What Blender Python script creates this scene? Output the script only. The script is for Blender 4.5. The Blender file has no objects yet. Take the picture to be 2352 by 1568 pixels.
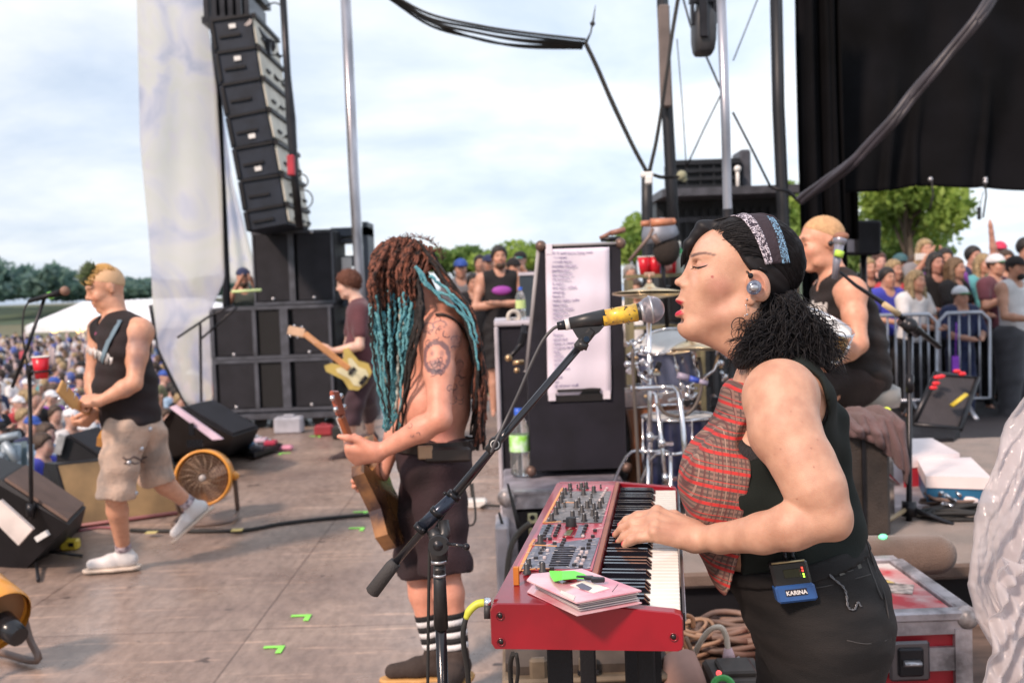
import bpy, bmesh, math, random
import numpy as np
from mathutils import Vector, Matrix, Quaternion, noise
rnd = random.Random(7)
sc = bpy.context.scene
COL = sc.collection
V = Vector
PI = math.pi
R = math.radians
# ------------------------------------------------------------------ camera
FPX = 2500.0                       # focal length in pixels of a 2352 x 1568 frame
CAM = V((0, 0, 1.52))
pitch, roll = R(-2.95), R(2.0)
Fw = V((0, math.cos(pitch), math.sin(pitch)))
R0 = V((1, 0, 0)); U0 = R0.cross(Fw)
Rt = (R0 * math.cos(roll) - U0 * math.sin(roll)).normalized()
Up = (U0 * math.cos(roll) + R0 * math.sin(roll)).normalized()
cam = bpy.data.cameras.new("camera"); cam.lens = FPX / 2352 * 36; cam.sensor_width = 36
cam.clip_end = 3000; cam.clip_start = 0.05
cam.dof.use_dof = True; cam.dof.focus_distance = 2.15; cam.dof.aperture_fstop = 5.0
camo = bpy.data.objects.new("camera", cam); COL.objects.link(camo)
M = Matrix((Rt, Up, -Fw)).transposed().to_4x4(); M.translation = CAM
camo.matrix_world = M
sc.camera = camo
def P(dx, dy, d, off=None):
    p = CAM + Fw * d + Rt * ((dx - 1176) / FPX * d) + Up * ((784 - dy) / FPX * d)
    return p if off is None else p + V(off)
def PY(dx, dy, y):
    """the point seen at (dx,dy) that stands y metres ahead"""
    r = Fw + Rt * ((dx - 1176) / FPX) + Up * ((784 - dy) / FPX)
    return CAM + r * (y / r.y)
def PF(dx, dy, z=0.0):
    r = Fw + Rt * ((dx - 1176) / FPX) + Up * ((784 - dy) / FPX)
    return CAM + r * ((z - CAM.z) / r.z)
# ------------------------------------------------------------------ world and sun
SUN_EL, SUN_AZ = R(40), R(218)     # azimuth measured clockwise from +Y
w = bpy.data.worlds.new("World"); sc.world = w; w.use_nodes = True
nt = w.node_tree; nt.nodes.clear(); N = nt.nodes.new; L = nt.links.new
out = N('ShaderNodeOutputWorld'); bg = N('ShaderNodeBackground'); L(bg.outputs[0], out.inputs[0])
bg.inputs[1].default_value = 0.1
sky = N('ShaderNodeTexSky'); sky.sky_type = 'NISHITA'; sky.sun_disc = False
sky.sun_elevation = SUN_EL; sky.sun_rotation = SUN_AZ
tc = N('ShaderNodeTexCoord'); sp = N('ShaderNodeSeparateXYZ'); L(tc.outputs['Generated'], sp.inputs[0])
def wm(op, a, b=None, clamp=False):
    n = N('ShaderNodeMath'); n.operation = op; n.use_clamp = clamp
    for i, x in enumerate((a, b)):
        if x is None: continue
        if isinstance(x, (int, float)): n.inputs[i].default_value = x
        else: L(x, n.inputs[i])
    return n.outputs[0]
zz = wm('ADD', wm('MAXIMUM', sp.outputs[2], 0.0), 0.22)
cb = N('ShaderNodeCombineXYZ'); L(wm('DIVIDE', sp.outputs[0], zz), cb.inputs[0]); L(wm('DIVIDE', sp.outputs[1], zz), cb.inputs[1])
def wnoise(scale, det, off):
    mp = N('ShaderNodeMapping'); mp.inputs['Location'].default_value = off; L(cb.outputs[0], mp.inputs[0])
    n = N('ShaderNodeTexNoise'); n.inputs['Scale'].default_value = scale; n.inputs['Detail'].default_value = det
    n.inputs['Roughness'].default_value = 0.55; n.inputs['Distortion'].default_value = 0.3
    L(mp.outputs[0], n.inputs['Vector']); return n.outputs['Fac']
def ramp(fac, stops):
    r = N('ShaderNodeValToRGB'); L(fac, r.inputs[0]); e = r.color_ramp.elements
    while len(e) < len(stops): e.new(0.5)
    for x, (p, c) in zip(e, stops): x.position = p; x.color = (*c, 1)
    return r.outputs[0]
cl = ramp(wnoise(1.3, 7, (3.1, 1.7, 0)), [(0.30, (5.2, 6.1, 7.6)), (0.44, (6.5, 7.2, 8.3)), (0.56, (7.9, 8.3, 8.9)), (0.68, (9.3, 9.4, 9.5))])
clb = ramp(wnoise(3.2, 8, (0.3, 5.7, 0)), [(0.35, (0.9, 0.93, 0.96)), (0.6, (1.03, 1.03, 1.03))])
mxx = N('ShaderNodeMix'); mxx.data_type = 'RGBA'; mxx.blend_type = 'MULTIPLY'; mxx.inputs[0].default_value = 0.8
L(cl, mxx.inputs[6]); L(clb, mxx.inputs[7])
# the overcast is thinner and brighter towards the right and near the horizon
br = wm('ADD', wm('MULTIPLY', sp.outputs[0], 0.28), 0.97)
mul = N('ShaderNodeVectorMath'); mul.operation = 'SCALE'; L(mxx.outputs[2], mul.inputs[0]); L(br, mul.inputs[3])
mix = N('ShaderNodeMix'); mix.data_type = 'RGBA'; mix.inputs[0].default_value = 0.86
L(sky.outputs[0], mix.inputs[6]); L(mul.outputs[0], mix.inputs[7])
L(mix.outputs[2], bg.inputs[0])
sl = bpy.data.lights.new("sun", 'SUN'); sl.energy = 3.1; sl.angle = R(8); sl.color = (1.0, 0.77, 0.63)
so = bpy.data.objects.new("sun", sl); COL.objects.link(so)
sd = V((math.sin(SUN_AZ) * math.cos(SUN_EL), math.cos(SUN_AZ) * math.cos(SUN_EL), math.sin(SUN_EL)))
so.rotation_euler = sd.to_track_quat('Z', 'Y').to_euler(); so.location = (0, 0, 30)
sc.view_settings.view_transform = 'Standard'; sc.view_settings.look = 'None'
sc.view_settings.exposure = 0.52; sc.view_settings.gamma = 1
# ------------------------------------------------------------------ materials
MATS = {}
def mat(name, col, rough=0.6, metal=0.0, var=0.12, scale=6.0, bump=0.0, bscale=60.0, col2=None, coat=0.0,
        sss=0.0, emit=None, trans=0.0, alpha=1.0, attr=None, spec=0.5, stretch=None, sheen=0.0):
    if name in MATS: return MATS[name]
    assert col != 0, name
    m = bpy.data.materials.new(name); m.use_nodes = True; MATS[name] = m
    t = m.node_tree; b = t.nodes['Principled BSDF']; N = t.nodes.new; L = t.links.new
    b.inputs['Roughness'].default_value = rough; b.inputs['Metallic'].default_value = metal
    b.inputs['Coat Weight'].default_value = coat; b.inputs['Specular IOR Level'].default_value = spec
    b.inputs['Sheen Weight'].default_value = sheen
    if coat: b.inputs['Coat Roughness'].default_value = 0.08
    if trans: b.inputs['Transmission Weight'].default_value = trans
    if alpha < 1: b.inputs['Alpha'].default_value = alpha
    if sss:
        b.inputs['Subsurface Weight'].default_value = sss; b.inputs['Subsurface Radius'].default_value = (1.0, 0.35, 0.2)
        b.inputs['Subsurface Scale'].default_value = 0.006
    tc = N('ShaderNodeTexCoord'); mp = N('ShaderNodeMapping'); L(tc.outputs['Object'], mp.inputs[0])
    if stretch: mp.inputs['Scale'].default_value = stretch
    n = N('ShaderNodeTexNoise'); n.inputs['Scale'].default_value = scale; n.inputs['Detail'].default_value = 5
    L(mp.outputs[0], n.inputs['Vector'])
    c2 = col2 if col2 else tuple(max(0, c * (1 - var * 2.2)) for c in col)
    cr = N('ShaderNodeValToRGB'); L(n.outputs['Fac'], cr.inputs[0])
    cr.color_ramp.elements[0].position = 0.35; cr.color_ramp.elements[1].position = 0.62
    cr.color_ramp.elements[0].color = (*c2, 1); cr.color_ramp.elements[1].color = (*col, 1)
    src = cr.outputs[0]
    if attr:
        cr.color_ramp.elements[0].color = (1 - 1.2 * var, 1 - 1.6 * var, 1 - 1.7 * var, 1); cr.color_ramp.elements[1].color = (1, 1, 1, 1)
        a = N('ShaderNodeAttribute'); a.attribute_name = attr
        mx = N('ShaderNodeMix'); mx.data_type = 'RGBA'; mx.blend_type = 'MULTIPLY'; mx.inputs[0].default_value = 1
        L(a.outputs['Color'], mx.inputs[6]); L(src, mx.inputs[7]); src = mx.outputs[2]
    L(src, b.inputs['Base Color'])
    if emit:
        b.inputs['Emission Color'].default_value = (*emit[0], 1); b.inputs['Emission Strength'].default_value = emit[1]
    if bump:
        n2 = N('ShaderNodeTexNoise'); n2.inputs['Scale'].default_value = bscale; n2.inputs['Detail'].default_value = 3
        L(mp.outputs[0], n2.inputs['Vector'])
        bp = N('ShaderNodeBump'); bp.inputs['Strength'].default_value = bump; bp.inputs['Distance'].default_value = 0.01
        L(n2.outputs['Fac'], bp.inputs['Height']); L(bp.outputs[0], b.inputs['Normal'])
    return m
# ------------------------------------------------------------------ object helpers
ROOTM = {}
def tag(o, label=None, cat=None, group=None, kind=None):
    if label: o['label'] = label
    if cat: o['category'] = cat
    if group: o['group'] = group
    if kind: o['kind'] = kind
    return o
def thing(name, label, cat, loc=(0, 0, 0), rz=0.0, group=None):
    o = bpy.data.objects.new(name, None); COL.objects.link(o)
    o.empty_display_size = 0.1; o.location = loc; o.rotation_euler = (0, 0, rz)
    ROOTM[o] = Matrix.Translation(V(loc)) @ Matrix.Rotation(rz, 4, 'Z')
    return tag(o, label, cat, group)
def mkobj(name, me, mats, parent=None, world=True, base=None):
    o = bpy.data.objects.new(name, me); COL.objects.link(o)
    for m in (mats if isinstance(mats, (list, tuple)) else [mats]): me.materials.append(m)
    if parent is not None:
        o.parent = parent
        r = parent
        while r.parent is not None: r = r.parent
        if world and r in ROOTM: me.transform(ROOTM[r].inverted())
        elif world and r.type == 'MESH': me.transform(Matrix.Translation(-r.location))
    elif base is not None:
        me.transform(Matrix.Translation(-V(base))); o.location = base
    return o
LOOSE = {a + 's': a for a in ('fitting', 'dark_fitting', 'brass_fitting', 'signal_cable', 'clamp', 'silver_ring', 'side_knob', 'corner_protector', 'castor', 'tripod_leg', 'base_leg', 'white_key', 'black_key', 'snap_button', 'red_lamp', 'bar', 'tie_eyelet', 'drawbar_slot', 'hoop', 'skin', 'rail', 'steel_ring', 'blade')}; LOOSE.update(button_row='button', tape='tape_strip', labels='label_plate')
class MB:
    def pieces(s, name, mats, parent):
        """each loose piece becomes a part of its own"""
        up = list(range(len(s.v)))
        def fd(a):
            while up[a] != a: up[a] = up[up[a]]; a = up[a]
            return a
        for f in s.f:
            for i in f[1:]: up[fd(i)] = fd(f[0])
        gr = {}
        for k, f in enumerate(s.f): gr.setdefault(fd(f[0]), []).append(k)
        for ks in gr.values():
            idx = {}; q = MB()
            for k in ks:
                q.f.append([idx.setdefault(i, len(idx)) for i in s.f[k]]); q.m.append(0); q.sm.append(s.sm[k])
            q.v = [s.v[i] for i in idx]; o = q.build(name, mats, parent)
        return o
    def __init__(s): s.v = []; s.f = []; s.m = []; s.sm = []; s.mi = 0
    def add(s, vs, fs, smooth=False):
        b = len(s.v); s.v += [tuple(v) for v in vs]
        for f in fs: s.f.append([b + i for i in f]); s.m.append(s.mi); s.sm.append(smooth)
        return s
    def box(s, c, sz, rot=None, bev=0.0):
        c = V(c); hx, hy, hz = [x / 2 for x in sz]; M3 = rot if rot is not None else Matrix.Identity(3)
        if bev > 0:
            b = min(bev, hx * .9, hy * .9, hz * .9)
            pts = []
            idx = {}
            for sx in (-1, 1):
                for sy in (-1, 1):
                    for sz_ in (-1, 1):
                        for a in range(3):
                            q = [sx * (hx - b), sy * (hy - b), sz_ * (hz - b)]
                            q[a] = (sx * hx, sy * hy, sz_ * hz)[a]
                            idx[(sx, sy, sz_, a)] = len(pts); pts.append(c + M3 @ V(q))
            fs = []
            for a in range(3):
                b1, b2 = (a + 1) % 3, (a + 2) % 3
                for sg in (-1, 1):
                    def key(u, v):
                        k = [0, 0, 0]; k[a] = sg; k[b1] = u; k[b2] = v; return (*k, a)
                    q = [idx[key(-1, -1)], idx[key(1, -1)], idx[key(1, 1)], idx[key(-1, 1)]]
                    fs.append(q if sg > 0 else q[::-1])
            for a in range(3):      # edge faces between axis b1 and b2 along axis a
                b1, b2 = (a + 1) % 3, (a + 2) % 3
                for u in (-1, 1):
                    for v in (-1, 1):
                        def kk(sa, ax):
                            k = [0, 0, 0]; k[a] = sa; k[b1] = u; k[b2] = v; return idx[(*k, ax)]
                        q = [kk(-1, b1), kk(1, b1), kk(1, b2), kk(-1, b2)]
                        fs.append(q if u * v < 0 else q[::-1])
            for sx in (-1, 1):
                for sy in (-1, 1):
                    for sz_ in (-1, 1):
                        q = [idx[(sx, sy, sz_, 0)], idx[(sx, sy, sz_, 1)], idx[(sx, sy, sz_, 2)]]
                        fs.append(q if sx * sy * sz_ > 0 else q[::-1])
            return s.add(pts, fs)
        vs = [c + M3 @ V((x * hx, y * hy, z * hz)) for x in (-1, 1) for y in (-1, 1) for z in (-1, 1)]
        return s.add(vs, [(0, 1, 3, 2), (4, 6, 7, 5), (0, 4, 5, 1), (2, 3, 7, 6), (0, 2, 6, 4), (1, 5, 7, 3)])
    def tube(s, pts, r, n=8, cap=True, flat=None):
        pts = [V(p) for p in pts]; k = len(pts)
        rs = r if isinstance(r, (list, tuple)) else [r] * k
        T = []
        for i in range(k):
            a = pts[max(0, i - 1)]; b = pts[min(k - 1, i + 1)]; t = b - a
            T.append(t.normalized() if t.length > 1e-9 else V((0, 0, 1)))
        ref = V((0, 0, 1)) if abs(T[0].z) < 0.9 else V((1, 0, 0))
        u = T[0].cross(ref).normalized(); vs = []
        for i in range(k):
            u = (u - T[i] * u.dot(T[i]));
            u = u.normalized() if u.length > 1e-6 else T[i].orthogonal().normalized()
            w = T[i].cross(u)
            fl = flat if flat else 1.0
            for j in range(n):
                a = 2 * PI * j / n
                vs.append(pts[i] + (u * math.cos(a) + w * math.sin(a) * fl) * rs[i])
        fs = [(i * n + j, i * n + (j + 1) % n, (i + 1) * n + (j + 1) % n, (i + 1) * n + j) for i in range(k - 1) for j in range(n)]
        s.add(vs, fs, True)
        if cap: b = len(s.v) - k * n; s.f.append([b + j for j in range(n)][::-1]); s.f.append([b + (k - 1) * n + j for j in range(n)]); s.m += [s.mi] * 2; s.sm += [False] * 2
        return s
    def cyl(s, a, b, r, r2=None, n=16): return s.tube([a, b], [r, r if r2 is None else r2], n)
    def lathe(s, prof, c=(0, 0, 0), axis=(0, 0, 1), n=24, smooth=True):
        """prof: (radius, height) pairs along axis"""
        q = V((0, 0, 1)).rotation_difference(V(axis).normalized()); c = V(c); vs = []
        for (r, h) in prof:
            for j in range(n):
                a = 2 * PI * j / n; vs.append(c + q @ V((r * math.cos(a), r * math.sin(a), h)))
        fs = [(i * n + j, i * n + (j + 1) % n, (i + 1) * n + (j + 1) % n, (i + 1) * n + j) for i in range(len(prof) - 1) for j in range(n)]
        return s.add(vs, fs, smooth)
    def ell(s, c, r, rot=None, nu=12, nv=8):
        c = V(c); r = (r,) * 3 if isinstance(r, (int, float)) else r; M3 = rot if rot is not None else Matrix.Identity(3); vs = []
        for i in range(nv + 1):
            t = PI * i / nv
            for j in range(nu):
                a = 2 * PI * j / nu
                vs.append(c + M3 @ V((r[0] * math.sin(t) * math.cos(a), r[1] * math.sin(t) * math.sin(a), -r[2] * math.cos(t))))
        fs = [(i * nu + j, i * nu + (j + 1) % nu, (i + 1) * nu + (j + 1) % nu, (i + 1) * nu + j) for i in range(nv) for j in range(nu)]
        return s.add(vs, fs, True)
    def ngon(s, pts, depth):
        """pts: polygon of world points; depth: extrusion vector"""
        pts = [V(p) for p in pts]; d = V(depth); n = len(pts)
        nrm = V((0, 0, 0))
        for i in range(n): nrm += pts[i].cross(pts[(i + 1) % n])
        if nrm.dot(d) > 0: pts = pts[::-1]
        return s.add(pts + [p + d for p in pts], [list(range(n)), [n + i for i in range(n)][::-1]] + [(i, n + i, n + (i + 1) % n, (i + 1) % n)[::-1] for i in range(n)][::1])
    def torus(s, c, R_, r, axis=(0, 0, 1), n=32, m=8, a0=0, a1=2 * PI):
        q = V((0, 0, 1)).rotation_difference(V(axis).normalized()); full = a1 - a0 > 6.28
        pts = [V(c) + q @ V((R_ * math.cos(a0 + (a1 - a0) * i / n), R_ * math.sin(a0 + (a1 - a0) * i / n), 0)) for i in range(n + 1)]
        return s.tube(pts, r, m, cap=not full)
    def sheet(s, fn, nu, nv, th=0.0, smooth=True):
        vs = [fn(i / nu, j / nv) for j in range(nv + 1) for i in range(nu + 1)]
        fs = [(j * (nu + 1) + i, j * (nu + 1) + i + 1, (j + 1) * (nu + 1) + i + 1, (j + 1) * (nu + 1) + i) for j in range(nv) for i in range(nu)]
        return s.add(vs, fs, smooth)
    def build(s, name, mats, parent=None, world=True, base=None):
        if parent is not None and name in LOOSE: return s.pieces(LOOSE[name], mats, parent)
        me = bpy.data.meshes.new(name); me.from_pydata(s.v, [], s.f)
        me.polygons.foreach_set('material_index', s.m); me.polygons.foreach_set('use_smooth', s.sm); me.update()
        bm = bmesh.new(); bm.from_mesh(me); bmesh.ops.recalc_face_normals(bm, faces=bm.faces); bm.to_mesh(me); bm.free()
        return mkobj(name, me, mats, parent, world, base)
def rotm(a): return Matrix(a).transposed() if False else Matrix((a[0], a[1], a[2])).transposed()
def frame(x, z):
    """3x3 with local x along x and local z near z"""
    x = V(x).normalized(); z = V(z); y = z.cross(x).normalized(); z = x.cross(y); return Matrix((x, y, z)).transposed()
def bez(pts, n=24):
    """smooth Catmull-Rom curve through pts"""
    pts = [V(p) for p in pts]; q = [pts[0] * 2 - pts[1]] + pts + [pts[-1] * 2 - pts[-2]]; out = []
    seg = len(pts) - 1; per = max(2, n // seg)
    for i in range(seg):
        a, b, c, d = q[i:i + 4]
        for k in range(per):
            t = k / per
            out.append(0.5 * ((2 * b) + (c - a) * t + (2 * a - 5 * b + 4 * c - d) * t * t + (3 * b - a - 3 * c + d) * t ** 3))
    out.append(pts[-1]); return out
def text_obj(name, s, size, M4, m, parent, extrude=0.001, align='CENTER', world=True, space=1.0, off=0.0):
    cu = bpy.data.curves.new('tmp', 'FONT'); cu.body = s; cu.size = size; cu.extrude = extrude; cu.align_x = align; cu.align_y = 'CENTER'
    cu.space_line = space; cu.offset = off
    o = bpy.data.objects.new('tmp', cu); COL.objects.link(o)
    me = bpy.data.meshes.new_from_object(o.evaluated_get(bpy.context.evaluated_depsgraph_get()))
    bpy.data.objects.remove(o); me.name = name; me.materials.clear(); me.transform(M4)
    return mkobj(name, me, m, parent, world)
# ------------------------------------------------------------------ implicit surfaces for bodies and cloth
class SDF:
    """primitives blended into one continuous surface (surface nets)"""
    def __init__(s): s.p = []
    def cap(s, a, b, ra, rb=None, k=0.02, op=1): s.p.append(('c', V(a), V(b), ra, ra if rb is None else rb, k, op)); return s
    def ell(s, c, r, rot=None, k=0.02, op=1):
        r = (r,) * 3 if isinstance(r, (int, float)) else r
        s.p.append(('e', V(c), tuple(r), rot if rot is not None else Matrix.Identity(3), k, op)); return s
    def chain(s, pts, rs, k=0.02, op=1):
        for i in range(len(pts) - 1): s.cap(pts[i], pts[i + 1], rs[i], rs[i + 1], k, op)
        return s
    def plane(s, c, n, k=0.004): s.p.append(('p', V(c), V(n).normalized(), k, 2)); return s   # keep the side the normal points away from
    def grow(s, g, sel=None):
        t = SDF()
        for q in s.p:
            if q[0] == 'c': t.p.append(('c', q[1], q[2], q[3] + g, q[4] + g, *q[5:]))
            elif q[0] == 'e': t.p.append(('e', q[1], tuple(x + g for x in q[2]), *q[3:]))
            else: t.p.append(q)
        return t
    def mesh(s, name, h, noise_amp=0.0, fold=None):
        lo = V((1e9,) * 3); hi = V((-1e9,) * 3)
        def bb(q):
            if q[0] == 'c':
                return (np.minimum(np.array(q[1]) - q[3], np.array(q[2]) - q[4]), np.maximum(np.array(q[1]) + q[3], np.array(q[2]) + q[4]))
            m = np.abs(np.array(q[3])) @ np.array(q[2]); c = np.array(q[1]); return (c - m, c + m)
        A = np.array([1e9] * 3); B = -A
        for q in s.p:
            if q[0] in 'ce' and q[-1] == 1: a, b = bb(q); A = np.minimum(A, a); B = np.maximum(B, b)
        A = A - 3 * h - 0.01; B = B + 3 * h + 0.01
        n = np.ceil((B - A) / h).astype(int) + 1
        D = np.full(n, 0.5, np.float32)
        ax = [(A[i] + h * np.arange(n[i])).astype(np.float32) for i in range(3)]
        for q in s.p:
            op = q[-1]; k = q[-2]
            if q[0] == 'p':
                c, nn = q[1], q[2]
                d = (ax[0][:, None, None] - c.x) * nn.x + (ax[1][None, :, None] - c.y) * nn.y + (ax[2][None, None, :] - c.z) * nn.z
                hh = np.maximum(k - np.abs(D - d), 0) / max(k, 1e-6)
                D = np.maximum(D, d) + hh * hh * k * 0.25
                continue
            a, b = bb(q); m = k + 3 * h + 0.004
            i0 = np.maximum(((a - m - A) / h).astype(int), 0); i1 = np.minimum(((b + m - A) / h).astype(int) + 2, n)
            if np.any(i1 <= i0): continue
            X = ax[0][i0[0]:i1[0]][:, None, None]; Y = ax[1][i0[1]:i1[1]][None, :, None]; Z = ax[2][i0[2]:i1[2]][None, None, :]
            if q[0] == 'c':
                a_, b_, ra, rb = q[1], q[2], q[3], q[4]; e = b_ - a_; ll = max(e.length_squared, 1e-9)
                px, py, pz = X - a_.x, Y - a_.y, Z - a_.z
                t = np.clip((px * e.x + py * e.y + pz * e.z) / ll, 0, 1)
                d = np.sqrt((px - t * e.x) ** 2 + (py - t * e.y) ** 2 + (pz - t * e.z) ** 2) - (ra + (rb - ra) * t)
            else:
                c, r, M3 = q[1], q[2], q[3]; px, py, pz = X - c.x, Y - c.y, Z - c.z
                l = [px * M3[0][i] + py * M3[1][i] + pz * M3[2][i] for i in range(3)]
                k0 = np.sqrt(sum((l[i] / r[i]) ** 2 for i in range(3))); k1 = np.sqrt(sum((l[i] / r[i] ** 2) ** 2 for i in range(3)))
                d = k0 * (k0 - 1) / np.maximum(k1, 1e-6)
            S = D[i0[0]:i1[0], i0[1]:i1[1], i0[2]:i1[2]]; d = d.astype(np.float32)
            if op == 1:
                hh = np.maximum(k - np.abs(S - d), 0) / max(k, 1e-6); S[...] = np.minimum(S, d) - hh * hh * k * 0.25
            else:
                d = -d; hh = np.maximum(k - np.abs(S - d), 0) / max(k, 1e-6); S[...] = np.maximum(S, d) + hh * hh * k * 0.25
        if fold is not None:
            D = D + fold(ax[0][:, None, None], ax[1][None, :, None], ax[2][None, None, :])
        return surfnets(D, A, h, name)
def surfnets(D, A, h, name):
    s = D < 0; c = s[:-1, :-1, :-1].astype(np.int8) * 0
    offs = [(i, j, k) for i in (0, 1) for j in (0, 1) for k in (0, 1)]
    sh = c.shape
    for o in offs: c += s[o[0]:o[0] + sh[0], o[1]:o[1] + sh[1], o[2]:o[2] + sh[2]]
    mixed = (c > 0) & (c < 8); ijk = np.argwhere(mixed); idx = np.full(sh, -1, np.int32); idx[mixed] = np.arange(len(ijk))
    pos = np.zeros((len(ijk), 3)); cnt = np.zeros(len(ijk))
    vals = {o: D[ijk[:, 0] + o[0], ijk[:, 1] + o[1], ijk[:, 2] + o[2]] for o in offs}
    for o in offs:
        for a in range(3):
            if o[a] == 0:
                o2 = list(o); o2[a] = 1; o2 = tuple(o2); va, vb = vals[o], vals[o2]; cr = (va < 0) != (vb < 0)
                t = np.where(cr, va / np.where(va - vb == 0, 1, va - vb), 0)
                p = np.array(o, float)[None, :].repeat(len(ijk), 0); p[:, a] += t
                pos += p * cr[:, None]; cnt += cr
    vs = A + h * (ijk + pos / np.maximum(cnt, 1)[:, None])
    fs = []
    for a in range(3):
        b1, b2 = (a + 1) % 3, (a + 2) % 3
        sl0 = [slice(None)] * 3; sl1 = [slice(None)] * 3
        sl0[a] = slice(0, -1); sl1[a] = slice(1, None)
        d = s[tuple(sl0)] != s[tuple(sl1)]
        g = np.argwhere(d); ok = (g[:, b1] > 0) & (g[:, b2] > 0) & (g[:, b1] < sh[b1]) & (g[:, b2] < sh[b2]) & (g[:, a] < sh[a]); g = g[ok]
        ins = s[g[:, 0], g[:, 1], g[:, 2]]
        q = []
        for (u, v) in ((-1, -1), (0, -1), (0, 0), (-1, 0)):
            e = g.copy(); e[:, b1] += u; e[:, b2] += v; q.append(idx[e[:, 0], e[:, 1], e[:, 2]])
        q = np.stack(q, 1); q[~ins] = q[~ins][:, ::-1]; fs.append(q)
    fs = np.concatenate(fs); fs = fs[(fs >= 0).all(1)]
    me = bpy.data.meshes.new(name); me.vertices.add(len(vs)); me.vertices.foreach_set('co', vs.astype(np.float32).ravel())
    me.loops.add(len(fs) * 4); me.loops.foreach_set('vertex_index', fs.astype(np.int32).ravel())
    me.polygons.add(len(fs)); me.polygons.foreach_set('loop_start', np.arange(0, len(fs) * 4, 4, dtype=np.int32))
    me.polygons.foreach_set('loop_total', np.full(len(fs), 4, np.int32)); me.update(calc_edges=True); me.validate()
    me.polygons.foreach_set('use_smooth', np.ones(len(me.polygons), bool)); return me
def getco(me):
    a = np.empty(len(me.vertices) * 3, np.float32); me.vertices.foreach_get('co', a); return a.reshape(-1, 3)
def paint(me, base, spots):
    """the body's own colours (lips, brows, ink, moles) as a vertex colour; spots: (centre, radii, colour, strength, hardness[, ring])"""
    co = getco(me); col = np.tile(np.array((*base, 1.0), np.float32), (len(co), 1))
    for sp_ in spots:
        c, r, cc, st, hard = sp_[:5]; rr = (r,) * 3 if isinstance(r, (int, float)) else r
        e = np.sqrt((((co - np.array(c)) / np.array(rr)) ** 2).sum(1))
        a = (np.abs(e - 0.85) < 0.14) * st if len(sp_) > 5 else np.clip((1 - e) * hard, 0, 1) * st
        col[:, :3] = col[:, :3] * (1 - a[:, None]) + np.array(cc) * a[:, None]
    at = me.color_attributes.new('Col', 'FLOAT_COLOR', 'POINT'); at.data.foreach_set('color', col.ravel())
def join_me(name, mes):
    bm = bmesh.new()
    for m in mes: bm.from_mesh(m)
    me = bpy.data.meshes.new(name); bm.to_mesh(me); bm.free(); return me
# =================================================================== setting
def rect(dx0, dy0, dx1, dy1, y):
    my = (dy0 + dy1) / 2; mx = (dx0 + dx1) / 2
    return PY(dx0, my, y).x, PY(dx1, my, y).x, PY(mx, dy1, y).z, PY(mx, dy0, y).z
BLACK = mat('black_paint', (0.010, 0.010, 0.013), 0.55, spec=.3, var=0.2, bump=0.15, bscale=180)
BLACKG = mat('black_gloss', (0.015, 0.015, 0.018), 0.25, var=0.1)
METAL = mat('black_metal', (0.03, 0.03, 0.035), 0.35, metal=0.6, var=0.2)
RUBBER = mat('black_rubber', (0.02, 0.02, 0.02), 0.7)
CHROME = mat('chrome', (0.75, 0.75, 0.78), 0.16, metal=1.0, var=0.05)
ALU = mat('aluminium', (0.55, 0.55, 0.58), 0.38, metal=0.85, var=0.15, scale=20)
WHITE = mat('white_plastic', (0.75, 0.74, 0.72), 0.4, var=0.06)
GRILLE = mat('speaker_grille', (0.018, 0.018, 0.024), 0.65, spec=.3, var=0.15, bump=0.5, bscale=260)
CASEGREY = mat('dark_grey_frame', (0.075, 0.08, 0.10), 0.5, var=0.2, scale=9)
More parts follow.
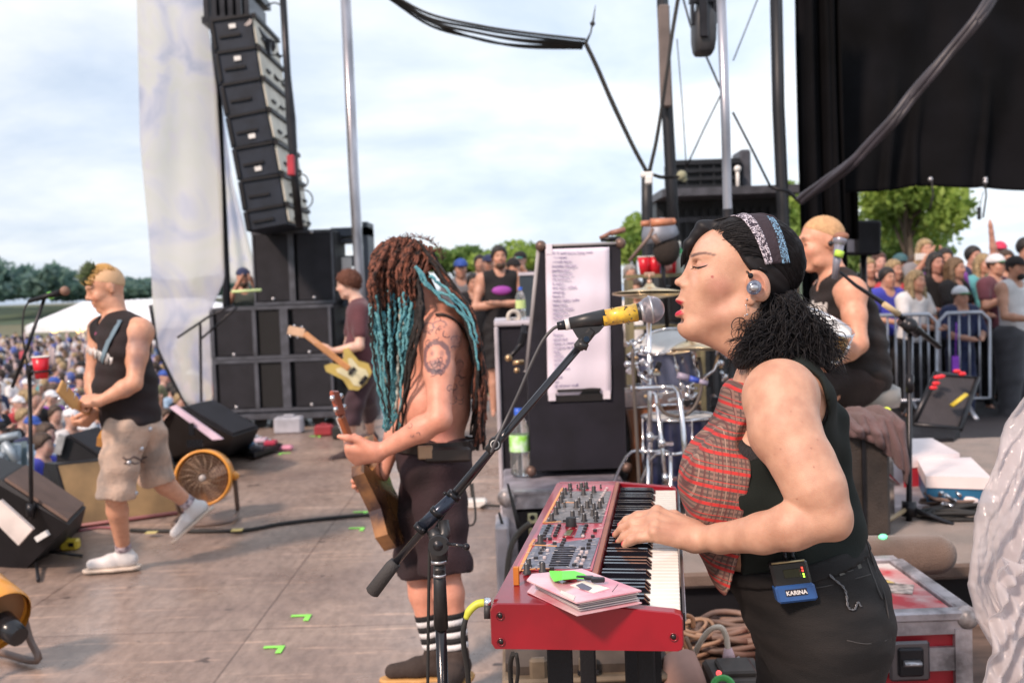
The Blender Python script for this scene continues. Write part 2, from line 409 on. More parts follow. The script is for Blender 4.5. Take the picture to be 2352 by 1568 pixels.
# stage floor
def floor_mat():
    m = bpy.data.materials.new('stage_plywood'); m.use_nodes = True; t = m.node_tree; N = t.nodes.new; L = t.links.new
    b = t.nodes['Principled BSDF']; tc = N('ShaderNodeTexCoord')
    mp = N('ShaderNodeMapping'); mp.inputs['Rotation'].default_value = (0, 0, R(0)); L(tc.outputs['Object'], mp.inputs[0])
    br = N('ShaderNodeTexBrick'); L(mp.outputs[0], br.inputs['Vector']); br.inputs['Scale'].default_value = 1
    br.inputs['Brick Width'].default_value = 1.22; br.inputs['Row Height'].default_value = 2.44; br.inputs['Mortar Size'].default_value = 0.006
    br.inputs['Mortar Smooth'].default_value = 0.3; br.offset = 0.0
    br.inputs['Color1'].default_value = (1, 1, 1, 1); br.inputs['Color2'].default_value = (0.86, 0.84, 0.84, 1); br.inputs['Mortar'].default_value = (0.5, 0.47, 0.47, 1)
    def nz(s, d, st=(1, 1, 1), rot=0):
        q = N('ShaderNodeMapping'); q.inputs['Scale'].default_value = st; q.inputs['Rotation'].default_value = (0, 0, rot); L(tc.outputs['Object'], q.inputs[0])
        n = N('ShaderNodeTexNoise'); n.inputs['Scale'].default_value = s; n.inputs['Detail'].default_value = d; n.inputs['Roughness'].default_value = 0.65
        L(q.outputs[0], n.inputs['Vector']); return n.outputs['Fac']
    def rp(f, st):
        r = N('ShaderNodeValToRGB'); L(f, r.inputs[0]); e = r.color_ramp.elements
        while len(e) < len(st): e.new(0.5)
        for x, (p, c) in zip(e, st): x.position = p; x.color = (*c, 1)
        return r.outputs[0]
    def mx(a, b_, f=1.0, mode='MULTIPLY'):
        x = N('ShaderNodeMix'); x.data_type = 'RGBA'; x.blend_type = mode
        if isinstance(f, float): x.inputs[0].default_value = f
        else: L(f, x.inputs[0])
        L(a, x.inputs[6]); L(b_, x.inputs[7]); return x.outputs[2]
    base = rp(nz(0.8, 8), [(0.3, (0.22, 0.16, 0.138)), (0.5, (0.32, 0.24, 0.20)), (0.7, (0.43, 0.325, 0.265))])
    fine = rp(nz(22, 6, (1, 0.35, 1), 0.5), [(0.35, (0.7, 0.7, 0.7)), (0.6, (1, 1, 1))])
    scr = rp(nz(9, 9, (0.15, 2.2, 1), 0.9), [(0.57, (1, 1, 1)), (0.64, (1.7, 1.6, 1.5))])
    spots = rp(nz(5.5, 2), [(0.27, (0.28, 0.28, 0.3)), (0.32, (1, 1, 1))])
    c = mx(mx(mx(mx(base, fine), scr), spots), br.outputs['Color'])
    L(c, b.inputs['Base Color'])
    r = rp(nz(2.2, 7), [(0.35, (0.24,) * 3), (0.65, (0.48,) * 3)]); L(r, b.inputs['Roughness'])
    bp = N('ShaderNodeBump'); bp.inputs['Strength'].default_value = 0.25; bp.inputs['Distance'].default_value = 0.01; L(nz(40, 5), bp.inputs['Height']); L(bp.outputs[0], b.inputs['Normal'])
    return m
MB().box((2.65, 6.2, -0.08), (12.7, 17.6, 0.16)).build('stage_floor', floor_mat()); tag(bpy.data.objects['stage_floor'], kind='structure')
o = MB().box((-3.66, 6.2, -0.86), (0.06, 17.5, 1.38)).box((2.6, 14.95, -0.86), (12.4, 0.06, 1.38)).build('stage_skirt', BLACK); tag(o, 'black panelling closing off the side of the stage deck', 'stage skirt')
GRASS = mat('trampled_grass', (0.10, 0.11, 0.05), 0.9, var=0.2, scale=0.6, col2=(0.13, 0.11, 0.07), bump=0.6, bscale=4)
o = MB().add([(-900, -300, -1.55), (900, -300, -1.55), (900, 1500, -1.55), (-900, 1500, -1.55)], [(0, 1, 2, 3)]).build('ground', GRASS); tag(o, kind='structure')
o = MB().box((26, 33, -0.8), (46, 36, 1.5)).build('backstage_ground', mat('packed_dirt', (0.12, 0.10, 0.09), 0.95, scale=1.5, bump=0.4, bscale=12)); tag(o, kind='structure')
# low green hill far off on the left, behind the audience
def hill(u, v):
    x = -260 + 330 * u; y = 150 + 120 * v
    return V((x, y, -1.6 + (1.2 + 2 * (noise.noise(V((x * .01, y * .01, 0))) + .5)) * math.sin(min(1, v * 1.2) * PI / 2)))
o = MB().sheet(hill, 40, 12).build('hill', mat('far_meadow', (0.07, 0.10, 0.05), 0.9, scale=0.05, col2=(0.05, 0.08, 0.05))); tag(o, kind='structure')
# drum riser: carpeted deck with black skirt
CARPET = mat('brown_carpet', (0.17, 0.115, 0.09), 0.95, var=0.2, scale=5, bump=0.6, bscale=220, sheen=0.3)
RZ = 0.40
t = thing('drum_riser', 'drum riser with worn brown carpet top and black skirt behind the keyboard player', 'stage riser', (2.15, 5.6, 0))
MB().box((2.15, 5.65, RZ - 0.03), (3.3, 3.1, 0.06), bev=0.012).build('carpet', CARPET, t)
MB().box((2.15, 5.65, 0.168), (3.2, 3.0, 0.336)).build('skirt', BLACK, t)
t = thing('low_deck', 'low brown plywood step in front of the drum riser, strewn with cables', 'step', (1.9, 3.4, 0))
MB().box((1.75, 3.45, 0.17), (2.5, 1.28, 0.04), bev=.006).build('board', mat('brown_ply', (0.20, 0.125, 0.09), 0.6, var=.25, scale=4, stretch=(1, 4, 1)), t)
MB().box((1.75, 3.45, 0.074), (2.4, 1.2, 0.148)).build('frame', BLACK, t)
o = MB().box((5.2, 11.0, 0.004), (7.4, 7.2, 0.006)).build('dark_floor', mat('black_mat', (.022, .02, .024), .6, bump=.3, bscale=60)); tag(o, kind='structure')
# ------------------------------------------------------------------ trees
def leaf_mesh(name, pts, size, seed=0):
    g = np.random.default_rng(seed); n = len(pts); u = g.normal(size=(n, 3)); u /= np.linalg.norm(u, axis=1)[:, None]
    v = np.cross(u, g.normal(size=(n, 3))); v /= np.linalg.norm(v, axis=1)[:, None]; s = size * g.uniform(0.5, 1.3, n)[:, None]
    q = np.stack([pts - u * s - v * s * .1, pts - v * s * .55, pts + u * s, pts + v * s * .55], 1).reshape(-1, 3)
    me = bpy.data.meshes.new(name); me.vertices.add(n * 4); me.vertices.foreach_set('co', q.astype(np.float32).ravel())
    me.loops.add(n * 4); me.loops.foreach_set('vertex_index', np.arange(n * 4, dtype=np.int32)); me.polygons.add(n)
    me.polygons.foreach_set('loop_start', np.arange(0, n * 4, 4, dtype=np.int32)); me.polygons.foreach_set('loop_total', np.full(n, 4, np.int32)); me.update(calc_edges=True)
    return me
def leafm(name, c1, c2):
    m = mat(name, c1, 0.6, col2=c2, scale=0.9, var=0.3); t = m.node_tree; b = t.nodes['Principled BSDF']
    tr = t.nodes.new('ShaderNodeBsdfTranslucent'); mx = t.nodes.new('ShaderNodeMixShader'); mx.inputs[0].default_value = 0.45
    src = b.inputs['Base Color'].links[0].from_socket; t.links.new(src, tr.inputs[0]); t.links.new(b.outputs[0], mx.inputs[1]); t.links.new(tr.outputs[0], mx.inputs[2])
    t.links.new(mx.outputs[0], t.nodes['Material Output'].inputs[0]); return m
LEAFB = leafm('bright_leaves', (0.34, 0.46, 0.09), (0.16, 0.27, 0.06)); LEAFM = leafm('mid_leaves', (0.20, 0.32, 0.08), (0.08, 0.16, 0.05))
LEAFF = leafm('hazed_far_leaves', (0.15, 0.25, 0.20), (0.08, 0.15, 0.15))  # blue-green tint puts the haze of distance into the leaf colour
BARK = mat('bark', (0.10, 0.08, 0.06), 0.9, bump=0.6, bscale=30)
def crown_pts(c, rr, n, g, clumps=9, open_=0.5):
    cs = []
    for i in range(clumps):
        d = g.normal(size=3); d /= np.linalg.norm(d); d[2] = abs(d[2]) * .9 - .25
        cs.append(np.array(c) + d * np.array(rr) * g.uniform(.35, .85))
    out = []
    for q in cs:
        m = n // clumps; d = g.normal(size=(m, 3)); d /= np.linalg.norm(d, axis=1)[:, None]
        out.append(q + d * (np.array(rr) * open_) * (g.uniform(0, 1, m) ** (1 / 2.2))[:, None] * g.uniform(.7, 1.1))
    return np.concatenate(out), cs
def tree(name, label, base, h, rr, n, lm, size, seed, cz=0.62, group=None, open_=0.5):
    g = np.random.default_rng(seed); b = V(base); t = thing(name, label, 'tree', base, 0, group)
    c = b + V((0, 0, h * cz)); pts, cs = crown_pts(c, rr, n, g, open_=open_)
    m = MB(); m.tube([b, b + V((.1, 0, h * .25)), c], [h * .03, h * .022, h * .01], 8)
    for q in cs:
        q = V(q); s = b + (c - b) * g.uniform(.45, .9); m.tube([s, (s + q) / 2 + V((0, 0, .2)), q], [h * .012, h * .007, h * .003], 5)
    m.build('trunk', BARK, t); mkobj('crown', leaf_mesh('crown', pts, size, seed), lm, t)
    return t
p = PY(2085, 560, 27); tree('broadleaf_tree', 'bright green leafy tree behind the crowd, under the hem of the black backdrop', (p.x, 27, -0.05), 5.2, (1.75, 1.5, 1.7), 9000, LEAFB, 0.10, 3, cz=.62)
p = PY(1818, 560, 30); tree('broadleaf_tree', 'green tree seen in the narrow gap left of the black drape column', (p.x, 30, -0.05), 5.0, (1.3, 1.3, 1.9), 5000, LEAFB, 0.12, 4, cz=.55)
p = PY(2010, 600, 34); tree('broadleaf_tree', 'darker green tree low behind the hanging-height loudspeaker by the backdrop', (p.x, 34, -0.05), 4.0, (2.6, 1.6, 1.6), 5000, LEAFM, 0.13, 14, cz=.5)
p = PY(1455, 560, 33); tree('broadleaf_tree', 'pale yellow-green tree behind the top right corner of the amplifier with the set list', (p.x, 33, -0.05), 3.9, (0.95, 0.9, 1.1), 2600, LEAFB, 0.12, 5, cz=.68)
p = PY(1180, 590, 42); tree('broadleaf_tree', 'green treetop behind the man with folded arms', (p.x, 42, -1.5), 5.2, (2.4, 1.8, 1.1), 5200, LEAFB, 0.13, 6, cz=.72, open_=.45)
p = PY(1060, 590, 45); tree('broadleaf_tree', 'darker green treetop just right of the dreadlocked guitarist\'s head', (p.x, 45, -1.5), 5.6, (2.0, 1.8, 1.1), 4200, LEAFM, 0.15, 8, cz=.72, open_=.45)
g = np.random.default_rng(11); pp = []
for i in range(95):
    y = 150 + 90 * g.uniform(); px = -120 + 900 * g.uniform(); q = PY(px, 700, y); hh = g.uniform(4.0, 6.2) * (1.1 if px < 130 else .5)
    pts, _ = crown_pts((q.x, y, 1.5 + hh * .5), (4.2, 3.4, hh * .6), 330, g, 5, .55); pp.append(pts)
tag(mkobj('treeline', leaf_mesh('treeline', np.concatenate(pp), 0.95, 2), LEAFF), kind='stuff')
# ------------------------------------------------------------------ white marquee in the audience
TENTW = mat('tent_canvas', (0.78, 0.80, 0.84), 0.7, var=0.04)
y = 46; a = PY(60, 748, y); b = PY(575, 742, y); pk1 = PY(190, 693, y + 3); pk2 = PY(450, 690, y + 3)
t = thing('marquee', 'long white marquee tent with a hipped roof standing in the audience at far left', 'tent', ((a.x + b.x) / 2, y + 3, -1.55))
z0 = a.z; m = MB()
cs = [V((a.x, y, z0)), V((b.x, y, z0)), V((b.x, y + 6, z0)), V((a.x, y + 6, z0)), V((pk1.x, y + 3, pk1.z)), V((pk2.x, y + 3, pk1.z))]
m.add(cs + [c - V((0, 0, .05)) for c in cs], [(0, 1, 5, 4), (1, 2, 5), (2, 3, 4, 5), (3, 0, 4), (6, 10, 11, 7), (7, 11, 8), (8, 11, 10, 9), (9, 10, 6), (0, 6, 7, 1), (1, 7, 8, 2), (2, 8, 9, 3), (3, 9, 6, 0)])
m.build('roof', TENTW, t)
MB().box(((a.x + b.x) / 2, y - .03, z0 - .16), (b.x - a.x + .04, .03, .28)).build('valance', TENTW, t)
for k in range(5):
    x = a.x + (b.x - a.x) * k / 4; MB().cyl((x, y + .1, -1.55), (x, y + .1, z0 - .02), .05, n=8).build('pole', WHITE, t)
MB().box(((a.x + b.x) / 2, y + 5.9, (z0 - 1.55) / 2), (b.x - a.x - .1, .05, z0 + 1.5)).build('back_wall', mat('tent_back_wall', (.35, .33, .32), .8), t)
for px, lb in ((125, 'left of the two glowing warm lamps under the marquee roof'), (183, 'right of the two glowing warm lamps under the marquee roof')):
    q = PY(px, 757, y - .3); tag(MB().ell(q, .14).build('lamp', mat('warm_lamp', (1, .7, .3), .5, emit=((1, .62, .22), 3.0)), base=q), lb, 'lamp', 'lamps hung under the marquee')
# ------------------------------------------------------------------ printed scrim banner at the front corner of the stage
def banner_mat():
    m = bpy.data.materials.new('printed_scrim'); m.use_nodes = True; t = m.node_tree; N = t.nodes.new; L = t.links.new; b = t.nodes['Principled BSDF']
    tc = N('ShaderNodeTexCoord'); n = N('ShaderNodeTexNoise'); n.inputs['Scale'].default_value = 1.1; n.inputs['Detail'].default_value = 3; n.inputs['Distortion'].default_value = 1.6
    L(tc.outputs['Object'], n.inputs[0]); r = N('ShaderNodeValToRGB'); L(n.outputs['Fac'], r.inputs[0]); e = r.color_ramp.elements
    st = [(.30, (.56, .60, .74)), (.42, (.74, .75, .83)), (.5, (.82, .82, .81)), (.58, (.80, .81, .76)), (.72, (.78, .74, .84))]
    while len(e) < len(st): e.new(.5)
    for x, (p_, c) in zip(e, st): x.position = p_; x.color = (*c, 1)
    L(r.outputs[0], b.inputs['Base Color']); b.inputs['Roughness'].default_value = .8
    tr = N('ShaderNodeBsdfTranslucent'); L(r.outputs[0], tr.inputs[0]); mx = N('ShaderNodeMixShader'); mx.inputs[0].default_value = .55
    L(b.outputs[0], mx.inputs[1]); L(tr.outputs[0], mx.inputs[2]); tp = N('ShaderNodeBsdfTransparent'); m2 = N('ShaderNodeMixShader'); m2.inputs[0].default_value = .36
    L(mx.outputs[0], m2.inputs[1]); L(tp.outputs[0], m2.inputs[2]); L(m2.outputs[0], t.nodes['Material Output'].inputs[0]); return m
def lerpk(keys, v):
    for (a0, b0), (a1, b1) in zip(keys, keys[1:]):
        if v <= a1: return b0 + (b1 - b0) * (v - a0) / (a1 - a0)
    return keys[-1][1]
Lk = [(-60, 310), (0, 314), (320, 321), (520, 340), (700, 350), (800, 366), (930, 430)]; Rk = [(-60, 462), (0, 470), (200, 497), (660, 520), (700, 486), (930, 487)]
def banner(u, v):
    dy = -60 + 990 * v; x0 = lerpk(Lk, dy); x1 = lerpk(Rk, dy)
    if dy > 640: x1 = 520 + (487 - 520) * min(1, (dy - 640) / 70)
    q = PY(x0 + (x1 - x0) * u, dy, 12.2); q.y += .010 * math.sin(u * 13 + dy * .006) + .06 * noise.noise(V((u * 2, dy * .004, 1))) ; return q
t = thing('scrim_banner', 'tall pale lavender printed scrim hanging at the front corner of the stage', 'banner', (PY(430, 940, 12.2).x, 12.2, 0))
o = MB().sheet(banner, 46, 60).build('cloth', banner_mat(), t)
sm = o.modifiers.new('thickness', 'SOLIDIFY'); sm.thickness = .004
MB().tube(bez([PY(345, 700, 12.2), PY(366, 802, 12.2), PY(392, 865, 12.2), PY(432, 934, 12.2)], 16), .022, 6).build('hem_rope', METAL, t)
def banner2(u, v):
    dy = 230 + 420 * v; x0 = 506 + (dy - 200) * .035; x1 = lerpk([(230, 508), (420, 535), (600, 584), (650, 586)], dy)
    q = PY(x0 + (x1 - x0) * u, dy, 14.6); q.y += .04 * math.sin(u * 12); return q
o = MB().sheet(banner2, 12, 24).build('side_flap', MATS.get('x') or bpy.data.materials['printed_scrim'], t); o.modifiers.new('thickness', 'SOLIDIFY').thickness = .004
def pole(name, label, pts, r, m, cat='pole', n=12, **k):
    b0 = V(pts[-1]); t = MB().tube(pts, r, n).build(name, m, base=b0); return tag(t, label, cat, **k)
pole('scaffold_pole', 'thin dark pole running down the right edge of the scrim banner', [PY(486, -40, 12.4), PY(500, 200, 12.4), PY(520, 660, 12.4), PF(525, 985, 0)], .045, METAL)
# ------------------------------------------------------------------ line array
AB = mat('array_side', (0.018, 0.025, 0.040), 0.55, spec=.3, var=0.2, bump=.2, bscale=90); AC = mat('array_back_cream', (0.62, 0.59, 0.50), 0.6, var=0.12, scale=3)
ya = 11.4
fl = [(-40, 470), (30, 477), (48, 478), (122, 490), (196, 502), (270, 516), (342, 531), (416, 545), (486, 557), (533, 566)]
t = thing('line_array', 'curved hanging line array of dark loudspeaker cabinets with cream backs above the sub stack', 'loudspeaker array', tuple(PY(620, 533, ya)))
for i, (d0, d1) in enumerate(zip(fl[2:], fl[3:])):
    A0 = PY(d0[1], d0[0], ya); A1 = PY(d1[1], d1[0], ya); ww = .44
    dn = (A1 - A0); hgt = dn.length; dn.normalize(); rt = V((0, 1, 0)).cross(dn).normalized(); rt = rt if rt.x > 0 else -rt
    fr = Matrix((rt, V((0, 1, 0)), rt.cross(V((0, 1, 0))))).transposed()
    c = A0 + dn * hgt / 2 + rt * ww / 2 + V((0, .6, 0))
    cb_ = MB().box(c, (ww, 1.2, hgt - .012), fr, bev=.008).build('speaker_cabinet', AB, t)
    q = c + rt * (ww / 2 + .015)
    MB().box(q, (.03, 1.16, hgt - .06), fr, bev=.01).build('back_panel', AC, cb_)
    m = MB(); f0 = c - V((0, .605, 0))
    m.box(f0 - dn * (hgt * .48) + rt * .02, (ww * .9, .03, .03), fr); m.box(f0 + dn * (.02) - rt * .02, (ww * .5, .03, .028), fr)
    m.box(c + rt * (ww / 2 + .03) - dn * hgt * .46, (.05, 1.2, .045), fr)
    for yy in (-.3, .1, .45): m.box(c + rt * (ww / 2 + .035) + V((0, yy, 0)) + dn * (.04 if yy else 0), (.03, .16, .03), fr)
    m.box(f0 - rt * ww * .42, (.03, .03, hgt * .8), fr)
    m.build('rigging_bar', BLACK, cb_)
    if i in (0, 1, 3, 4): MB().box(f0 + rt * (.02) + dn * (hgt * (-.22 if i < 2 else .24)), (.07, .02, .045), fr).build('label_plate', WHITE, cb_)
A0 = PY(470, -60, ya)
m = MB(); x0, x1, z0, z1 = rect(472, -40, 566, 44, ya)
m.box(((x0 + x1) / 2, ya + .6, z1 + .04), (x1 - x0, 1.2, .08)); m.box(((x0 + x1) / 2, ya + .6, z0), (x1 - x0 + .1, 1.2, .07))
for k in range(6): m.box((x0 + (x1 - x0) * k / 5, ya + .02, (z0 + z1) / 2), (.05, .05, z1 - z0))
m.box(((x0 + x1) / 2, ya + .6, (z0 + z1) / 2), (x1 - x0 - .08, 1.0, z1 - z0 - .1))
m.tube([PY(568, 50, ya), PY(622, 105, ya + .6)], .05, 8); m.build('flying_frame', METAL, t)
MB().ell(PY(617, 105, ya + .5), .08).box(PY(613, 112, ya + .4), (.09, .09, .14)).build('shackle', METAL, t)
m = MB()
for dy, x1_, sag in ((15, 652, -8), (92, 620, 6), (125, 658, 4), (168, 662, 20), (245, 668, 6), (313, 672, 3), (400, 690, 24), (438, 688, -16)):
    m.tube(bez([PY(608 + dy * .11, dy, ya + .7), PY(630 + dy * .1, dy + sag, ya + .4), PY(min(x1_, 700), dy + 2, ya + .2)], 10), .009, 5)
for c_, r_ in (((692, 416), .07), ((696, 458), .1)): m.torus(PY(*c_, ya), r_, .008, (0, 1, 0), 20, 5)
m.build('signal_cables', RUBBER, t)
pole('cable_mast', 'dark cable-wrapped mast standing between the line array and the silver pole', [PY(648, -40, 10.9), PY(660, 170, 10.9), PY(668, 272, 10.9), PY(676, 400, 10.9), PY(688, 524, 10.9)], [.035, .035, .05, .042, .04], METAL)
tag(MB().box(PY(669, 380, 10.8), (.07, .07, .2), bev=.01).build('winch_clamp', mat('red_paint', (.45, .03, .05), .5), base=PY(669, 380, 10.8)), 'small red clamp gripping the dark cable-wrapped mast', 'clamp')
# ------------------------------------------------------------------ silver pole and other uprights
pole('silver_pole', 'tall galvanised pole standing right of the line array, behind the guitarists', [PY(792, -40, 12.0), PY(812, 400, 12.0), PY(826, 640, 12.0), PF(846, 985)], .056, mat('galvanised_steel', (0.50, 0.50, 0.55), 0.32, metal=0.8, var=0.25, scale=5, stretch=(1, 1, .25)))
STEEL = MATS['galvanised_steel']
pole('silver_pole', 'silver upright in front of the dark container, right above the keyboard player', [PY(1655, -40, 6.6), PY(1667, 300, 6.6), PY(1672, 505, 6.6), PY(1686, 760, 6.6)], .028, STEEL)
tag(MB().tube([PY(1671, 480, 6.6), PY(1680, 640, 6.6)], .031, 12).build('pole_sleeve', BLACK, base=PY(1680, 640, 6.6)), 'black sleeve over the lower part of the silver upright above the keyboard player', 'sleeve')
for (pts, r, lb) in (([(1520, -40), (1530, 200), (1542, 420), (1556, 700)], .044, 'wide dark upright left of the hanging loudspeaker, crossed by the cable bundle'),
                     ([(1782, -40), (1788, 250), (1802, 560), (1815, 800)], .048, 'wide dark upright just left of the black drape column'),
                     ([(1486, 398), (1486, 480), (1488, 640), (1492, 860)], .042, 'shorter dark upright under the white taped cable joint')):
    pole('dark_post', lb, [PY(a_, b_, 8.3) for a_, b_ in pts], r, mat('post_paint', (.012, .013, .018), .5, var=.25, scale=4), cat='post', n=4 if r > .043 else 12)
tag(MB().box(PY(1527, 130, 8.2), (.082, .07, .75), bev=.01).build('post_sleeve', mat('brown_sleeve', (.16, .13, .12), .7), base=PY(1530, 150, 8.2)), 'brown-grey sleeve strapped on the dark upright left of the hanging loudspeaker', 'sleeve')
# black drapes
DR = mat('black_drape', (0.0035, 0.0035, 0.005), 0.85, var=0.3, scale=2, spec=.12)
def col_dr(u, v):
    dy = -60 + 760 * v; x0 = 1826 + dy * .022; x1 = 1930 + dy * .03; q = PY(x0 + (x1 - x0) * u, dy, 8.6)
    q.y += .05 * math.sin(u * 15 + .4 * math.sin(v * 5)) + .02 * math.sin(u * 37); return q
t = thing('drape_column', 'narrow pleated black drape column hanging beside the big backdrop', 'curtain', (PY(1885, 700, 8.6).x, 8.6, 0))
o = MB().sheet(col_dr, 48, 30).build('cloth', DR, t); o.modifiers.new('thickness', 'SOLIDIFY').thickness = .01
def big_dr(u, v):
    x0 = 1925; dyb = lerpk([(0, 444), (.12, 436), (.35, 424), (.6, 432), (1, 436)], u) + 6 * abs(math.sin(u * 11)); dy = -80 + (dyb + 80) * v
    q = PY(x0 + 620 * u, dy, 8.9)
    w_ = .07 * math.sin(u * 19 + 3 * v) * v + .05 * noise.noise(V((u * 9, v * 4, 1)))
    for uc in (.17, .27, .52, .8): w_ -= .22 * math.exp(-((u - uc - .12 * (1 - v)) / .018) ** 2) * max(0, v - .45)
    q.y += w_ + .25 * (1 - v); return q
t = thing('backdrop', 'huge black stage backdrop filling the top right corner, its hem above the crowd', 'curtain', (PY(2100, 430, 8.9).x, 8.9, PY(2100, 430, 8.9).z))
o = MB().sheet(big_dr, 140, 60).build('cloth', DR, t); o.modifiers.new('thickness', 'SOLIDIFY').thickness = .01
m = MB()
for a_, b_ in ((2137, 412), (2263, 412), (2400, 415), (2263, 418)): m.ell(PY(a_, b_, 8.7), (.02, .02, .02))
m.build('tie_eyelets', ALU, t)
for a_ in (2140, 2262):
    p0 = PY(a_, 415, 8.8); pole('tie_rope', 'tie rope hanging from the backdrop hem over the %s' % ('bright green tree' if a_ < 2200 else 'sky beside the raised phone'), [p0, p0 + V((.01, 0, -.12)), PY(a_ - 4, 480 if a_ < 2200 else 500, 8.8)], .007, RUBBER, cat='rope', n=6, group='tie ropes of the backdrop')
# second darker leg behind drape column
x0, x1, z0, z1 = rect(1925, -40, 1953, 545, 9.4)
def leg_dr(u, v):
    q = PY(1900 + 58 * u + v * 12, -40 + 590 * v, 9.5); q.y += .04 * math.sin(u * 17); return q
o = MB().sheet(leg_dr, 16, 20).build('curtain_leg', DR, base=PY(1930, 545, 9.5)); o.modifiers.new('thickness', 'SOLIDIFY').thickness = .01
tag(o, 'black curtain leg between the pleated column and the trees, above the drummer', 'curtain')
# diagonal bundle
pts = bez([PY(2310, -50, 6.2), PY(2225, 70, 6.2), PY(2130, 180, 6.3), PY(2040, 290, 6.4), PY(1950, 380, 6.6), PY(1880, 430, 6.9), PY(1838, 458, 7.1)], 40)
m = MB()
for k in range(4):
    a_ = k * PI / 2 + .5; m.tube([q + V((math.cos(a_ + i * .12) * .019, .016 * math.sin(i), math.sin(a_ + i * .12) * .019)) for i, q in enumerate(pts)], .018 if k else .021, 7)
tag(m.build('cable_bundle', mat('grey_cable_sleeve', (.045, .04, .052), .5, var=.2), base=pts[-1]), 'thick dark grey cable bundle running diagonally across the black backdrop', 'cables')
m = MB()
for a_, b_ in ((1970, 484), (1985, 470)): m.ell(PY(a_, b_, 6.8), .014)
def cables(name, label, rows, d, r, m_=RUBBER, seed=1, wob=.02, cat='cables', n=40):
    m = MB(); g_ = random.Random(seed); e = None
    for j in range(rows[0]):
        k = [PY(a_ + g_.uniform(-1, 1) * wob * 100 * (j > 0) * .9, b_ + (j - rows[0] / 2) * (rows[1] if i not in (0, len(rows[2]) - 1) else rows[1] * .5) * (1.0) + g_.uniform(-1, 1) * wob * 60, d + .02 * j) for i, (a_, b_) in enumerate(rows[2])]
        q = bez(k, n); m.tube(q, r, 6); e = q[-1]
    return tag(m.build(name, m_, base=e), label, cat)
cables('cable_loom', 'black cable loom sagging across the sky from the top edge to the small hook', (6, 6, [(890, -14), (985, 48), (1100, 80), (1200, 96), (1345, 101)]), 7.6, .010, seed=8, wob=.09)
cables('cable_loom', 'black cable loom dropping from the small hook to the white taped joint', (4, 3, [(1345, 101), (1372, 160), (1405, 235), (1452, 335), (1486, 398)]), 7.6, .012, seed=4)
cables('cable_loom', 'steep black cable loom rising from the taped joint to the top edge', (4, 2, [(1490, 398), (1508, 320), (1530, 180), (1545, 80), (1562, -30)]), 7.6, .012, seed=5)
tag(MB().tube([PY(1345, 101, 7.6), PY(1357, 75, 7.6), PY(1362, 50, 7.6), PY(1368, 12, 7.6)], [.012, .006, .008, .002], 6).ell(PY(1361, 55, 7.6), .018).build('rope_hook', RUBBER, base=PY(1345, 101, 7.6)), 'small hook and line holding up the sagging cable loom', 'hook')
tag(MB().box(PY(1486, 402, 7.55), (.085, .07, .04), bev=.01).box(PY(1490, 414, 7.54), (.05, .07, .06), bev=.01).build('tape_joint', WHITE, base=PY(1486, 410, 7.55)), 'white tape wrapped round the joint where the cable looms meet', 'tape')
cables('tie_cable', 'short black cable from the taped joint to the dark container', (2, 2, [(1492, 398), (1520, 408), (1560, 406)]), 7.8, .009, seed=6)
for i, (pts, lb) in enumerate(((((1567, -10), (1585, 55), (1606, 120)), 'thin guy wire behind the hanging loudspeaker'), (((1622, 130), (1640, 170), (1657, 210)), 'short guy wire under the hanging loudspeaker'),
        (((1657, 215), (1620, 290), (1576, 385)), 'thin guy wire slanting down left from the silver upright to the container'), (((1683, 258), (1728, 345), (1770, 430)), 'thin guy wire slanting down right to the dark upright'),
        (((1742, -6), (1712, 70), (1684, 140)), 'thin guy wire from the top edge to the silver upright'), (((1555, 90), (1568, 250), (1576, 380)), 'nearly vertical thin line right of the steep cable loom'), (((1770, 430), (1812, 440), (1842, 470)), 'black cable from the dark upright to the drape column'))):
    tag(MB().tube([PY(a_, b_, 8.0) for a_, b_ in pts], (.008, .008, .006, .009, .005, .004, .014)[i], 6).build('guy_wire', METAL, base=PY(*pts[-1], 8.0)), lb, 'wire')
# hanging loudspeaker
t = thing('hanging_loudspeaker', 'dark grey rounded loudspeaker hanging from the roof above the container', 'loudspeaker', tuple(PY(1615, 128, 6.8)))
def hs(u, v):
    pass
m = MB(); sec = [(-30, .5), (20, .66), (40, .98), (70, 1.0), (95, .98), (118, .86), (126, .7)]
vs = []; n_ = 16
for dy, s_ in sec:
    c = PY(1616, dy, 6.95)
    for j in range(n_):
        a_ = 2 * PI * j / n_; ca, sa = math.cos(a_), math.sin(a_); vs.append(c + V((.073 * s_ * (abs(ca) ** .5) * (1 if ca > 0 else -1), .11 * s_ * (abs(sa) ** .5) * (1 if sa > 0 else -1), 0)))
fs = [(i * n_ + j, i * n_ + (j + 1) % n_, (i + 1) * n_ + (j + 1) % n_, (i + 1) * n_ + j) for i in range(len(sec) - 1) for j in range(n_)] + [list(range(n_)), list(range((len(sec) - 1) * n_, len(sec) * n_))]
m.add(vs, fs, True); m.build('cabinet', mat('speaker_grey', (.045, .048, .055), .5, var=.2), t)
MB().box(PY(1616, 30, 6.83), (.055, .02, .3), bev=.008).build('front_rib', METAL, t)
MB().box(PY(1614, 0, 6.9), (.17, .06, .04)).box(PY(1590, 25, 6.9), (.02, .05, .17)).box(PY(1641, 25, 6.9), (.02, .05, .17)).build('yoke', METAL, t)
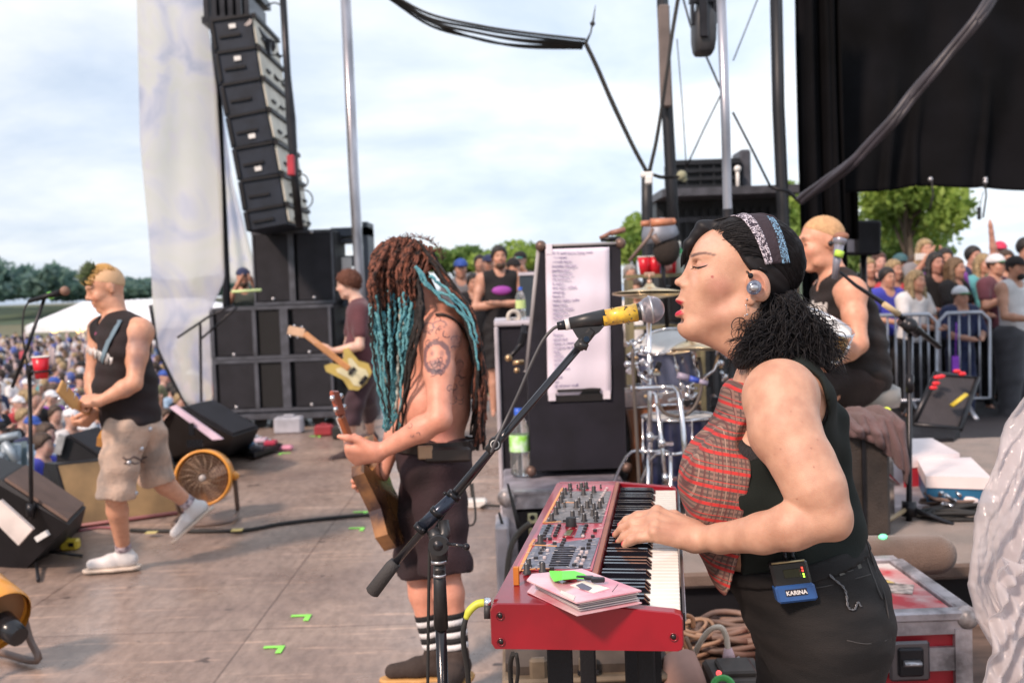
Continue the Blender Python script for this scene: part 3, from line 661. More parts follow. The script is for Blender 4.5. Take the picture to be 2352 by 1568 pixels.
# container / dark technical platform behind
DC = mat('container_paint', (0.012, 0.015, 0.021), 0.5, var=0.3, scale=3)
x0, x1, z0, z1 = rect(1512, 455, 1803, 800, 10.6)
t = thing('technical_container', 'dark ribbed technical container behind the keyboard player, carrying a louvred unit', 'container', ((x0 + x1) / 2, 11.2, 0))
m = MB(); m.box(((x0 + x1) / 2, 11.2, z1 / 2), (x1 - x0, 1.2, z1)); 
for k in range(15): m.box((x0 + (x1 - x0) * (k + .5) / 15, 10.585, z1 / 2), (.045, .03, z1 - .2))
m.build('body', DC, t)
MB().box(((x0 + x1) / 2, 10.58, z1 + .02), (x1 - x0 + .06, 1.26, .07)).box(((x0 + x1) / 2, 10.57, z1 - .2), (x1 - x0, .04, .05)).build('top_rail', CASEGREY, t)
x0b, x1b, z0b, z1b = rect(1546, 368, 1700, 450, 10.8); m = MB()
m.box(((x0b + x1b) / 2, 11.1, (z0b + z1b) / 2 + .04), (x1b - x0b, .6, z1b - z0b - .06))
for k in range(4): m.box(((x0b + x1b) / 2, 10.78, z0b + .09 + (z1b - z0b - .1) * k / 3.2), (x1b - x0b, .06, .035))
for k in range(6): m.box((x0b + (x1b - x0b) * k / 5, 10.79, (z0b + z1b) / 2 + .03), (.02, .05, z1b - z0b - .1))
m.build('louvred_unit', DC, t)
x0c, x1c, z0c, z1c = rect(1701, 352, 1726, 450, 10.8); MB().box(((x0c + x1c) / 2, 11, (z0c + z1c) / 2 + .04), (x1c - x0c, .4, z1c - z0c), bev=.02).build('side_tower', CASEGREY, t)
MB().tube([PY(1694, 385, 10.7), PY(1695, 448, 10.7)], .018, 8).ell(PY(1694, 388, 10.7), .035).ell(PY(1697, 447, 10.7), .035).build('white_hose', WHITE, t)
MB().ell(PY(1566, 404, 10.3), .05).ell(PY(1572, 412, 10.3), .03).build('rope_knot', mat('olive_rope', (.3, .3, .2), .8), t)
# =================================================================== stage gear, left side
YELLOW = mat('yellow_plastic', (.75, .58, .06), .4); ORANGE = mat('orange_plastic', (.80, .33, .04), .35, var=.1, coat=.3)
REDP = mat('red_cup_plastic', (.62, .012, .03), .3, var=.05); TEXTW = mat('white_print', (.75, .73, .72), .6)
GREENT = mat('green_tape', (.28, .85, .12), .6, var=.05)
# subwoofers and top cabinet
def sub(name, label, r, y, depth, cols, mid=True, group=None):
    x0, x1, z0, z1 = r; t = thing(name, label, 'loudspeaker', ((x0 + x1) / 2, y + depth / 2, z0), 0, group)
    W = x1 - x0; H = z1 - z0
    MB().box(((x0 + x1) / 2, y + depth / 2 + .04, (z0 + z1) / 2), (W - .002, depth - .06, H - .004), bev=.015).build('cabinet', BLACK, t)
    m = MB(); e = .035
    for zz_ in (z0 + e / 2 + .003, z1 - e / 2 - .003): m.box(((x0 + x1) / 2, y, zz_), (W - .006, .05, e))
    for c in cols: m.box((x0 + W * c[0] + .02, y - .003, (z0 + z1) / 2), (W * (c[1] - c[0]), .055, H - 2 * e - .008))
    m.build('front_frame', CASEGREY, t)
    return t, W, H, x0, z0
xl0, xl1, zl0, zl1 = rect(487, 702, 770, 944, 12.2)
zm = (zl0 + zl1) / 2
for k, (a_, b_, lb) in enumerate(((zl0, zm, 'lower of the two wide subwoofers at the stage corner, resting on the base'), (zm, zl1, 'upper of the two wide subwoofers, directly under the tall top cabinet'))):
    t, W, H, x0, z0 = sub('subwoofer', lb, (xl0, xl1, a_, b_), 12.2, 1.0, [(0, .03), (.345, .375), (.585, .65), (.955, .975)], group='stacked subwoofers')
    for (u0, u1) in ((.035, .345), (.655, .95)):
        gr = MB().box((x0 + .02 + W * (u0 + u1) / 2, 12.195, z0 + H / 2), (W * (u1 - u0) - .01, .03, H - .09), bev=.006).build('grille', GRILLE, t)
        MB().ell((x0 + W * (u0 + (u1 - u0) * .48), 12.175, z0 + .06), (.02, .012, .02)).build('badge', ALU, gr)
    MB().box((x0 + .02 + W * .48, 12.21, z0 + H / 2), (W * .2, .02, H - .09)).build('port', mat('port_dark', (.006, .006, .007), .8), t)
x0_, x1_, z0_, z1_ = rect(578, 528, 766, 697, 12.3)
t, W, H, x0, z0 = sub('top_cabinet', 'tall double-panel black loudspeaker standing on top of the subwoofers', (x0_, x1_, zl1 + .004, z1_), 12.35, .9, [(0, .02), (.46, .53), (.96, .98)])
for (u0, u1) in ((.02, .46), (.53, .96)):
    gr = MB().box((x0 + .02 + W * (u0 + u1) / 2, 12.34, z0 + H / 2), (W * (u1 - u0) - .008, .03, H - .09), bev=.006).build('grille', GRILLE, t)
    for zz_ in (z0 + .07, z0 + H - .03): MB().ell((x0 + W * (u0 + u1) / 2 + .0, 12.32, zz_), (.02, .012, .02)).build('badge', ALU, gr)
t = thing('stack_base', 'dark low dolly under the subwoofer stack', 'dolly', ((xl0 + xl1) / 2, 12.6, 0))
MB().box(((xl0 + xl1) / 2, 12.75, zl0 - .05), (xl1 - xl0 + .06, 1.1, .09), bev=.01).build('deck', CASEGREY, t)
m = MB()
for k in range(5):
    for yy in (12.35, 13.1): m.cyl((xl0 + .15 + k * .33, yy - .03, .07), (xl0 + .15 + k * .33, yy + .03, .07), .07)
m.build('castors', RUBBER, t)
MB().box(((xl0 + xl1) / 2, 12.75, (zl0 - .05) / 2 + .04), (xl1 - xl0 - .3, .5, zl0 - .2)).build('underframe', BLACK, t)
# dark rack behind the top cabinet
x0, x1, z0, z1 = rect(762, 522, 846, 640, 12.9)
t = thing('spare_rack', 'dark equipment rack partly hidden behind the tall top cabinet and the silver pole', 'rack', ((x0 + x1) / 2, 13.2, 0))
m = MB(); m.box(((x0 + x1) / 2, 13.2, z1 - .05), (x1 - x0, .6, .1)); m.box((x0 + .03, 13.2, z1 / 2), (.06, .6, z1)); m.box((x1 - .03, 13.2, z1 / 2 + .03), (.06, .6, z1 + .06))
for k in range(9): m.box(((x0 + x1) / 2, 13.2, .2 + k * (z1 - .35) / 8), (x1 - x0 - .14, .5, .12 if k % 2 else .05))
m.build('frame', mat('rack_blue_black', (.05, .065, .09), .5), t)
MB().box(((x0 + x1) / 2 - .05, 12.94, z1 - .5), (.12, .02, .3)).box((x1 - .1, 12.94, z1 - .3), (.1, .02, .05)).build('labels', WHITE, t)
# floor clutter by the subs
for i, (px, dy, s_, mm, lb, nm) in enumerate(((545, 968, .16, RUBBER, 'small black box left of the white bin under the subwoofers', 'junction_box'), (665, 972, .2, mat('pale_bin', (.45, .45, .5), .5), 'pale box on the floor in front of the subwoofer dolly', 'box'),
        (745, 978, .13, mat('dull_red', (.3, .03, .04), .5), 'small dark red case by the right end of the subwoofer dolly', 'case'), (790, 985, .15, RUBBER, 'black case behind the second guitarist\'s legs', 'case'))):
    q = PF(px, dy + 22); t = MB().box(q + V((0, 0, s_ * .45)), (s_ * 1.5, s_, s_ * .9), bev=.02).box(q + V((0, 0, s_ * .96)), (s_ * .6, s_ * .3, s_ * .12), bev=.01).build(nm, mm, base=q); tag(t, lb, nm.replace('_', ' '))
# ---------------------------------------------------------------- wedge monitors
def wedge(label, pts_left, depthv, panel, gm, parts=(), group=None, name='stage_monitor', face_inset=.02):
    """pts: outline polygon of one side; depthv: vector to the other side; panel: indices of the polygon edge that carries the grille"""
    b = min((V(p) for p in pts_left), key=lambda p: p.z); t = thing(name, label, 'monitor speaker', (b.x, b.y, 0), 0, group)
    MB().ngon(pts_left, depthv).build('cabinet', BLACK, t)
    i, j = panel; a, c = V(pts_left[i]), V(pts_left[j]); d = V(depthv); n = (c - a).cross(d).normalized()
    cen = sum((V(p) for p in pts_left), V((0, 0, 0))) / len(pts_left) + d / 2
    if n.dot((a + c) / 2 + d / 2 - cen) < 0: n = -n
    e = (c - a).normalized(); dn = d.normalized(); f = face_inset
    q = [a + e * f + dn * f, c - e * f + dn * f, c - e * f + d - dn * f, a + e * f + d - dn * f]
    MB().ngon([x + n * .018 for x in q], -n * .016).build('grille', gm, t)
    return t, a, c, d, n
TANG = mat('dusty_tan_grille', (.30, .19, .085), .7, var=.25, scale=3, bump=.4, bscale=240)
# the big wedge behind the singer's legs: grille faces the stage (towards +x and the camera)
A = PF(168, 1215); B = PF(425, 1180); yv = B - A
top1 = P(128, 1050, 6.45); a0 = A; up_ = V((-.16, .14, .42))
t, *_ = wedge('tan-grilled stage monitor lying on the stage edge behind the mohawked singer\'s legs', [A, A + up_, A + up_ + V((-.22, .35, -.04)), A + V((-.42, .4, 0))], (B - A) * 1.05, (0, 1), TANG, group='monitors along the stage edge')
MB().tube([A + V((0, -.012, .02)), B + V((0, -.012, .02))], .014, 6).build('edge_trim', mat('dusty_red_trim', (.32, .12, .12), .5), t)
A2 = PF(330, 1075); B2 = PF(400, 1068)
t, *_ = wedge('dark stage monitor with sloping top seen left of the mohawked singer\'s hip', [P(130, 1108, 7.7), P(130, 1008, 7.7), P(150, 1000, 7.7), P(258, 1072, 7.7), P(262, 1108, 7.7)], (.05, .45, 0), (2, 3), GRILLE, group='monitors along the stage edge')
MB().box(P(138, 1020, 7.66), (.05, .02, .14), Matrix.Rotation(.3, 3, 'Y')).build('corner_plate', ALU, t)
# near left corner wedge
g0 = PF(-40, 1330); 
t, *_ = wedge('brown dusty stage monitor cut off by the bottom left edge behind the tall mic stand', [PF(-60, 1300), P(-60, 1080, 6.0), P(0, 1100, 6.0), P(158, 1205, 5.95), PF(150, 1250), PF(60, 1305)], (-.1, .5, 0), (2, 3), mat('dusty_brown_grille', (.15, .095, .075), .75, bump=.4, bscale=220), group='monitors along the stage edge')
MB().ngon([P(0, 1148, 5.85), P(75, 1215, 5.85), P(42, 1252, 5.85), P(-30, 1180, 5.85)], (0, .03, 0)).build('pale_side_panel', mat('pale_side', (.7, .62, .58), .35), t)  # pale quad set on the side of the cabinet
MB().box(P(97, 1230, 5.8), (.07, .03, .03), Matrix.Rotation(-.5, 3, 'Y')).build('handle', WHITE, t)
# wedge behind the singer to the right
t, *_ = wedge('black stage monitor with a pale pink edge strip, right of the singer\'s hip', [PF(352, 1062), P(372, 970, 8.9), P(398, 938, 8.9), P(420, 934, 8.9), P(535, 1002, 8.9), PF(520, 1052)], (.1, .5, 0), (3, 4), GRILLE, group='monitors along the stage edge')
MB().ngon([P(388, 935, 8.82), P(402, 930, 8.82), P(512, 1008, 8.82), P(488, 1010, 8.82)], (0, .03, 0)).build('edge_strip', mat('pale_pink_strip', (.72, .55, .66), .4), t)
MB().box(P(440, 985, 8.8), (.04, .02, .1)).box(P(448, 1018, 8.8), (.13, .02, .06)).build('handle', BLACKG, t)
# crates / crowd barrier structure beyond the stage edge (bottom left)
t = thing('crowd_barrier', 'grey-blue steel crowd barrier panels seen past the tall mic stand at far left', 'barrier', (PY(0, 1050, 7.6).x, 7.6, -1.55)); m = MB()
for (a_, b_) in (((-20, 1010), (45, 998)), ((10, 1015), (40, 1060)), ((-20, 1040), (10, 1050)), ((0, 1120), (60, 1100))): m.tube([PY(*a_, 7.6), PY(*b_, 7.6)], .03, 6)
for k in range(4): m.tube([PY(-20 + 30 * k, 1020, 7.7), PY(-20 + 30 * k, 1400, 7.7)], .025, 6)
m.build('rails', mat('blue_grey_steel', (.35, .42, .48), .5, metal=.3), t)
MB().add([PY(-30, 1025, 7.75), PY(62, 1012, 7.75), PY(75, 1300, 7.75), PY(-30, 1300, 7.75)], [(0, 1, 2, 3)]).build('panel', mat('blue_grey_sheet', (.13, .19, .22), .5), t)
# ---------------------------------------------------------------- fans
def fan(label, c, rad, face, tilt=0.0):
    c = V(c); f = V(face).normalized(); t = thing('floor_fan', label, 'fan', (c.x, c.y, 0), 0, 'orange floor fans')
    sh = MB().lathe([(rad * .98, -.10), (rad * 1.04, -.09), (rad * 1.05, .08), (rad * .98, .095), (rad * .95, .085), (rad * .94, -.08)], c, f, 40).build('housing', ORANGE, t)
    m = MB(); q = V((0, 0, 1)).rotation_difference(f)
    for k in range(9): m.torus(c + f * (.07 + .025 * (1 - (k / 8) ** 2)), rad * (.12 + .83 * k / 8), .0028, f, 36, 4)
    for k in range(16):
        a = 2 * PI * k / 16; d = q @ V((math.cos(a), math.sin(a), 0)); e = q @ V((math.cos(a + .5), math.sin(a + .5), 0)); m.tube([c + d * rad * .1 + f * .095, c + (d + e) * .27 * rad + f * .09, c + e * rad * .96 + f * .07], .0028, 4)
    m.build('guard', mat('guard_wire', (.35, .25, .18), .35, metal=.6), t)
    m = MB()
    for k in range(4):
        a = PI / 2 * k + .4; d = q @ V((math.cos(a), math.sin(a), 0)); e = q @ V((-math.sin(a), math.cos(a), 0))
        m.add([c + d * rad * .15 - e * .03, c + d * rad * .85 - e * rad * .1 + f * .02, c + d * rad * .85 + e * rad * .45 - f * .03, c + d * rad * .2 + e * rad * .15], [(0, 1, 2, 3)], True)
    MB().lathe([(0, -.06), (rad * .94, -.06)], c, f, 30).build('back_disc', mat('fan_back', (.28, .14, .06), .5), t)
    m.build('blades', mat('fan_blade_brown', (.13, .07, .05), .5), t)
    MB().lathe([(0, .1), (rad * .13, .098), (rad * .16, .06), (rad * .16, -.08), (0, -.09)], c, f, 20).build('hub', mat('hub_grey', (.4, .36, .34), .3), t)
    s = f.cross(V((0, 0, 1))).normalized(); m = MB()
    for sg in (-1, 1): m.ell(c + s * sg * rad * 1.12, (.03, .03, .03))
    m.build('side_knobs', ORANGE, t)
    fl = V((c.x, c.y, 0)); fw = V((f.x, f.y, 0)).normalized()
    pts = [c + s * rad * 1.1, V((*(c + s * rad * 1.1).xy, .12)) - fw * .05, fl + s * rad * 1.05 + V((0, 0, .03)) - fw * .1, fl + s * rad + fw * .2 + V((0, 0, .03)), fl + fw * .26 + V((0, 0, .03)), fl - s * rad + fw * .2 + V((0, 0, .03)), fl - s * rad * 1.05 + V((0, 0, .03)) - fw * .1, V((*(c - s * rad * 1.1).xy, .12)) - fw * .05, c - s * rad * 1.1]
    MB().tube(bez(pts, 40), .016, 8).build('stand', mat('brown_tube', (.16, .11, .09), .4), t)
    MB().tube([c - f * .1, c - f * .22], [rad * .4, rad * .3], 16).build('motor', BLACKG, t)
    return t
c = P(470, 1096, 7.35); fan('orange floor fan facing the camera, right of the singer\'s rear shoe', c, .18, (.12, -1, .12))
c = P(-30, 1402, 4.45); fan('orange floor fan cut off by the left edge of the frame, bottom corner', c, .135, (-.75, .45, .35))
# ---------------------------------------------------------------- floor bits: cable, tapes, yellow plug box
q0 = [PF(300, 1222), PF(420, 1224), PF(560, 1222), PF(640, 1208), PF(740, 1196), PF(850, 1186), PF(960, 1184)]
tag(MB().tube([p_ + V((0, 0, .014)) for p_ in bez(q0, 40)], .013, 8).build('floor_cable', RUBBER, base=q0[0]), 'long black cable lying across the stage floor behind the dreadlocked guitarist', 'cable')
q0 = [PF(180, 1222), PF(235, 1214), PF(290, 1220)]; tag(MB().tube([p_ + V((0, 0, .01)) for p_ in bez(q0, 12)], .009, 6).build('floor_cable', mat('dusty_red_cable', (.3, .1, .12), .5), base=q0[0]), 'thin dusty red cable at the foot of the tan-grilled monitor', 'cable')
def tapeL(dx, dy, w_, flip, lb, ang=0.0):
    c = PF(dx, dy, .004); m = MB(); m.box(c + V((0, 0, .001)), (w_, .025, .002)); m.box(c + V((w_ / 2 * flip - .012 * flip, -.045, .001)), (.025, .07, .002)); tag(m.build('floor_tape', GREENT, base=c), lb, 'tape', 'green tape marks on the floor')
for a_ in ((828, 1175, .10, 1, 'green tape mark between the cable and the guitar body, uppermost of the nearby pair'), (820, 1212, .10, 1, 'green tape mark just below the floor cable, left of the guitar body'), (692, 1413, .095, 1, 'green tape mark in the open floor above the lowest mark'), (630, 1485, .09, 1, 'lowest green tape mark, beside small dark stains'), (655, 1040, .1, -1, 'far green tape mark right of the pedalboard'), (725, 1001, .12, 1, 'farthest green tape mark near the subwoofer dolly')): tapeL(*a_)
for a_, lb in (((348, 1222), 'small yellow tape on the floor cable right of the singer\'s front leg'), ((545, 1216), 'small yellow tape on the floor cable right of the fan')):
    c = PF(*a_, .03); tag(MB().box(c, (.07, .06, .004)).build('cable_tape', mat('dull_yellow_tape', (.6, .5, .2), .6), base=c), lb, 'tape')
c = PF(162, 1262, 0); t = thing('plug_box', 'yellow plug box on the floor beside the base of the tall mic stand', 'plug box', tuple(c)); MB().box(c + V((0, 0, .035)), (.11, .07, .065), bev=.012).build('body', YELLOW, t); MB().box(c + V((.02, -.036, .04)), (.03, .01, .025)).build('socket', BLACKG, t)
# pedalboard
t = thing('pedalboard', 'guitar pedalboard crowded with small pedals in front of the subwoofers', 'pedalboard', tuple(PF(575, 1045)))
a, b, c_, d_ = PF(500, 1035), PF(585, 1058), PF(650, 1035), PF(565, 1010)
MB().ngon([x + V((0, 0, .03)) for x in (a, b, c_, d_)], (0, 0, .04)).build('board', BLACK, t)
pc = [(.4, .65, .72), (.7, .25, .45), (.12, .3, .3), (.7, .7, .75), (.15, .35, .6), (.65, .5, .6), (.1, .1, .12), (.5, .05, .1)]
for i in range(4):
    for j in range(2):
        u, v = (i + .5) / 4, (j + .5) / 2; q = a.lerp(b, u).lerp(d_.lerp(c_, u), v) + V((0, 0, .09))
        k = (i * 2 + j) % 8; pd = MB().box(q, (.11, .13, .04), bev=.008).build('pedal', mat('pedal_%d' % k, pc[k], .35), t)
        MB().cyl(q + V((0, -.03, .02)), q + V((0, -.03, .04)), .012).build('footswitch', CHROME, pd)
tag(MB().box(PF(655, 1035) + V((0, 0, .03)), (.16, .1, .05), bev=.02).build('cloth_bundle', mat('pink_cloth', (.6, .25, .35), .8), base=PF(655, 1035)), 'pinkish-red bundle at the right end of the pedalboard', 'cloth')
# ---------------------------------------------------------------- microphone stands
def mic(parent, a, b, r, clip=True, ball=ALU):
    """a: tail, b: centre of ball"""
    a, b = V(a), V(b); d = (b - a).normalized(); m = MB()
    m.tube([a, a + d * (b - a).length * .9], [r * .42, r * .72], 12); m.build('microphone_body', BLACK, parent)
    MB().ell(b, r, nu=16, nv=10).build('microphone_head', ball, parent)
tall = P(67, 1085, 6.0)
t = thing('microphone_stand', 'tall microphone stand with a red cup holder left of the mohawked singer', 'microphone stand', tuple(PF(82, 1290)))
b0 = PF(82, 1285); J = P(68, 838, 5.95)
MB().tube([b0 + V((0, 0, .03)), P(72, 1170, 5.95), J], [.014, .012, .011], 10).cyl(P(70, 1185, 5.95), P(70, 1155, 5.95), .022).cyl(P(68, 862, 5.95), J, .02).build('pole', METAL, t)
MB().tube([P(28, 890, 5.9), P(62, 800, 5.95), P(102, 686, 5.9)], .010, 8).build('boom', METAL, t)
m = MB()
for e in (PF(190, 1280), PF(88, 1338), PF(-5, 1300)): m.tube([b0 + V((0, 0, .06)), e + V((0, 0, .012))], .010, 6)
m.build('base_legs', METAL, t)
mic(t, P(66, 692, 5.9), P(149, 668, 5.85), .026, ball=mat('brown_ball', (.25, .14, .1), .6))
MB().tube([P(112, 680, 5.88), P(120, 677, 5.88)], .021, 10).build('green_band', GREENT, t)
MB().tube(bez([P(66, 692, 5.9), P(55, 715, 5.9), P(52, 770, 5.9), P(62, 840, 5.93), P(70, 960, 5.93)], 20), .005, 6).build('cable', RUBBER, t)
MB().torus(P(95, 852, 5.9), .048, .006, (0, 0, 1), 24, 6).tube([P(72, 850, 5.93), P(80, 852, 5.9)], .008, 6).build('cup_holder', METAL, t)
t = thing('cup', 'red plastic cup with pale rim in the holder on the tall mic stand', 'cup', tuple(P(96, 868, 5.9)))
cc = P(96, 869, 5.9); MB().lathe([(0, 0), (.032, 0), (.046, .118), (.043, .118), (.030, .006), (0, .006)], cc, n=24).build('body', REDP, t)
MB().torus(cc + V((0, 0, .118)), .0455, .004, n=28, m=6).build('rim', WHITE, t); MB().lathe([(0, .108), (.042, .108)], cc, n=20).build('drink', mat('beer', (.75, .55, .2), .3), t)
t = thing('microphone_stand', 'slim black microphone stand in front of the subwoofers and the scrim', 'microphone stand', tuple(PF(462, 985)))
MB().tube([PF(463, 985), P(460, 745, 10.6)], .014, 8).tube([P(408, 775, 10.6), P(478, 728, 10.5), P(536, 700, 10.4)], .012, 6).tube([P(462, 778, 10.6), P(500, 745, 10.6), P(545, 705, 10.5)], .012, 6).build('pole_and_boom', METAL, t)
m = MB()
for e in (PF(440, 990), PF(490, 992), PF(465, 1000)): m.tube([PF(463, 985) + V((0, 0, .1)), e + V((0, 0, .01))], .01, 6)
m.build('base_legs', METAL, t)
MB().tube([P(532, 670, 10.4), P(600, 666, 10.4)], .014, 8).build('tape_strip', mat('neon_tape', (.6, .75, .35), .5), t)
# ---------------------------------------------------------------- audience on the lower ground
# =================================================================== people
SKINP = mat('skin', (1, 1, 1), 0.5, var=0.10, scale=35, attr='Col', bump=0.12, bscale=150, sss=0.12)
LIGHTSKIN = (0.50, 0.27, 0.19); WARMSKIN = (0.62, 0.34, 0.23)
def cloth(name, col, **k):
    k.setdefault('rough', .85); k.setdefault('bump', .35); k.setdefault('bscale', 140); k.setdefault('var', .12); k.setdefault('sheen', .15); return mat(name, col, **k)
def ax(f, u):
    f = V(f).normalized(); u = V(u); s = u.cross(f).normalized(); u = f.cross(s); return f, s, u   # forward, left side, up
def head_sdf(S, c, f, u, hs=1.0, detail=True, k=.02, beard=False):
    f, s, u = ax(f, u); M3 = Matrix((f, s, u)).transposed(); c = V(c)
    def q(a, b, d): return c + (f * a + s * b + u * d) * hs
    def r(*a): return tuple(x * hs for x in a)
    S.ell(q(-.012, 0, .032), r(.098, .077, .092), M3, k); S.ell(q(.024, 0, -.035), r(.068, .060, .082), M3, k)
    if detail:
        S.ell(q(.066, 0, -.097), r(.022, .024, .02), M3, .02 * hs)
        for b in (-1, 1):
            S.ell(q(.055, .038 * b, -.022), r(.034, .026, .028), M3, .02 * hs); S.ell(q(.03, .048 * b, -.075), r(.035, .016, .024), M3, .02 * hs)
        S.ell(q(.082, 0, .036), r(.016, .05, .013), M3, .015 * hs)
        for b in (-1, 1):
            S.ell(q(.1, .032 * b, .012), r(.018, .017, .012), M3, .012 * hs, -1); S.ell(q(.076, .031 * b, .012), r(.0135, .0135, .0135), M3, .003 * hs)
        S.cap(q(.088, 0, .022), q(.108, 0, -.018), .0075 * hs, .012 * hs, .012 * hs)
        for b in (-1, 1): S.ell(q(.095, .012 * b, -.024), r(.011, .008, .008), M3, .006 * hs)
        S.ell(q(.090, 0, -.054), r(.011, .024, .0065), M3, .006 * hs); S.ell(q(.088, 0, -.068), r(.010, .021, .007), M3, .006 * hs)
        S.ell(q(.104, 0, -.061), r(.016, .017, .0022), M3, .003 * hs, -1)
    for b in (-1, 1):
        S.ell(q(-.012, .079 * b, -.002), r(.019, .008, .031), M3, .008 * hs)
        if detail: S.ell(q(-.006, .090 * b, .000), r(.010, .008, .018), M3, .004 * hs, -1)
    return q
def hand_sdf(S, w, d, n, t, curl=(.5, .6, .6, .7), s=1.0, thumb=.3, spread=.0, k=.010, bend=(1, 1.25, .9), fat=1.0):
    """w wrist, d towards the knuckles, n palm side, t thumb side"""
    d = V(d).normalized(); n = (V(n) - d * V(n).dot(d)).normalized(); t = (V(t) - d * V(t).dot(d) - n * V(t).dot(n)).normalized(); w = V(w); tips = []
    for i, (lat, kl, ln) in enumerate(((.030, .086, .94), (.010, .090, 1.02), (-.010, .087, .96), (-.029, .079, .78))):
        kn = w + (d * kl + t * lat) * s; S.cap(w + t * lat * .45 * s + d * .01 * s, kn, .0165 * s * fat, .0125 * s * fat, .018 * s)
        a = 0; p = kn; dd = (d + t * lat * spread * 10).normalized(); rr = (.0102, .0092, .0082, .0066)
        for j, L_ in enumerate((.042, .027, .021)):
            a += curl[i] * bend[j]; e = p + (dd * math.cos(a) + n * math.sin(a)) * L_ * ln * s; S.cap(p, e, rr[j] * s * fat, rr[j + 1] * s * fat, k * (.9 if j else 1) * s * .55); p = e
        tips.append((p, (dd * math.cos(a) + n * math.sin(a))))
    b0 = w + (t * .020 + d * .018) * s; b1 = b0 + (d * .72 + t * .62 + n * .25).normalized() * .045 * s
    b2 = b1 + (d * (.85) + t * (.35 - thumb) + n * thumb).normalized() * .033 * s; b3 = b2 + (d * .8 + t * (.1 - thumb) + n * (thumb + .2)).normalized() * .026 * s
    S.cap(b0, b1, .016 * s, .0125 * s, .014 * s); S.cap(b1, b2, .0115 * s, .0105 * s, .006 * s); S.cap(b2, b3, .0105 * s, .0078 * s, .006 * s); tips.append((b3, (b3 - b2).normalized()))
    return tips
def figure(label, J, hair=None, skin=LIGHTSKIN, top=None, bottom=None, shoes=None, h=.009, base=None, group=None, mass=1.0, hs=1.0, spots=(), hands=None, detail=True, face=True, extra=None, shk=None, topfold=0, sleeve=0):
    """J: joints. one continuous body mesh; clothes, hair and shoes are children"""
    f, s, u = ax(J['f'], J.get('u', (0, 0, 1))); S = SDF(); hc = V(J['head'])
    hq = head_sdf(S, hc, f, u, hs, detail=detail)
    nk, ch, pe = V(J['neck']), V(J['chest']), V(J['pelvis']); sl, sr, hl, hr = [V(J[k]) for k in ('sl', 'sr', 'hl', 'hr')]; m_ = mass
    S.cap(hq(-.02, 0, -.05), nk, .056 * hs, .062, .03)
    T = SDF(); wd = (sl - sr).normalized(); bf = V(J.get('bf', J['f'])); bf.z = 0; bf.normalize()
    up1 = (nk - pe).normalized(); Mt = Matrix((bf, wd, bf.cross(wd))).transposed() if abs(bf.dot(wd)) < .9 else Matrix.Identity(3)
    shw = (sl - sr).length / 2
    T.cap(nk - up1 * .02, sl.lerp(sr, .18) + up1 * .0, .060, .062, .05); T.cap(nk - up1 * .02, sr.lerp(sl, .18), .060, .062, .05)
    T.cap(sl.lerp(sr, .12), sr.lerp(sl, .12), .066, .066, .05)
    T.ell(ch, (.118 * m_, shw * .92, .16), Mt, .07); mid = ch.lerp(pe, .5); T.ell(mid + bf * .015 * m_, (.115 * m_ * J.get('belly', 1), .155 * m_, .15), Mt, .07)
    T.ell(pe, (.118 * m_, .165 * m_, .12), Mt, .06)
    for q in T.p: S.p.append(q)
    for side in ('l', 'r'):
        sh, el, wr = V(J['s' + side]), V(J['e' + side]), V(J['w' + side]); a = m_ * .5 + .5
        S.ell(sh, .064 * a, k=.04); S.cap(sh, sh.lerp(el, .45), .058 * a, .050 * a, .04); S.cap(sh.lerp(el, .45), el, .050 * a, .039 * a, .03)
        S.cap(el, el.lerp(wr, .3), .040 * a, .043 * a, .02); S.cap(el.lerp(wr, .3), wr, .043 * a, .027, .02)
        hd = (hands or {}).get(side)
        if hd: hand_sdf(S, wr, *hd[:3], **(hd[3] if len(hd) > 3 else {}))
        else: dd = (wr - el).normalized(); S.cap(wr, wr + dd * .09, .030, .026, .02); S.cap(wr + dd * .08, wr + dd * .15, .022, .013, .02)
        hp, kn, an = V(J['h' + side]), V(J['k' + side]), V(J['a' + side])
        S.cap(hp, kn, .088 * m_, .058, .04); S.cap(kn, kn.lerp(an, .35), .054, .056, .03); S.cap(kn.lerp(an, .35), an, .056, .036, .02)
        tv = V(J['t' + side]).normalized(); uu_ = V(J.get('u' + side, (0, 0, 1))).normalized(); S.cap(an - uu_ * .03, an - uu_ * .055 + tv * .10, .030, .020, .01)
    root = thing('person', label, 'person', base if base else (pe.x, pe.y, 0), 0, group)
    me = S.mesh('body', h); sp_ = []
    if face:
        for b in (-1, 1):
            sp_ += [(hq(.098, .031 * b, .040), (.03 * hs, .022 * hs, .008 * hs), J.get('brow', (.08, .045, .03)), .75, 3), (hq(.094, .031 * b, .012), (.016 * hs, .015 * hs, .007 * hs), (.05, .03, .03), .8, 3)]
        sp_ += [(hq(.1, 0, -.06), (.022 * hs, .022 * hs, .013 * hs), (.45, .13, .12), .6, 2), (hq(.1, 0, -.061), (.024 * hs, .017 * hs, .004 * hs), (.12, .03, .03), .7, 3), (hq(.085, .04, -.03), .035 * hs, (.68, .25, .18), .35, 1.5), (hq(.085, -.04, -.03), .035 * hs, (.68, .25, .18), .35, 1.5)]
    paint(me, skin, sp_ + list(spots)); body = mkobj('body', me, SKINP, root)
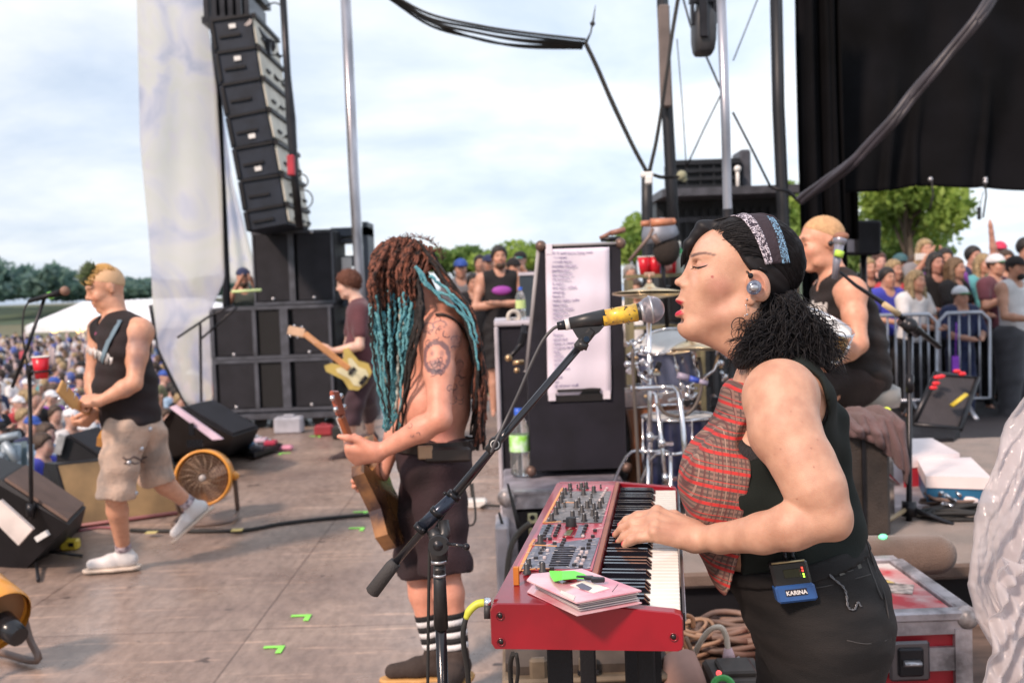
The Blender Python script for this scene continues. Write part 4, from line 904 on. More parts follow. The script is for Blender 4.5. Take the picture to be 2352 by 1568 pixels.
    if top:
        T2 = T.grow(.014)
        hem = V(J.get('hem', pe - up1 * .02)); T2.cap(mid, hem + up1 * .05, .12 * m_, .125 * m_, .08)
        for side in ('l', 'r') if sleeve else ():
            sh, el = V(J['s' + side]), V(J['e' + side]); T2.cap(sh, sh.lerp(el, sleeve), .074, .066, .03)
        if not sleeve:
            for sg, sh in ((1, sl), (-1, sr)): T2.ell(sh + wd * sg * .045 - up1 * .02, (.085, .06, .10), Mt, .02, -1)
        T2.plane(hem, -up1); T2.cap(hq(-.01, 0, -.09), hq(.05, 0, -.15), .064, .06, .01, -1)
        fo = (lambda X, Y, Z: (np.sin(Z * 55 + X * 21 + Y * 13) * np.sin(Z * 17 - X * 9) * .0035 * topfold + 0 * X).astype(np.float32)) if topfold else None
        mkobj('shirt', T2.mesh('shirt', max(h, .008), fold=fo), top, root)
    if bottom and bottom[1] <= 1.3:
        bm_, ln, wide = bottom; ms_ = []; fo = (lambda X, Y, Z: (np.sin(Z * 38 - X * 30 + Y * 14) * np.sin(Z * 15 + X * 19 + Y * 7) * .008 + 0 * X).astype(np.float32))
        for sd_ in ('l', 'r'):
            hp, kn, an = V(J['h' + sd_]), V(J['k' + sd_]), V(J['a' + sd_]); B = SDF(); B.ell(pe + V((0, 0, -.01)), (.132 * m_, .172 * m_, .12), Mt, .05); e = hp.lerp(kn, min(ln, 1)) + (an - kn) * max(0, ln - 1)
            B.cap(hp, hp.lerp(kn, .5), .10 * m_, .085 * wide, .06); B.cap(hp.lerp(kn, .5), e + (e - hp).normalized() * .15, .085 * wide, .100 * wide, .04); B.plane(e, (e - hp.lerp(kn, .4)), .004); B.plane(V(J.get('waist', pe + up1 * .09)), up1); ms_.append(B.mesh('shorts', max(h, .008), fold=fo))
        me2 = join_me('shorts', ms_); me2.polygons.foreach_set('use_smooth', np.ones(len(me2.polygons), bool)); mkobj('shorts', me2, bm_, root)
    elif bottom:
        bm_, ln, wide = bottom; B = SDF(); B.ell(pe + V((0, 0, -.01)), (.135 * m_, .178 * m_, .12), Mt, .05)
        for side in ('l', 'r'):
            hp, kn, an = V(J['h' + side]), V(J['k' + side]), V(J['a' + side])
            B.cap(hp, kn, .1 * m_ * wide, .072 * wide, .05); B.cap(kn, kn.lerp(an, ln - 1), .072 * wide, .056 * wide, .03)
        B.plane(V(J.get('waist', pe + up1 * .09)), up1)
        fo = (lambda X, Y, Z: (np.sin(Z * 43 - X * 25 + Y * 9) * np.sin(Z * 13 + X * 15) * .004 + 0 * X).astype(np.float32))
        mkobj('trousers', B.mesh('trousers', max(h, .008), fold=fo), bm_, root)
    if shoes:
        for side in ('l', 'r'):
            an, tv = V(J['a' + side]), V(J['t' + side]).normalized(); up_ = V(J.get('u' + side, (0, 0, 1))); o_ = an - up_ * .055
            Sh = SDF(); Sh.cap(o_ - tv * .035, o_ + tv * .07, .042, .040, .03); Sh.cap(o_ + tv * .07 - up_ * .008, o_ + tv * .17 - up_ * .012, .040, .030, .02); Sh.cap(o_ - tv * .01, an, .042, .045, .02); Sh.plane(o_ - up_ * .035, -up_); Sh.plane(an + up_ * .03, up_)
            sh_ = mkobj('shoe', Sh.mesh('shoe', .008), shoes, root)
            So = SDF(); So.cap(o_ - tv * .04 - up_ * .04, o_ + tv * .06 - up_ * .04, .052, .051, .03); So.cap(o_ + tv * .06 - up_ * .04, o_ + tv * .185 - up_ * .04, .051, .038, .02); So.plane(o_ - up_ * .055, -up_); So.plane(o_ - up_ * .036, up_)
            if shk: mkobj('sole', So.mesh('sole', .007), shk, sh_)
    return root, hq, (f, s, u), T, S
def hair_cap(root, hq, fsu, m, hs=1.0, vol=.012, back=.0, low=-.02, name='hair', front=.07, h=.007, extra=None, bump=.004):
    f, s, u = fsu; M3 = Matrix((f, s, u)).transposed(); S = SDF(); S.ell(hq(-.014, 0, .034), tuple((x + vol) * hs for x in (.099, .078, .094)), M3, .01)
    S.plane(hq(front, 0, .06), (f * 1.0 - u * .75), .01); S.plane(hq(0, 0, low), -u + f * .55, .01)
    if extra: extra(S)
    fo = (lambda X, Y, Z: (np.sin(X * 210 + Y * 130) * np.sin(Z * 180 + Y * 90) * bump + 0 * X).astype(np.float32))
    return mkobj(name, S.mesh(name, h, fold=fo), m, root)
def ball_cap(root, hq, fsu, m, hs=1.0, back=False, h=.008, brim=None):
    f, s, u = fsu; M3 = Matrix((f, s, u)).transposed(); S = SDF(); S.ell(hq(-.012, 0, .045), (.112 * hs, .09 * hs, .09 * hs), M3, .01); S.plane(hq(0, 0, .035), -u, .004)
    o = mkobj('cap', S.mesh('cap', h), m, root); g_ = -1 if back else 1
    B = SDF(); B.ell(hq(.1 * g_, 0, .04), (.075 * hs, .07 * hs, .012 * hs), M3, .004); mkobj('brim', B.mesh('brim', h), brim or m, o); return o
HAIRS = {k: mat('hair_' + k, c, .55, var=.35, scale=60, bump=.6, bscale=120) for k, c in (('dark', (.018, .013, .011)), ('brown', (.075, .042, .025)), ('auburn', (.11, .045, .03)), ('blond', (.42, .30, .15)), ('grey', (.35, .33, .31)), ('ginger', (.30, .14, .05)), ('lightbrown', (.20, .12, .06)))}
def stand(x, y, z, H, yaw, arms='down', lean=0.0):
    """joint dictionary of a standing figure; yaw = heading of the face, 0 looks towards -y"""
    k = H / 1.75; f = V((math.sin(yaw), -math.cos(yaw), 0)); s = V((0, 0, 1)).cross(f); u = V((0, 0, 1)); o = V((x, y, z))
    def q(a, b, c): return o + (f * a + s * b + u * c) * k
    J = dict(f=f, head=q(.03 + lean, 0, 1.63), neck=q(-.01 + lean * .8, 0, 1.47), chest=q(lean * .6, 0, 1.27), pelvis=q(0, 0, .95), sl=q(lean * .7, .185, 1.42), sr=q(lean * .7, -.185, 1.42), hl=q(0, .09, .90), hr=q(0, -.09, .90),
             kl=q(.02, .10, .50), kr=q(.03, -.10, .50), al=q(-.01, .11, .09), ar=q(.0, -.11, .09), tl=f + s * .2, tr=f - s * .2)
    P_ = {'down': ((.02, .24, 1.12), (.10, .24, .87)), 'up': ((.06, .27, 1.66), (.08, .22, 1.92)), 'rail': ((.10, .26, 1.14), (.34, .12, 1.10)), 'crossed': ((.06, .27, 1.14), (.19, -.06, 1.17)), 'phone': ((.14, .22, 1.30), (.26, .09, 1.55)), 'one': ((.06, .27, 1.66), (.08, .22, 1.92)), 'clap': ((.08, .25, 1.18), (.28, .04, 1.32))}
    for sd_, sg in (('l', 1), ('r', -1)):
        e, w_ = P_['down'] if (arms == 'one' and sg < 0) else P_[arms]
        J['e' + sd_] = q(e[0] + lean * .7, e[1] * sg, e[2]); J['w' + sd_] = q(w_[0] + lean * .7 + (.02 * sg if arms == 'crossed' else 0), w_[1] * sg, w_[2])
    J['k'] = k; return J
NAVY = cloth('navy_cloth', (.018, .028, .09)); BLK = cloth('black_cloth', (.009, .008, .010), sheen=0); WHT = cloth('white_cloth', (.72, .71, .72)); GRY = cloth('grey_cloth', (.22, .22, .24)); BLU = cloth('royal_blue_cloth', (.04, .05, .42)); DEN = cloth('denim_cloth', (.08, .12, .22)); REDC = cloth('red_cloth', (.5, .04, .05)); TEAL = cloth('teal_cloth', (.10, .36, .40)); PUR = cloth('purple_cloth', (.28, .06, .42)); GRN = cloth('green_cloth', (.05, .22, .08)); CREAM = cloth('cream_cloth', (.62, .60, .50)); LBL = cloth('light_blue_cloth', (.35, .50, .68)); OLV = cloth('olive_cloth', (.14, .15, .08)); PINK = cloth('pink_cloth', (.62, .28, .40))
def crowd_person(label, px, dy, d, H, yaw, arms, top, hair=None, cap=None, long=False, sleeve=.55, bottom=None, h=.016, group=None, skin=LIGHTSKIN, brim=None, z=None, beard=None, ztop=None, lean=0.0):
    """px,dy: where the head shows, d metres away; the feet stand on the ground that the height gives"""
    c = P(px, dy, d); k = H / 1.75; J = stand(c.x, c.y, c.z - 1.63 * k, H, yaw, arms, lean); root, hq, fsu, T, S = figure(label, J, skin=skin, top=top, bottom=bottom or (BLK, 1.9, 1.0), shoes=None, h=h, base=(c.x, c.y, c.z - 1.63 * k), hs=.98 * (k ** .35), sleeve=sleeve, group=group, mass=.95 * k)
    hs = .98 * (k ** .35); f, s, u = fsu; M3 = Matrix((f, s, u)).transposed()
    if cap: ball_cap(root, hq, fsu, cap, hs, brim=brim)
    def ex(S_):
        if long:
            for b in (-1, 1): S_.chain([hq(-.01, .08 * b, .03), hq(.0, .095 * b, -.06), hq(.01, .10 * b, -.16), hq(.03, .09 * b, -.24)], [.028, .034, .036, .02], .02)
            S_.cap(hq(-.08, 0, 0), hq(-.09, 0, -.2), .07, .06, .03)
    if hair: hair_cap(root, hq, fsu, hair, hs, extra=ex, h=.011, vol=.006 if cap else .014)
    if beard:
        B = SDF(); B.ell(hq(.058, 0, -.085), (.045 * hs, .05 * hs, .045 * hs), M3, .01); B.ell(hq(.11, 0, -.055), (.02, .02, .012), M3, .006, -1); B.plane(hq(.0, 0, -.045), u, .01); mkobj('beard', B.mesh('beard', .009), beard, root)
    return root, hq, fsu, J
GR = 'crowd behind the side barrier'
D = 11.6
r_ = crowd_person('boy in a royal blue shirt with short dark hair, left end of the side barrier', 2035, 640, 11.8, 1.52, .3, 'rail', BLU, HAIRS['dark'], group=GR)
crowd_person('young woman with long blond hair and a white printed tee, arms on the barrier', 2088, 648, 11.5, 1.55, .5, 'rail', WHT, HAIRS['blond'], long=True, group=GR, lean=.08)
crowd_person('tall blond woman holding a phone up before her mouth, back row', 2122, 575, 12.6, 1.80, .1, 'phone', GRY, HAIRS['blond'], long=True, group=GR)
crowd_person('woman with long dark wavy hair in black, just right of the tall blond woman', 2146, 606, 12.1, 1.70, .2, 'rail', BLK, HAIRS['dark'], long=True, group=GR, skin=(.5, .26, .2))
crowd_person('woman in black with tousled light brown hair, head turned left, above the child', 2190, 618, 11.9, 1.66, .7, 'rail', BLK, HAIRS['lightbrown'], long=True, group=GR)
crowd_person('child in a white and green cap and navy jacket leaning on the barrier top', 2204, 682, 11.35, 1.36, .1, 'rail', NAVY, HAIRS['brown'], cap=mat('white_cap', (.75, .76, .8), .7), brim=GRN, group=GR, sleeve=.95, bottom=(NAVY, 1.9, 1.15))
crowd_person('man in a white and green cap looking down, between the child and the bearded man', 2283, 610, 11.9, 1.72, .5, 'clap', cloth('maroon_cloth', (.14, .04, .06)), HAIRS['brown'], cap=MATS['white_cap'], brim=GRN, group=GR)
B8 = crowd_person('bearded man in a black cap and white jersey with forearms resting on the barrier', 2328, 616, 11.3, 1.74, .45, 'rail', WHT, HAIRS['dark'], cap=BLK, group=GR, beard=HAIRS['dark'], skin=(.50, .26, .17), sleeve=0, bottom=(cloth('charcoal_drape_cloth', (.05, .05, .06)), 1.9, 1.75))
crowd_person('person in a bright red cap in the back row at the right edge', 2295, 578, 13.4, 1.74, -.2, 'down', GRY, HAIRS['brown'], cap=mat('red_cap', (.65, .03, .10), .6), group=GR)
crowd_person('dark-haired man partly cut off by the right edge, back row', 2352, 572, 12.4, 1.80, .4, 'down', BLK, HAIRS['dark'], group=GR, skin=(.5, .27, .2))
crowd_person('person raising one arm high with a phone against the sky', 2232, 590, 12.9, 1.72, .3, 'one', NAVY, HAIRS['dark'], group=GR, skin=(.48, .25, .19))
q = P(2249, 490, 12.8); tag(MB().box(q, (.05, .015, .15), bev=.006).tube([q + V((.01, 0, .07)), q + V((.05, 0, .25))], .006, 5).build('phone', BLACKG, base=q), 'dark phone held up against the sky above the crowd at right', 'phone')
q = P(2117, 590, 12.35); tag(MB().box(q, (.15, .012, .075), bev=.006).build('phone', WHITE, base=q), 'pale phone in the hands of the tall blond woman', 'phone')
crowd_person('person in a dark teal cap behind the boy in royal blue', 2066, 606, 13.2, 1.70, .1, 'down', GRY, HAIRS['brown'], cap=mat('teal_cap', (.04, .12, .14), .7), group=GR)
crowd_person('older woman with pale blond hair seen behind the drummer\'s shoulder', 1992, 618, 12.4, 1.64, .2, 'down', BLK, HAIRS['blond'], group=GR)
crowd_person('man with short auburn hair between the pale blond woman and the boy', 2017, 604, 12.9, 1.70, .1, 'down', BLK, HAIRS['auburn'], group=GR, skin=(.6, .35, .3))
# the side barrier
def barrier(lb, x0, x1, y, z=0.0, group=None, nb=8):
    t = thing('crowd_barrier', lb, 'barrier', ((x0 + x1) / 2, y, z), 0, group); m = MB(); h_ = 1.08
    m.tube([(x0, y, z + .2), (x0, y, z + h_ - .08), (x0 + .08, y, z + h_), (x1 - .08, y, z + h_), (x1, y, z + h_ - .08), (x1, y, z + .2), (x0, y, z + .2)], .02, 8)
    m.build('frame', mat('galv_rail', (.46, .48, .54), .35, metal=.7), t); m = MB()
    for k in range(1, nb): m.tube([(x0 + (x1 - x0) * k / nb, y, z + .2), (x0 + (x1 - x0) * k / nb, y, z + h_ - .01)], .011, 6)
    m.build('bars', MATS['galv_rail'], t); m = MB()
    for x in (x0 + .25, x1 - .25): m.tube([(x, y - .28, z + .02), (x, y - .2, z + .06), (x, y, z + .2), (x, y + .2, z + .06), (x, y + .28, z + .02)], .016, 6)
    m.build('feet', MATS['galv_rail'], t)
pa, pb = PY(2012, 715, 11.1), PY(2196, 715, 11.1)
barrier('silver crowd barrier behind the drummer\'s back, left of the next panel', pa.x - .3, PY(2150, 715, 11.1).x, 11.1, group='crowd barriers', nb=11)
barrier('silver crowd barrier in front of the child, ending beside the bearded man', PY(2156, 715, 11.1).x, PY(2272, 715, 11.1).x, 11.1, group='crowd barriers', nb=5)
q = PY(2197, 740, 11.0); tag(MB().tube([q, q + V((-.02, -.01, -.35))], .013, 6, flat=.3).box(q + V((-.02, -.01, -.42)), (.07, .01, .16)).build('lanyard', mat('purple_lanyard', (.35, .06, .7), .6), base=q), 'purple lanyard with a pass hanging at the barrier in front of the child', 'lanyard')
g = random.Random(31)
for i, (px_, dy_, tp, hh_, nm) in enumerate(((2170, 596, PUR, 'dark', 'purple top with dark hair'), (2255, 608, TEAL, 'blond', 'teal top with blond hair'), (2310, 600, OLV, 'brown', 'olive top with brown hair'), (2345, 640, CREAM, 'dark', 'cream top with dark hair'), (2050, 622, REDC, 'blond', 'red top with blond hair'), (2100, 612, NAVY, 'brown', 'navy top with brown hair'), (2265, 650, LBL, 'brown', 'light blue top with brown hair'), (2165, 640, WHT, 'dark', 'white top with dark hair'))): crowd_person('onlooker in a ' + nm + ' squeezed in behind the barrier front row', px_, dy_, 12.3 + g.uniform(-.1, .6), 1.66, g.uniform(-.2, .6), 'down', tp, HAIRS[hh_], group=GR, long=i % 3 == 1)
# leg of a person leaning through the barrier + trainers
q = PF(2330, 945); tag(MB().ell(q + V((0, 0, .05)), (.055, .13, .05)).build('trainer', REDC, base=q), 'red trainer on the black floor below the bearded man', 'shoe')
# ---- middle background
GM = 'onlookers behind the stage'
J = stand(0, 0, 0, 1.88, .05, 'crossed')
MC = crowd_person('man in a black vest with a purple print, arms folded, behind the dreadlocks', 1146, 592, 11.9, 1.88, .15, 'crossed', BLK, HAIRS['dark'], sleeve=0, bottom=(BLK, .98, 1.1), h=.012, group=GM, beard=HAIRS['brown'])
root, hq, fsu, J = MC; f, s, u = fsu; q = V(J['chest']) + f * .128 + V((0, 0, .03))
P1 = SDF(); P1.ell(q, (.05, .05, .05)); me_ = MB().ell(q + f * .0, (.11, .035, .05), Matrix.Rotation(.15, 3, 'Z')).build('chest_print', mat('purple_print', (.40, .07, .45), .7), [o for o in root.children if o.name.startswith('shirt')][0])
m = MB()
for sd_ in ('l', 'r'):
    e, w_ = V(J['e' + sd_]), V(J['w' + sd_])
crowd_person('person in a royal blue cap beside the dreadlocks, behind the folded arms man', 1058, 618, 13.2, 1.70, .1, 'down', GRY, HAIRS['brown'], cap=mat('blue_cap', (.03, .09, .40), .7), group=GM)
crowd_person('short girl with dark hair peering out left of the man with folded arms', 1087, 652, 13.0, 1.50, .2, 'down', BLK, HAIRS['dark'], group=GM)
crowd_person('short-haired man in the back row, left of the man with folded arms', 1102, 606, 15.5, 1.78, .1, 'down', GRY, HAIRS['dark'], group=GM)
crowd_person('person in a navy cap directly behind the shoulder of the man with folded arms', 1122, 606, 14.8, 1.76, .1, 'down', WHT, None, cap=NAVY, group=GM)
crowd_person('person in a black and teal cap leaning low, right of the man with folded arms', 1196, 600, 13.8, 1.74, -.3, 'phone', BLK, None, cap=BLK, brim=mat('teal_brim', (.1, .5, .45), .6), group=GM)
crowd_person('person in a plain black cap just left of the tall amplifier', 1178, 616, 13.2, 1.66, .4, 'down', BLK, HAIRS['brown'], cap=BLK, group=GM)
crowd_person('onlooker with grey hair seen between the amplifier and the red cups', 1447, 632, 13.0, 1.66, .1, 'down', LBL, HAIRS['grey'], group=GM)
crowd_person('onlooker with brown hair behind the cymbal, between the amplifier and the shelf', 1462, 668, 12.4, 1.56, -.2, 'down', WHT, HAIRS['brown'], group=GM)
# cap man with a camera behind the subs
r1 = crowd_person('bearded man in a navy cap standing behind the subwoofers at the scrim', 558, 638, 13.6, 1.80, .35, 'phone', cloth('dark_olive_cloth', (.07, .09, .08)), None, cap=NAVY, group=None, beard=HAIRS['brown'])
# ---- individual audience members nearest the stage on the low ground, then the mass
GL = 'front rows of the audience'
TOPS = [('navy', NAVY), ('black', BLK), ('white', WHT), ('grey', GRY), ('royal blue', BLU), ('red', REDC), ('teal', TEAL), ('purple', PUR), ('cream', CREAM), ('light blue', LBL), ('olive', OLV), ('pink', PINK)]
HD = [('black hair', 'hair', HAIRS['dark']), ('brown hair', 'hair', HAIRS['brown']), ('blond hair', 'hair', HAIRS['blond']), ('a white cap', 'cap', MATS['white_cap']), ('a black cap', 'cap', BLK), ('a blue cap', 'cap', MATS['blue_cap'])]
PO = [('down', 'arms down'), ('up', 'both arms raised'), ('phone', 'hands before face'), ('one', 'one arm raised'), ('clap', 'hands clapping')]
VAR = {}
def variant(arms, hk):
    if (arms, hk) in VAR: return VAR[(arms, hk)]
    J = stand(0, 0, 0, 1.72, 0, arms); S = SDF(); f, s, u = ax(J['f'], (0, 0, 1)); hc = V(J['head'])
    root, hq, fsu, T, S = figure('x', J, skin=(.50, .31, .25), top=BLK, bottom=(BLK, 1.8, 1.0), h=.03, sleeve=.5, base=(0, 0, 0))
    if hk == 'cap': ball_cap(root, hq, fsu, BLK, h=.02)
    else: hair_cap(root, hq, fsu, BLK, h=.02, vol=.016)
    VAR[(arms, hk)] = root; return root
combo = [(a, b, c) for a in range(len(TOPS)) for b in range(len(HD)) for c in range(len(PO))]; rnd.shuffle(combo)
combo.sort(key=lambda c: rnd.random() + (0 if c[2] == 0 else .3 if c[2] in (2, 4) else .7) + (0 if c[0] < 5 or c[0] == 9 else .35))
spots_ = []; g = random.Random(5)
for row in range(13):
    y = 7.8 + row * .95 + row * row * .02
    px = -30 + g.uniform(0, 20)
    while px < 470:
        yy = y + g.uniform(-.25, .25); q = PY(px, 900, yy)
        if q.x < -4.35 and len(spots_) < 170: spots_.append((q.x, yy))
        px += 2500 / y * g.uniform(.40, .56)
for i, (x, y) in enumerate(spots_):
    a, b, c = combo[i]; src = variant(PO[c][0], HD[b][1]); o = src.copy(); COL.objects.link(o); H = g.uniform(.93, 1.06)
    o.location = (x, y, -1.55 + g.uniform(-.03, .03)); o.rotation_euler = (0, 0, g.uniform(.9, 1.5)); o.scale = (H, H, H)
    tag(o, 'audience member in a %s shirt with %s, %s' % (TOPS[a][0], HD[b][0], PO[c][1]), 'person', GL)
    for ch in src.children:
        n_ = ch.copy(); COL.objects.link(n_); n_.parent = o
        if not ch.name.startswith('body'):
            n_.material_slots[0].link = 'OBJECT'; n_.material_slots[0].material = TOPS[a][1] if ch.name.startswith('shirt') else (BLK if i % 2 else DEN) if ch.name.startswith('trousers') else HD[b][2]
        for g2 in ch.children:
            n2 = g2.copy(); COL.objects.link(n2); n2.parent = n_; n2.material_slots[0].link = 'OBJECT'; n2.material_slots[0].material = HD[b][2]
for root in list(VAR.values()):
    for c in root.children_recursive: bpy.data.objects.remove(c)
    bpy.data.objects.remove(root)
m = MB(); cols = []; g = random.Random(9)
pal = [(.03, .05, .16), (.04, .07, .2), (.10, .14, .25), (.02, .02, .025), (.02, .02, .03), (.6, .6, .62), (.12, .13, .16), (.05, .08, .3), (.30, .42, .6), (.4, .06, .08), (.5, .48, .42), (.05, .10, .2), (.2, .1, .3), (.08, .09, .1)]
hp = [(.03, .02, .015), (.10, .06, .035), (.3, .22, .12), (.5, .5, .52), (.02, .02, .03), (.08, .12, .35)]
row = 0; y = 20.5
while y < 47:
    px = -40
    while px < 620:
        yy = y + g.uniform(-.4, .4); q = PY(px, 800, yy)
        if not (yy > 44.5 and px > 40):
            hh = g.uniform(1.5, 1.85); z = -1.55 + hh; x = q.x; k0 = len(m.v)
            m.ell((x, yy, z - .12), (.085, .1, .125), nu=7, nv=5); k1 = len(m.v); cols += [(.42, .33, .33)] * (k1 - k0)
            m.ell((x + .02, yy, z - .085), (.093, .103, .11), nu=7, nv=4); k2 = len(m.v); cols += [g.choice(hp)] * (k2 - k1)
            m.ell((x, yy, z - .52), (.15, .24, .33), nu=8, nv=5); m.tube([(x, yy, z - .7), (x, yy, -1.55)], [.17, .12], 6); k3 = len(m.v); cols += [g.choice(pal)] * (k3 - k2)
            if g.random() < .08:
                sg = g.choice((-1, 1)); m.tube([(x, yy + .2 * sg, z - .3), (x, yy + .26 * sg, z), (x, yy + .2 * sg, z + .25)], [.045, .04, .035], 5); cols += [(.42, .33, .33)] * (len(m.v) - k3)
        px += 2500 / y * g.uniform(.30, .5)
    y += .55 + .012 * row; row += 1
o = m.build('distant_crowd', mat('crowd_colours', (1, 1, 1), .8, var=.05, attr='Col'))
at = o.data.color_attributes.new('Col', 'FLOAT_COLOR', 'POINT'); at.data.foreach_set('color', np.array([(*c, 1) for c in cols], np.float32).ravel()); tag(o, kind='stuff')
# =================================================================== gear, centre and right
TOLEX = mat('black_tolex', (.014, .013, .022), .65, spec=.3, bump=.5, bscale=320, var=.2); PAPER = mat('set_list_paper', (.70, .64, .74), .7, var=.05, scale=4, bump=.15, bscale=14)
INK = mat('faded_ink', (.25, .2, .38), .7)
ya = 5.35
x0, x1, z0, z1 = rect(1211, 562, 1433, 1078, ya)
t = thing('amplifier', 'tall black amplifier cabinet with a handwritten set list taped to its back', 'amplifier', ((x0 + x1) / 2, ya + .2, z0))
lean = .0; m = MB()
# body slopes back to the left at the top (slanted face on the far side)
dl = .085
poly = [V((x0, ya, z0)), V((x1, ya, z0)), V((x1, ya, z1)), V((x0 + dl, ya, z1)), V((x0, ya, z1 - .62))]
m.ngon(poly, (0, .40, 0)); m.build('cabinet', TOLEX, t)
m = MB(); m.tube([V((x0 - .012, ya + .02, z0 + .5)), V((x0 - .006, ya + .02, z1 - .62)), V((x0 + dl - .01, ya + .02, z1 - .01))], .012, 6)
m.tube([V((x0 + dl, ya - .004, z1)), V((x1, ya - .004, z1))], .008, 6)
m.build('piping', mat('grey_piping', (.35, .33, .34), .5), t)
m = MB()
for c in ((x1, z1), (x0 + dl, z1), (x1, z0), (x0, z0)): m.ell((c[0], ya + .005, c[1]), (.028, .03, .028), nu=8, nv=6)
m.build('corner_protectors', mat('worn_brown_metal', (.16, .10, .08), .45, metal=.4), t)
hx0, hx1, hz0, hz1 = rect(1275, 890, 1384, 922, ya); MB().box(((hx0 + hx1) / 2, ya - .004, (hz0 + hz1) / 2), (hx1 - hx0, .01, hz1 - hz0), bev=.003).box(((hx0 + hx1) / 2, ya - .014, hz1 - .01), (hx1 - hx0 - .02, .02, .012)).build('recessed_handle', mat('handle_dark', (.008, .006, .006), .5), t)
px0, px1, pz0, pz1 = rect(1258, 570, 1404, 906, ya)
def paper(u, v):
    return V((px0 + (px1 - px0) * u - .012 * v, ya - .010 - .004 * math.sin(u * 9 + v * 5) - .003 * math.sin(v * 23), pz1 + (pz0 - pz1) * v))
t2 = thing('set_list', 'long pale lilac paper set list taped to the back of the tall amplifier', 'paper', ((px0 + px1) / 2, ya - .01, pz0))
o = MB().sheet(paper, 10, 40).build('sheet', PAPER, t2); o.modifiers.new('thickness', 'SOLIDIFY').thickness = .0015
MB().box(((px0 + .018), ya - .017, pz1 + .0), (.03, .004, .05)).box((px0 + .008, ya - .017, pz0 - .004), (.036, .003, .04)).box((px1 - .035, ya - .017, pz0 - .004), (.036, .003, .04)).build('tape', mat('white_tape', (.78, .72, .80), .5), t2)
lines = ["60 % and more (long one)", "dinosaurs", "Thrash hard", "murder the gov", "perfect gov", "we march on", "72 hookers", "6 years", "the man i killed", "seeping", "leave it", "radio radio radio", "take two", "eat the meek", "idiots are", "bottles", "", "", "", "franco", "punk guy", "when u mean", "i wanna be (my turn)", "kids", "stickin", "linoleum", "bob", "the brews", "lori", "stuck", "on", "all of your stuff"]
for i, s_ in enumerate(lines):
    if s_: text_obj('writing', s_, .019, Matrix.Translation((px0 + .030 - .008 * i / 32, ya - .0175, pz1 - .022 - i * (pz1 - pz0 - .05) / 32)) @ Matrix.Rotation(PI / 2, 4, 'X'), INK, t2, .0004, 'LEFT')
# flight case below
yb = 4.98
fx0, fx1, fz0, fz1 = rect(1158, 1088, 1448, 1400, yb)
t = thing('flight_case', 'open-fronted flight case with dented aluminium edges under the tall amplifier', 'flight case', ((fx0 + fx1) / 2, yb + .3, 0)); m = MB()
topz = z0 - .035
W_ = fx1 - fx0; xc = (fx0 + fx1) / 2
m.box((xc, yb + .34, topz - .03), (W_, .68, .06), bev=.01); m.box((fx0 + .012, yb + .34, topz / 2), (.024, .68, topz - .1)); m.box((fx1 - .012, yb + .34, topz / 2), (.024, .68, topz - .1)); m.box((xc, yb + .67, topz / 2), (W_, .02, topz - .1)); m.box((xc, yb + .34, .05), (W_, .68, .04))
m.build('shell', mat('case_lilac_grey', (.36, .33, .38), .45, metal=.25, var=.2, scale=9), t)
m = MB(); e = .045
m.box((xc, yb, topz - .04), (W_ + .01, .02, e * 1.5)); m.box((fx0 + .03, yb, topz / 2 - .02), (e + .02, .022, topz - .1)); m.box((fx1 - .03, yb, topz / 2 - .02), (e + .02, .022, topz - .1))
m.box((xc, yb - .0, topz + .003), (W_ + .012, .05, .012)); m.build('aluminium_edges', mat('dented_aluminium', (.50, .47, .50), .42, metal=.5, var=.3, scale=12, bump=.4, bscale=30), t)
for x in (fx0 + .02, fx1 - .02): MB().ell((x, yb - .002, topz - .02), (.045, .04, .045), nu=14, nv=8).build('ball_corner', mat('worn_ball_corner', (.48, .44, .44), .4, metal=.4, var=.3, scale=20), t)
MB().tube([(x0 + .05, ya + .2, topz + .012), (x1 - .05, ya + .2, topz + .012)], .02, 6).build('amp_feet', RUBBER, t)
# rack gear inside the flight case
t = thing('rack_unit', 'black rack unit with pale logo lettering inside the flight case', 'rack unit', (xc, yb + .1, topz - .13))
MB().box((xc, yb + .15, topz - .125), (W_ - .13, .3, .075)).build('body', BLACKG, t)
MB().box((fx0 + .135, yb - .004, topz - .12), (.045, .01, .05), bev=.006).build('logo_badge', mat('cream_badge', (.65, .6, .35), .5), t)
MB().tube([(fx0 + .135, yb - .0135, topz - .115), (fx0 + .135, yb - .011, topz - .115)], .012, 14).build('logo_dot', BLACKG, t)
text_obj('logo_lettering', 'espek', .055, Matrix.Translation((fx0 + .165, yb - .003, topz - .12)) @ Matrix.Rotation(PI / 2, 4, 'X') @ Matrix.Diagonal((1, 1, 1, 1)), TEXTW, t, .001, 'LEFT')
t = thing('rack_unit', 'scuffed cream and black panelled rack unit below the lettered unit', 'rack unit', (xc, yb + .1, topz - .4))
MB().box((xc, yb + .16, topz - .38), (W_ - .13, .3, .42)).build('body', BLACK, t)
MB().box((fx0 + .19, yb + .0, topz - .215), (.15, .012, .10), bev=.02).box((fx0 + .125, yb + .0, topz - .31), (.025, .012, .08), bev=.01).build('cream_plate', mat('cream_plate', (.58, .50, .28), .6, var=.2, scale=14), t)
m = MB()
for k in range(7): m.box((fx0 + .12, yb, topz - .42 - k * .018), (.07, .008, .008))
m.build('vents', METAL, t); MB().ell((fx0 + .07, yb - .02, topz - .345), .014).ell((fx0 + .1, yb - .02, topz - .332), .01).build('knobs', mat('pinkish_knob', (.6, .4, .42), .4), t)
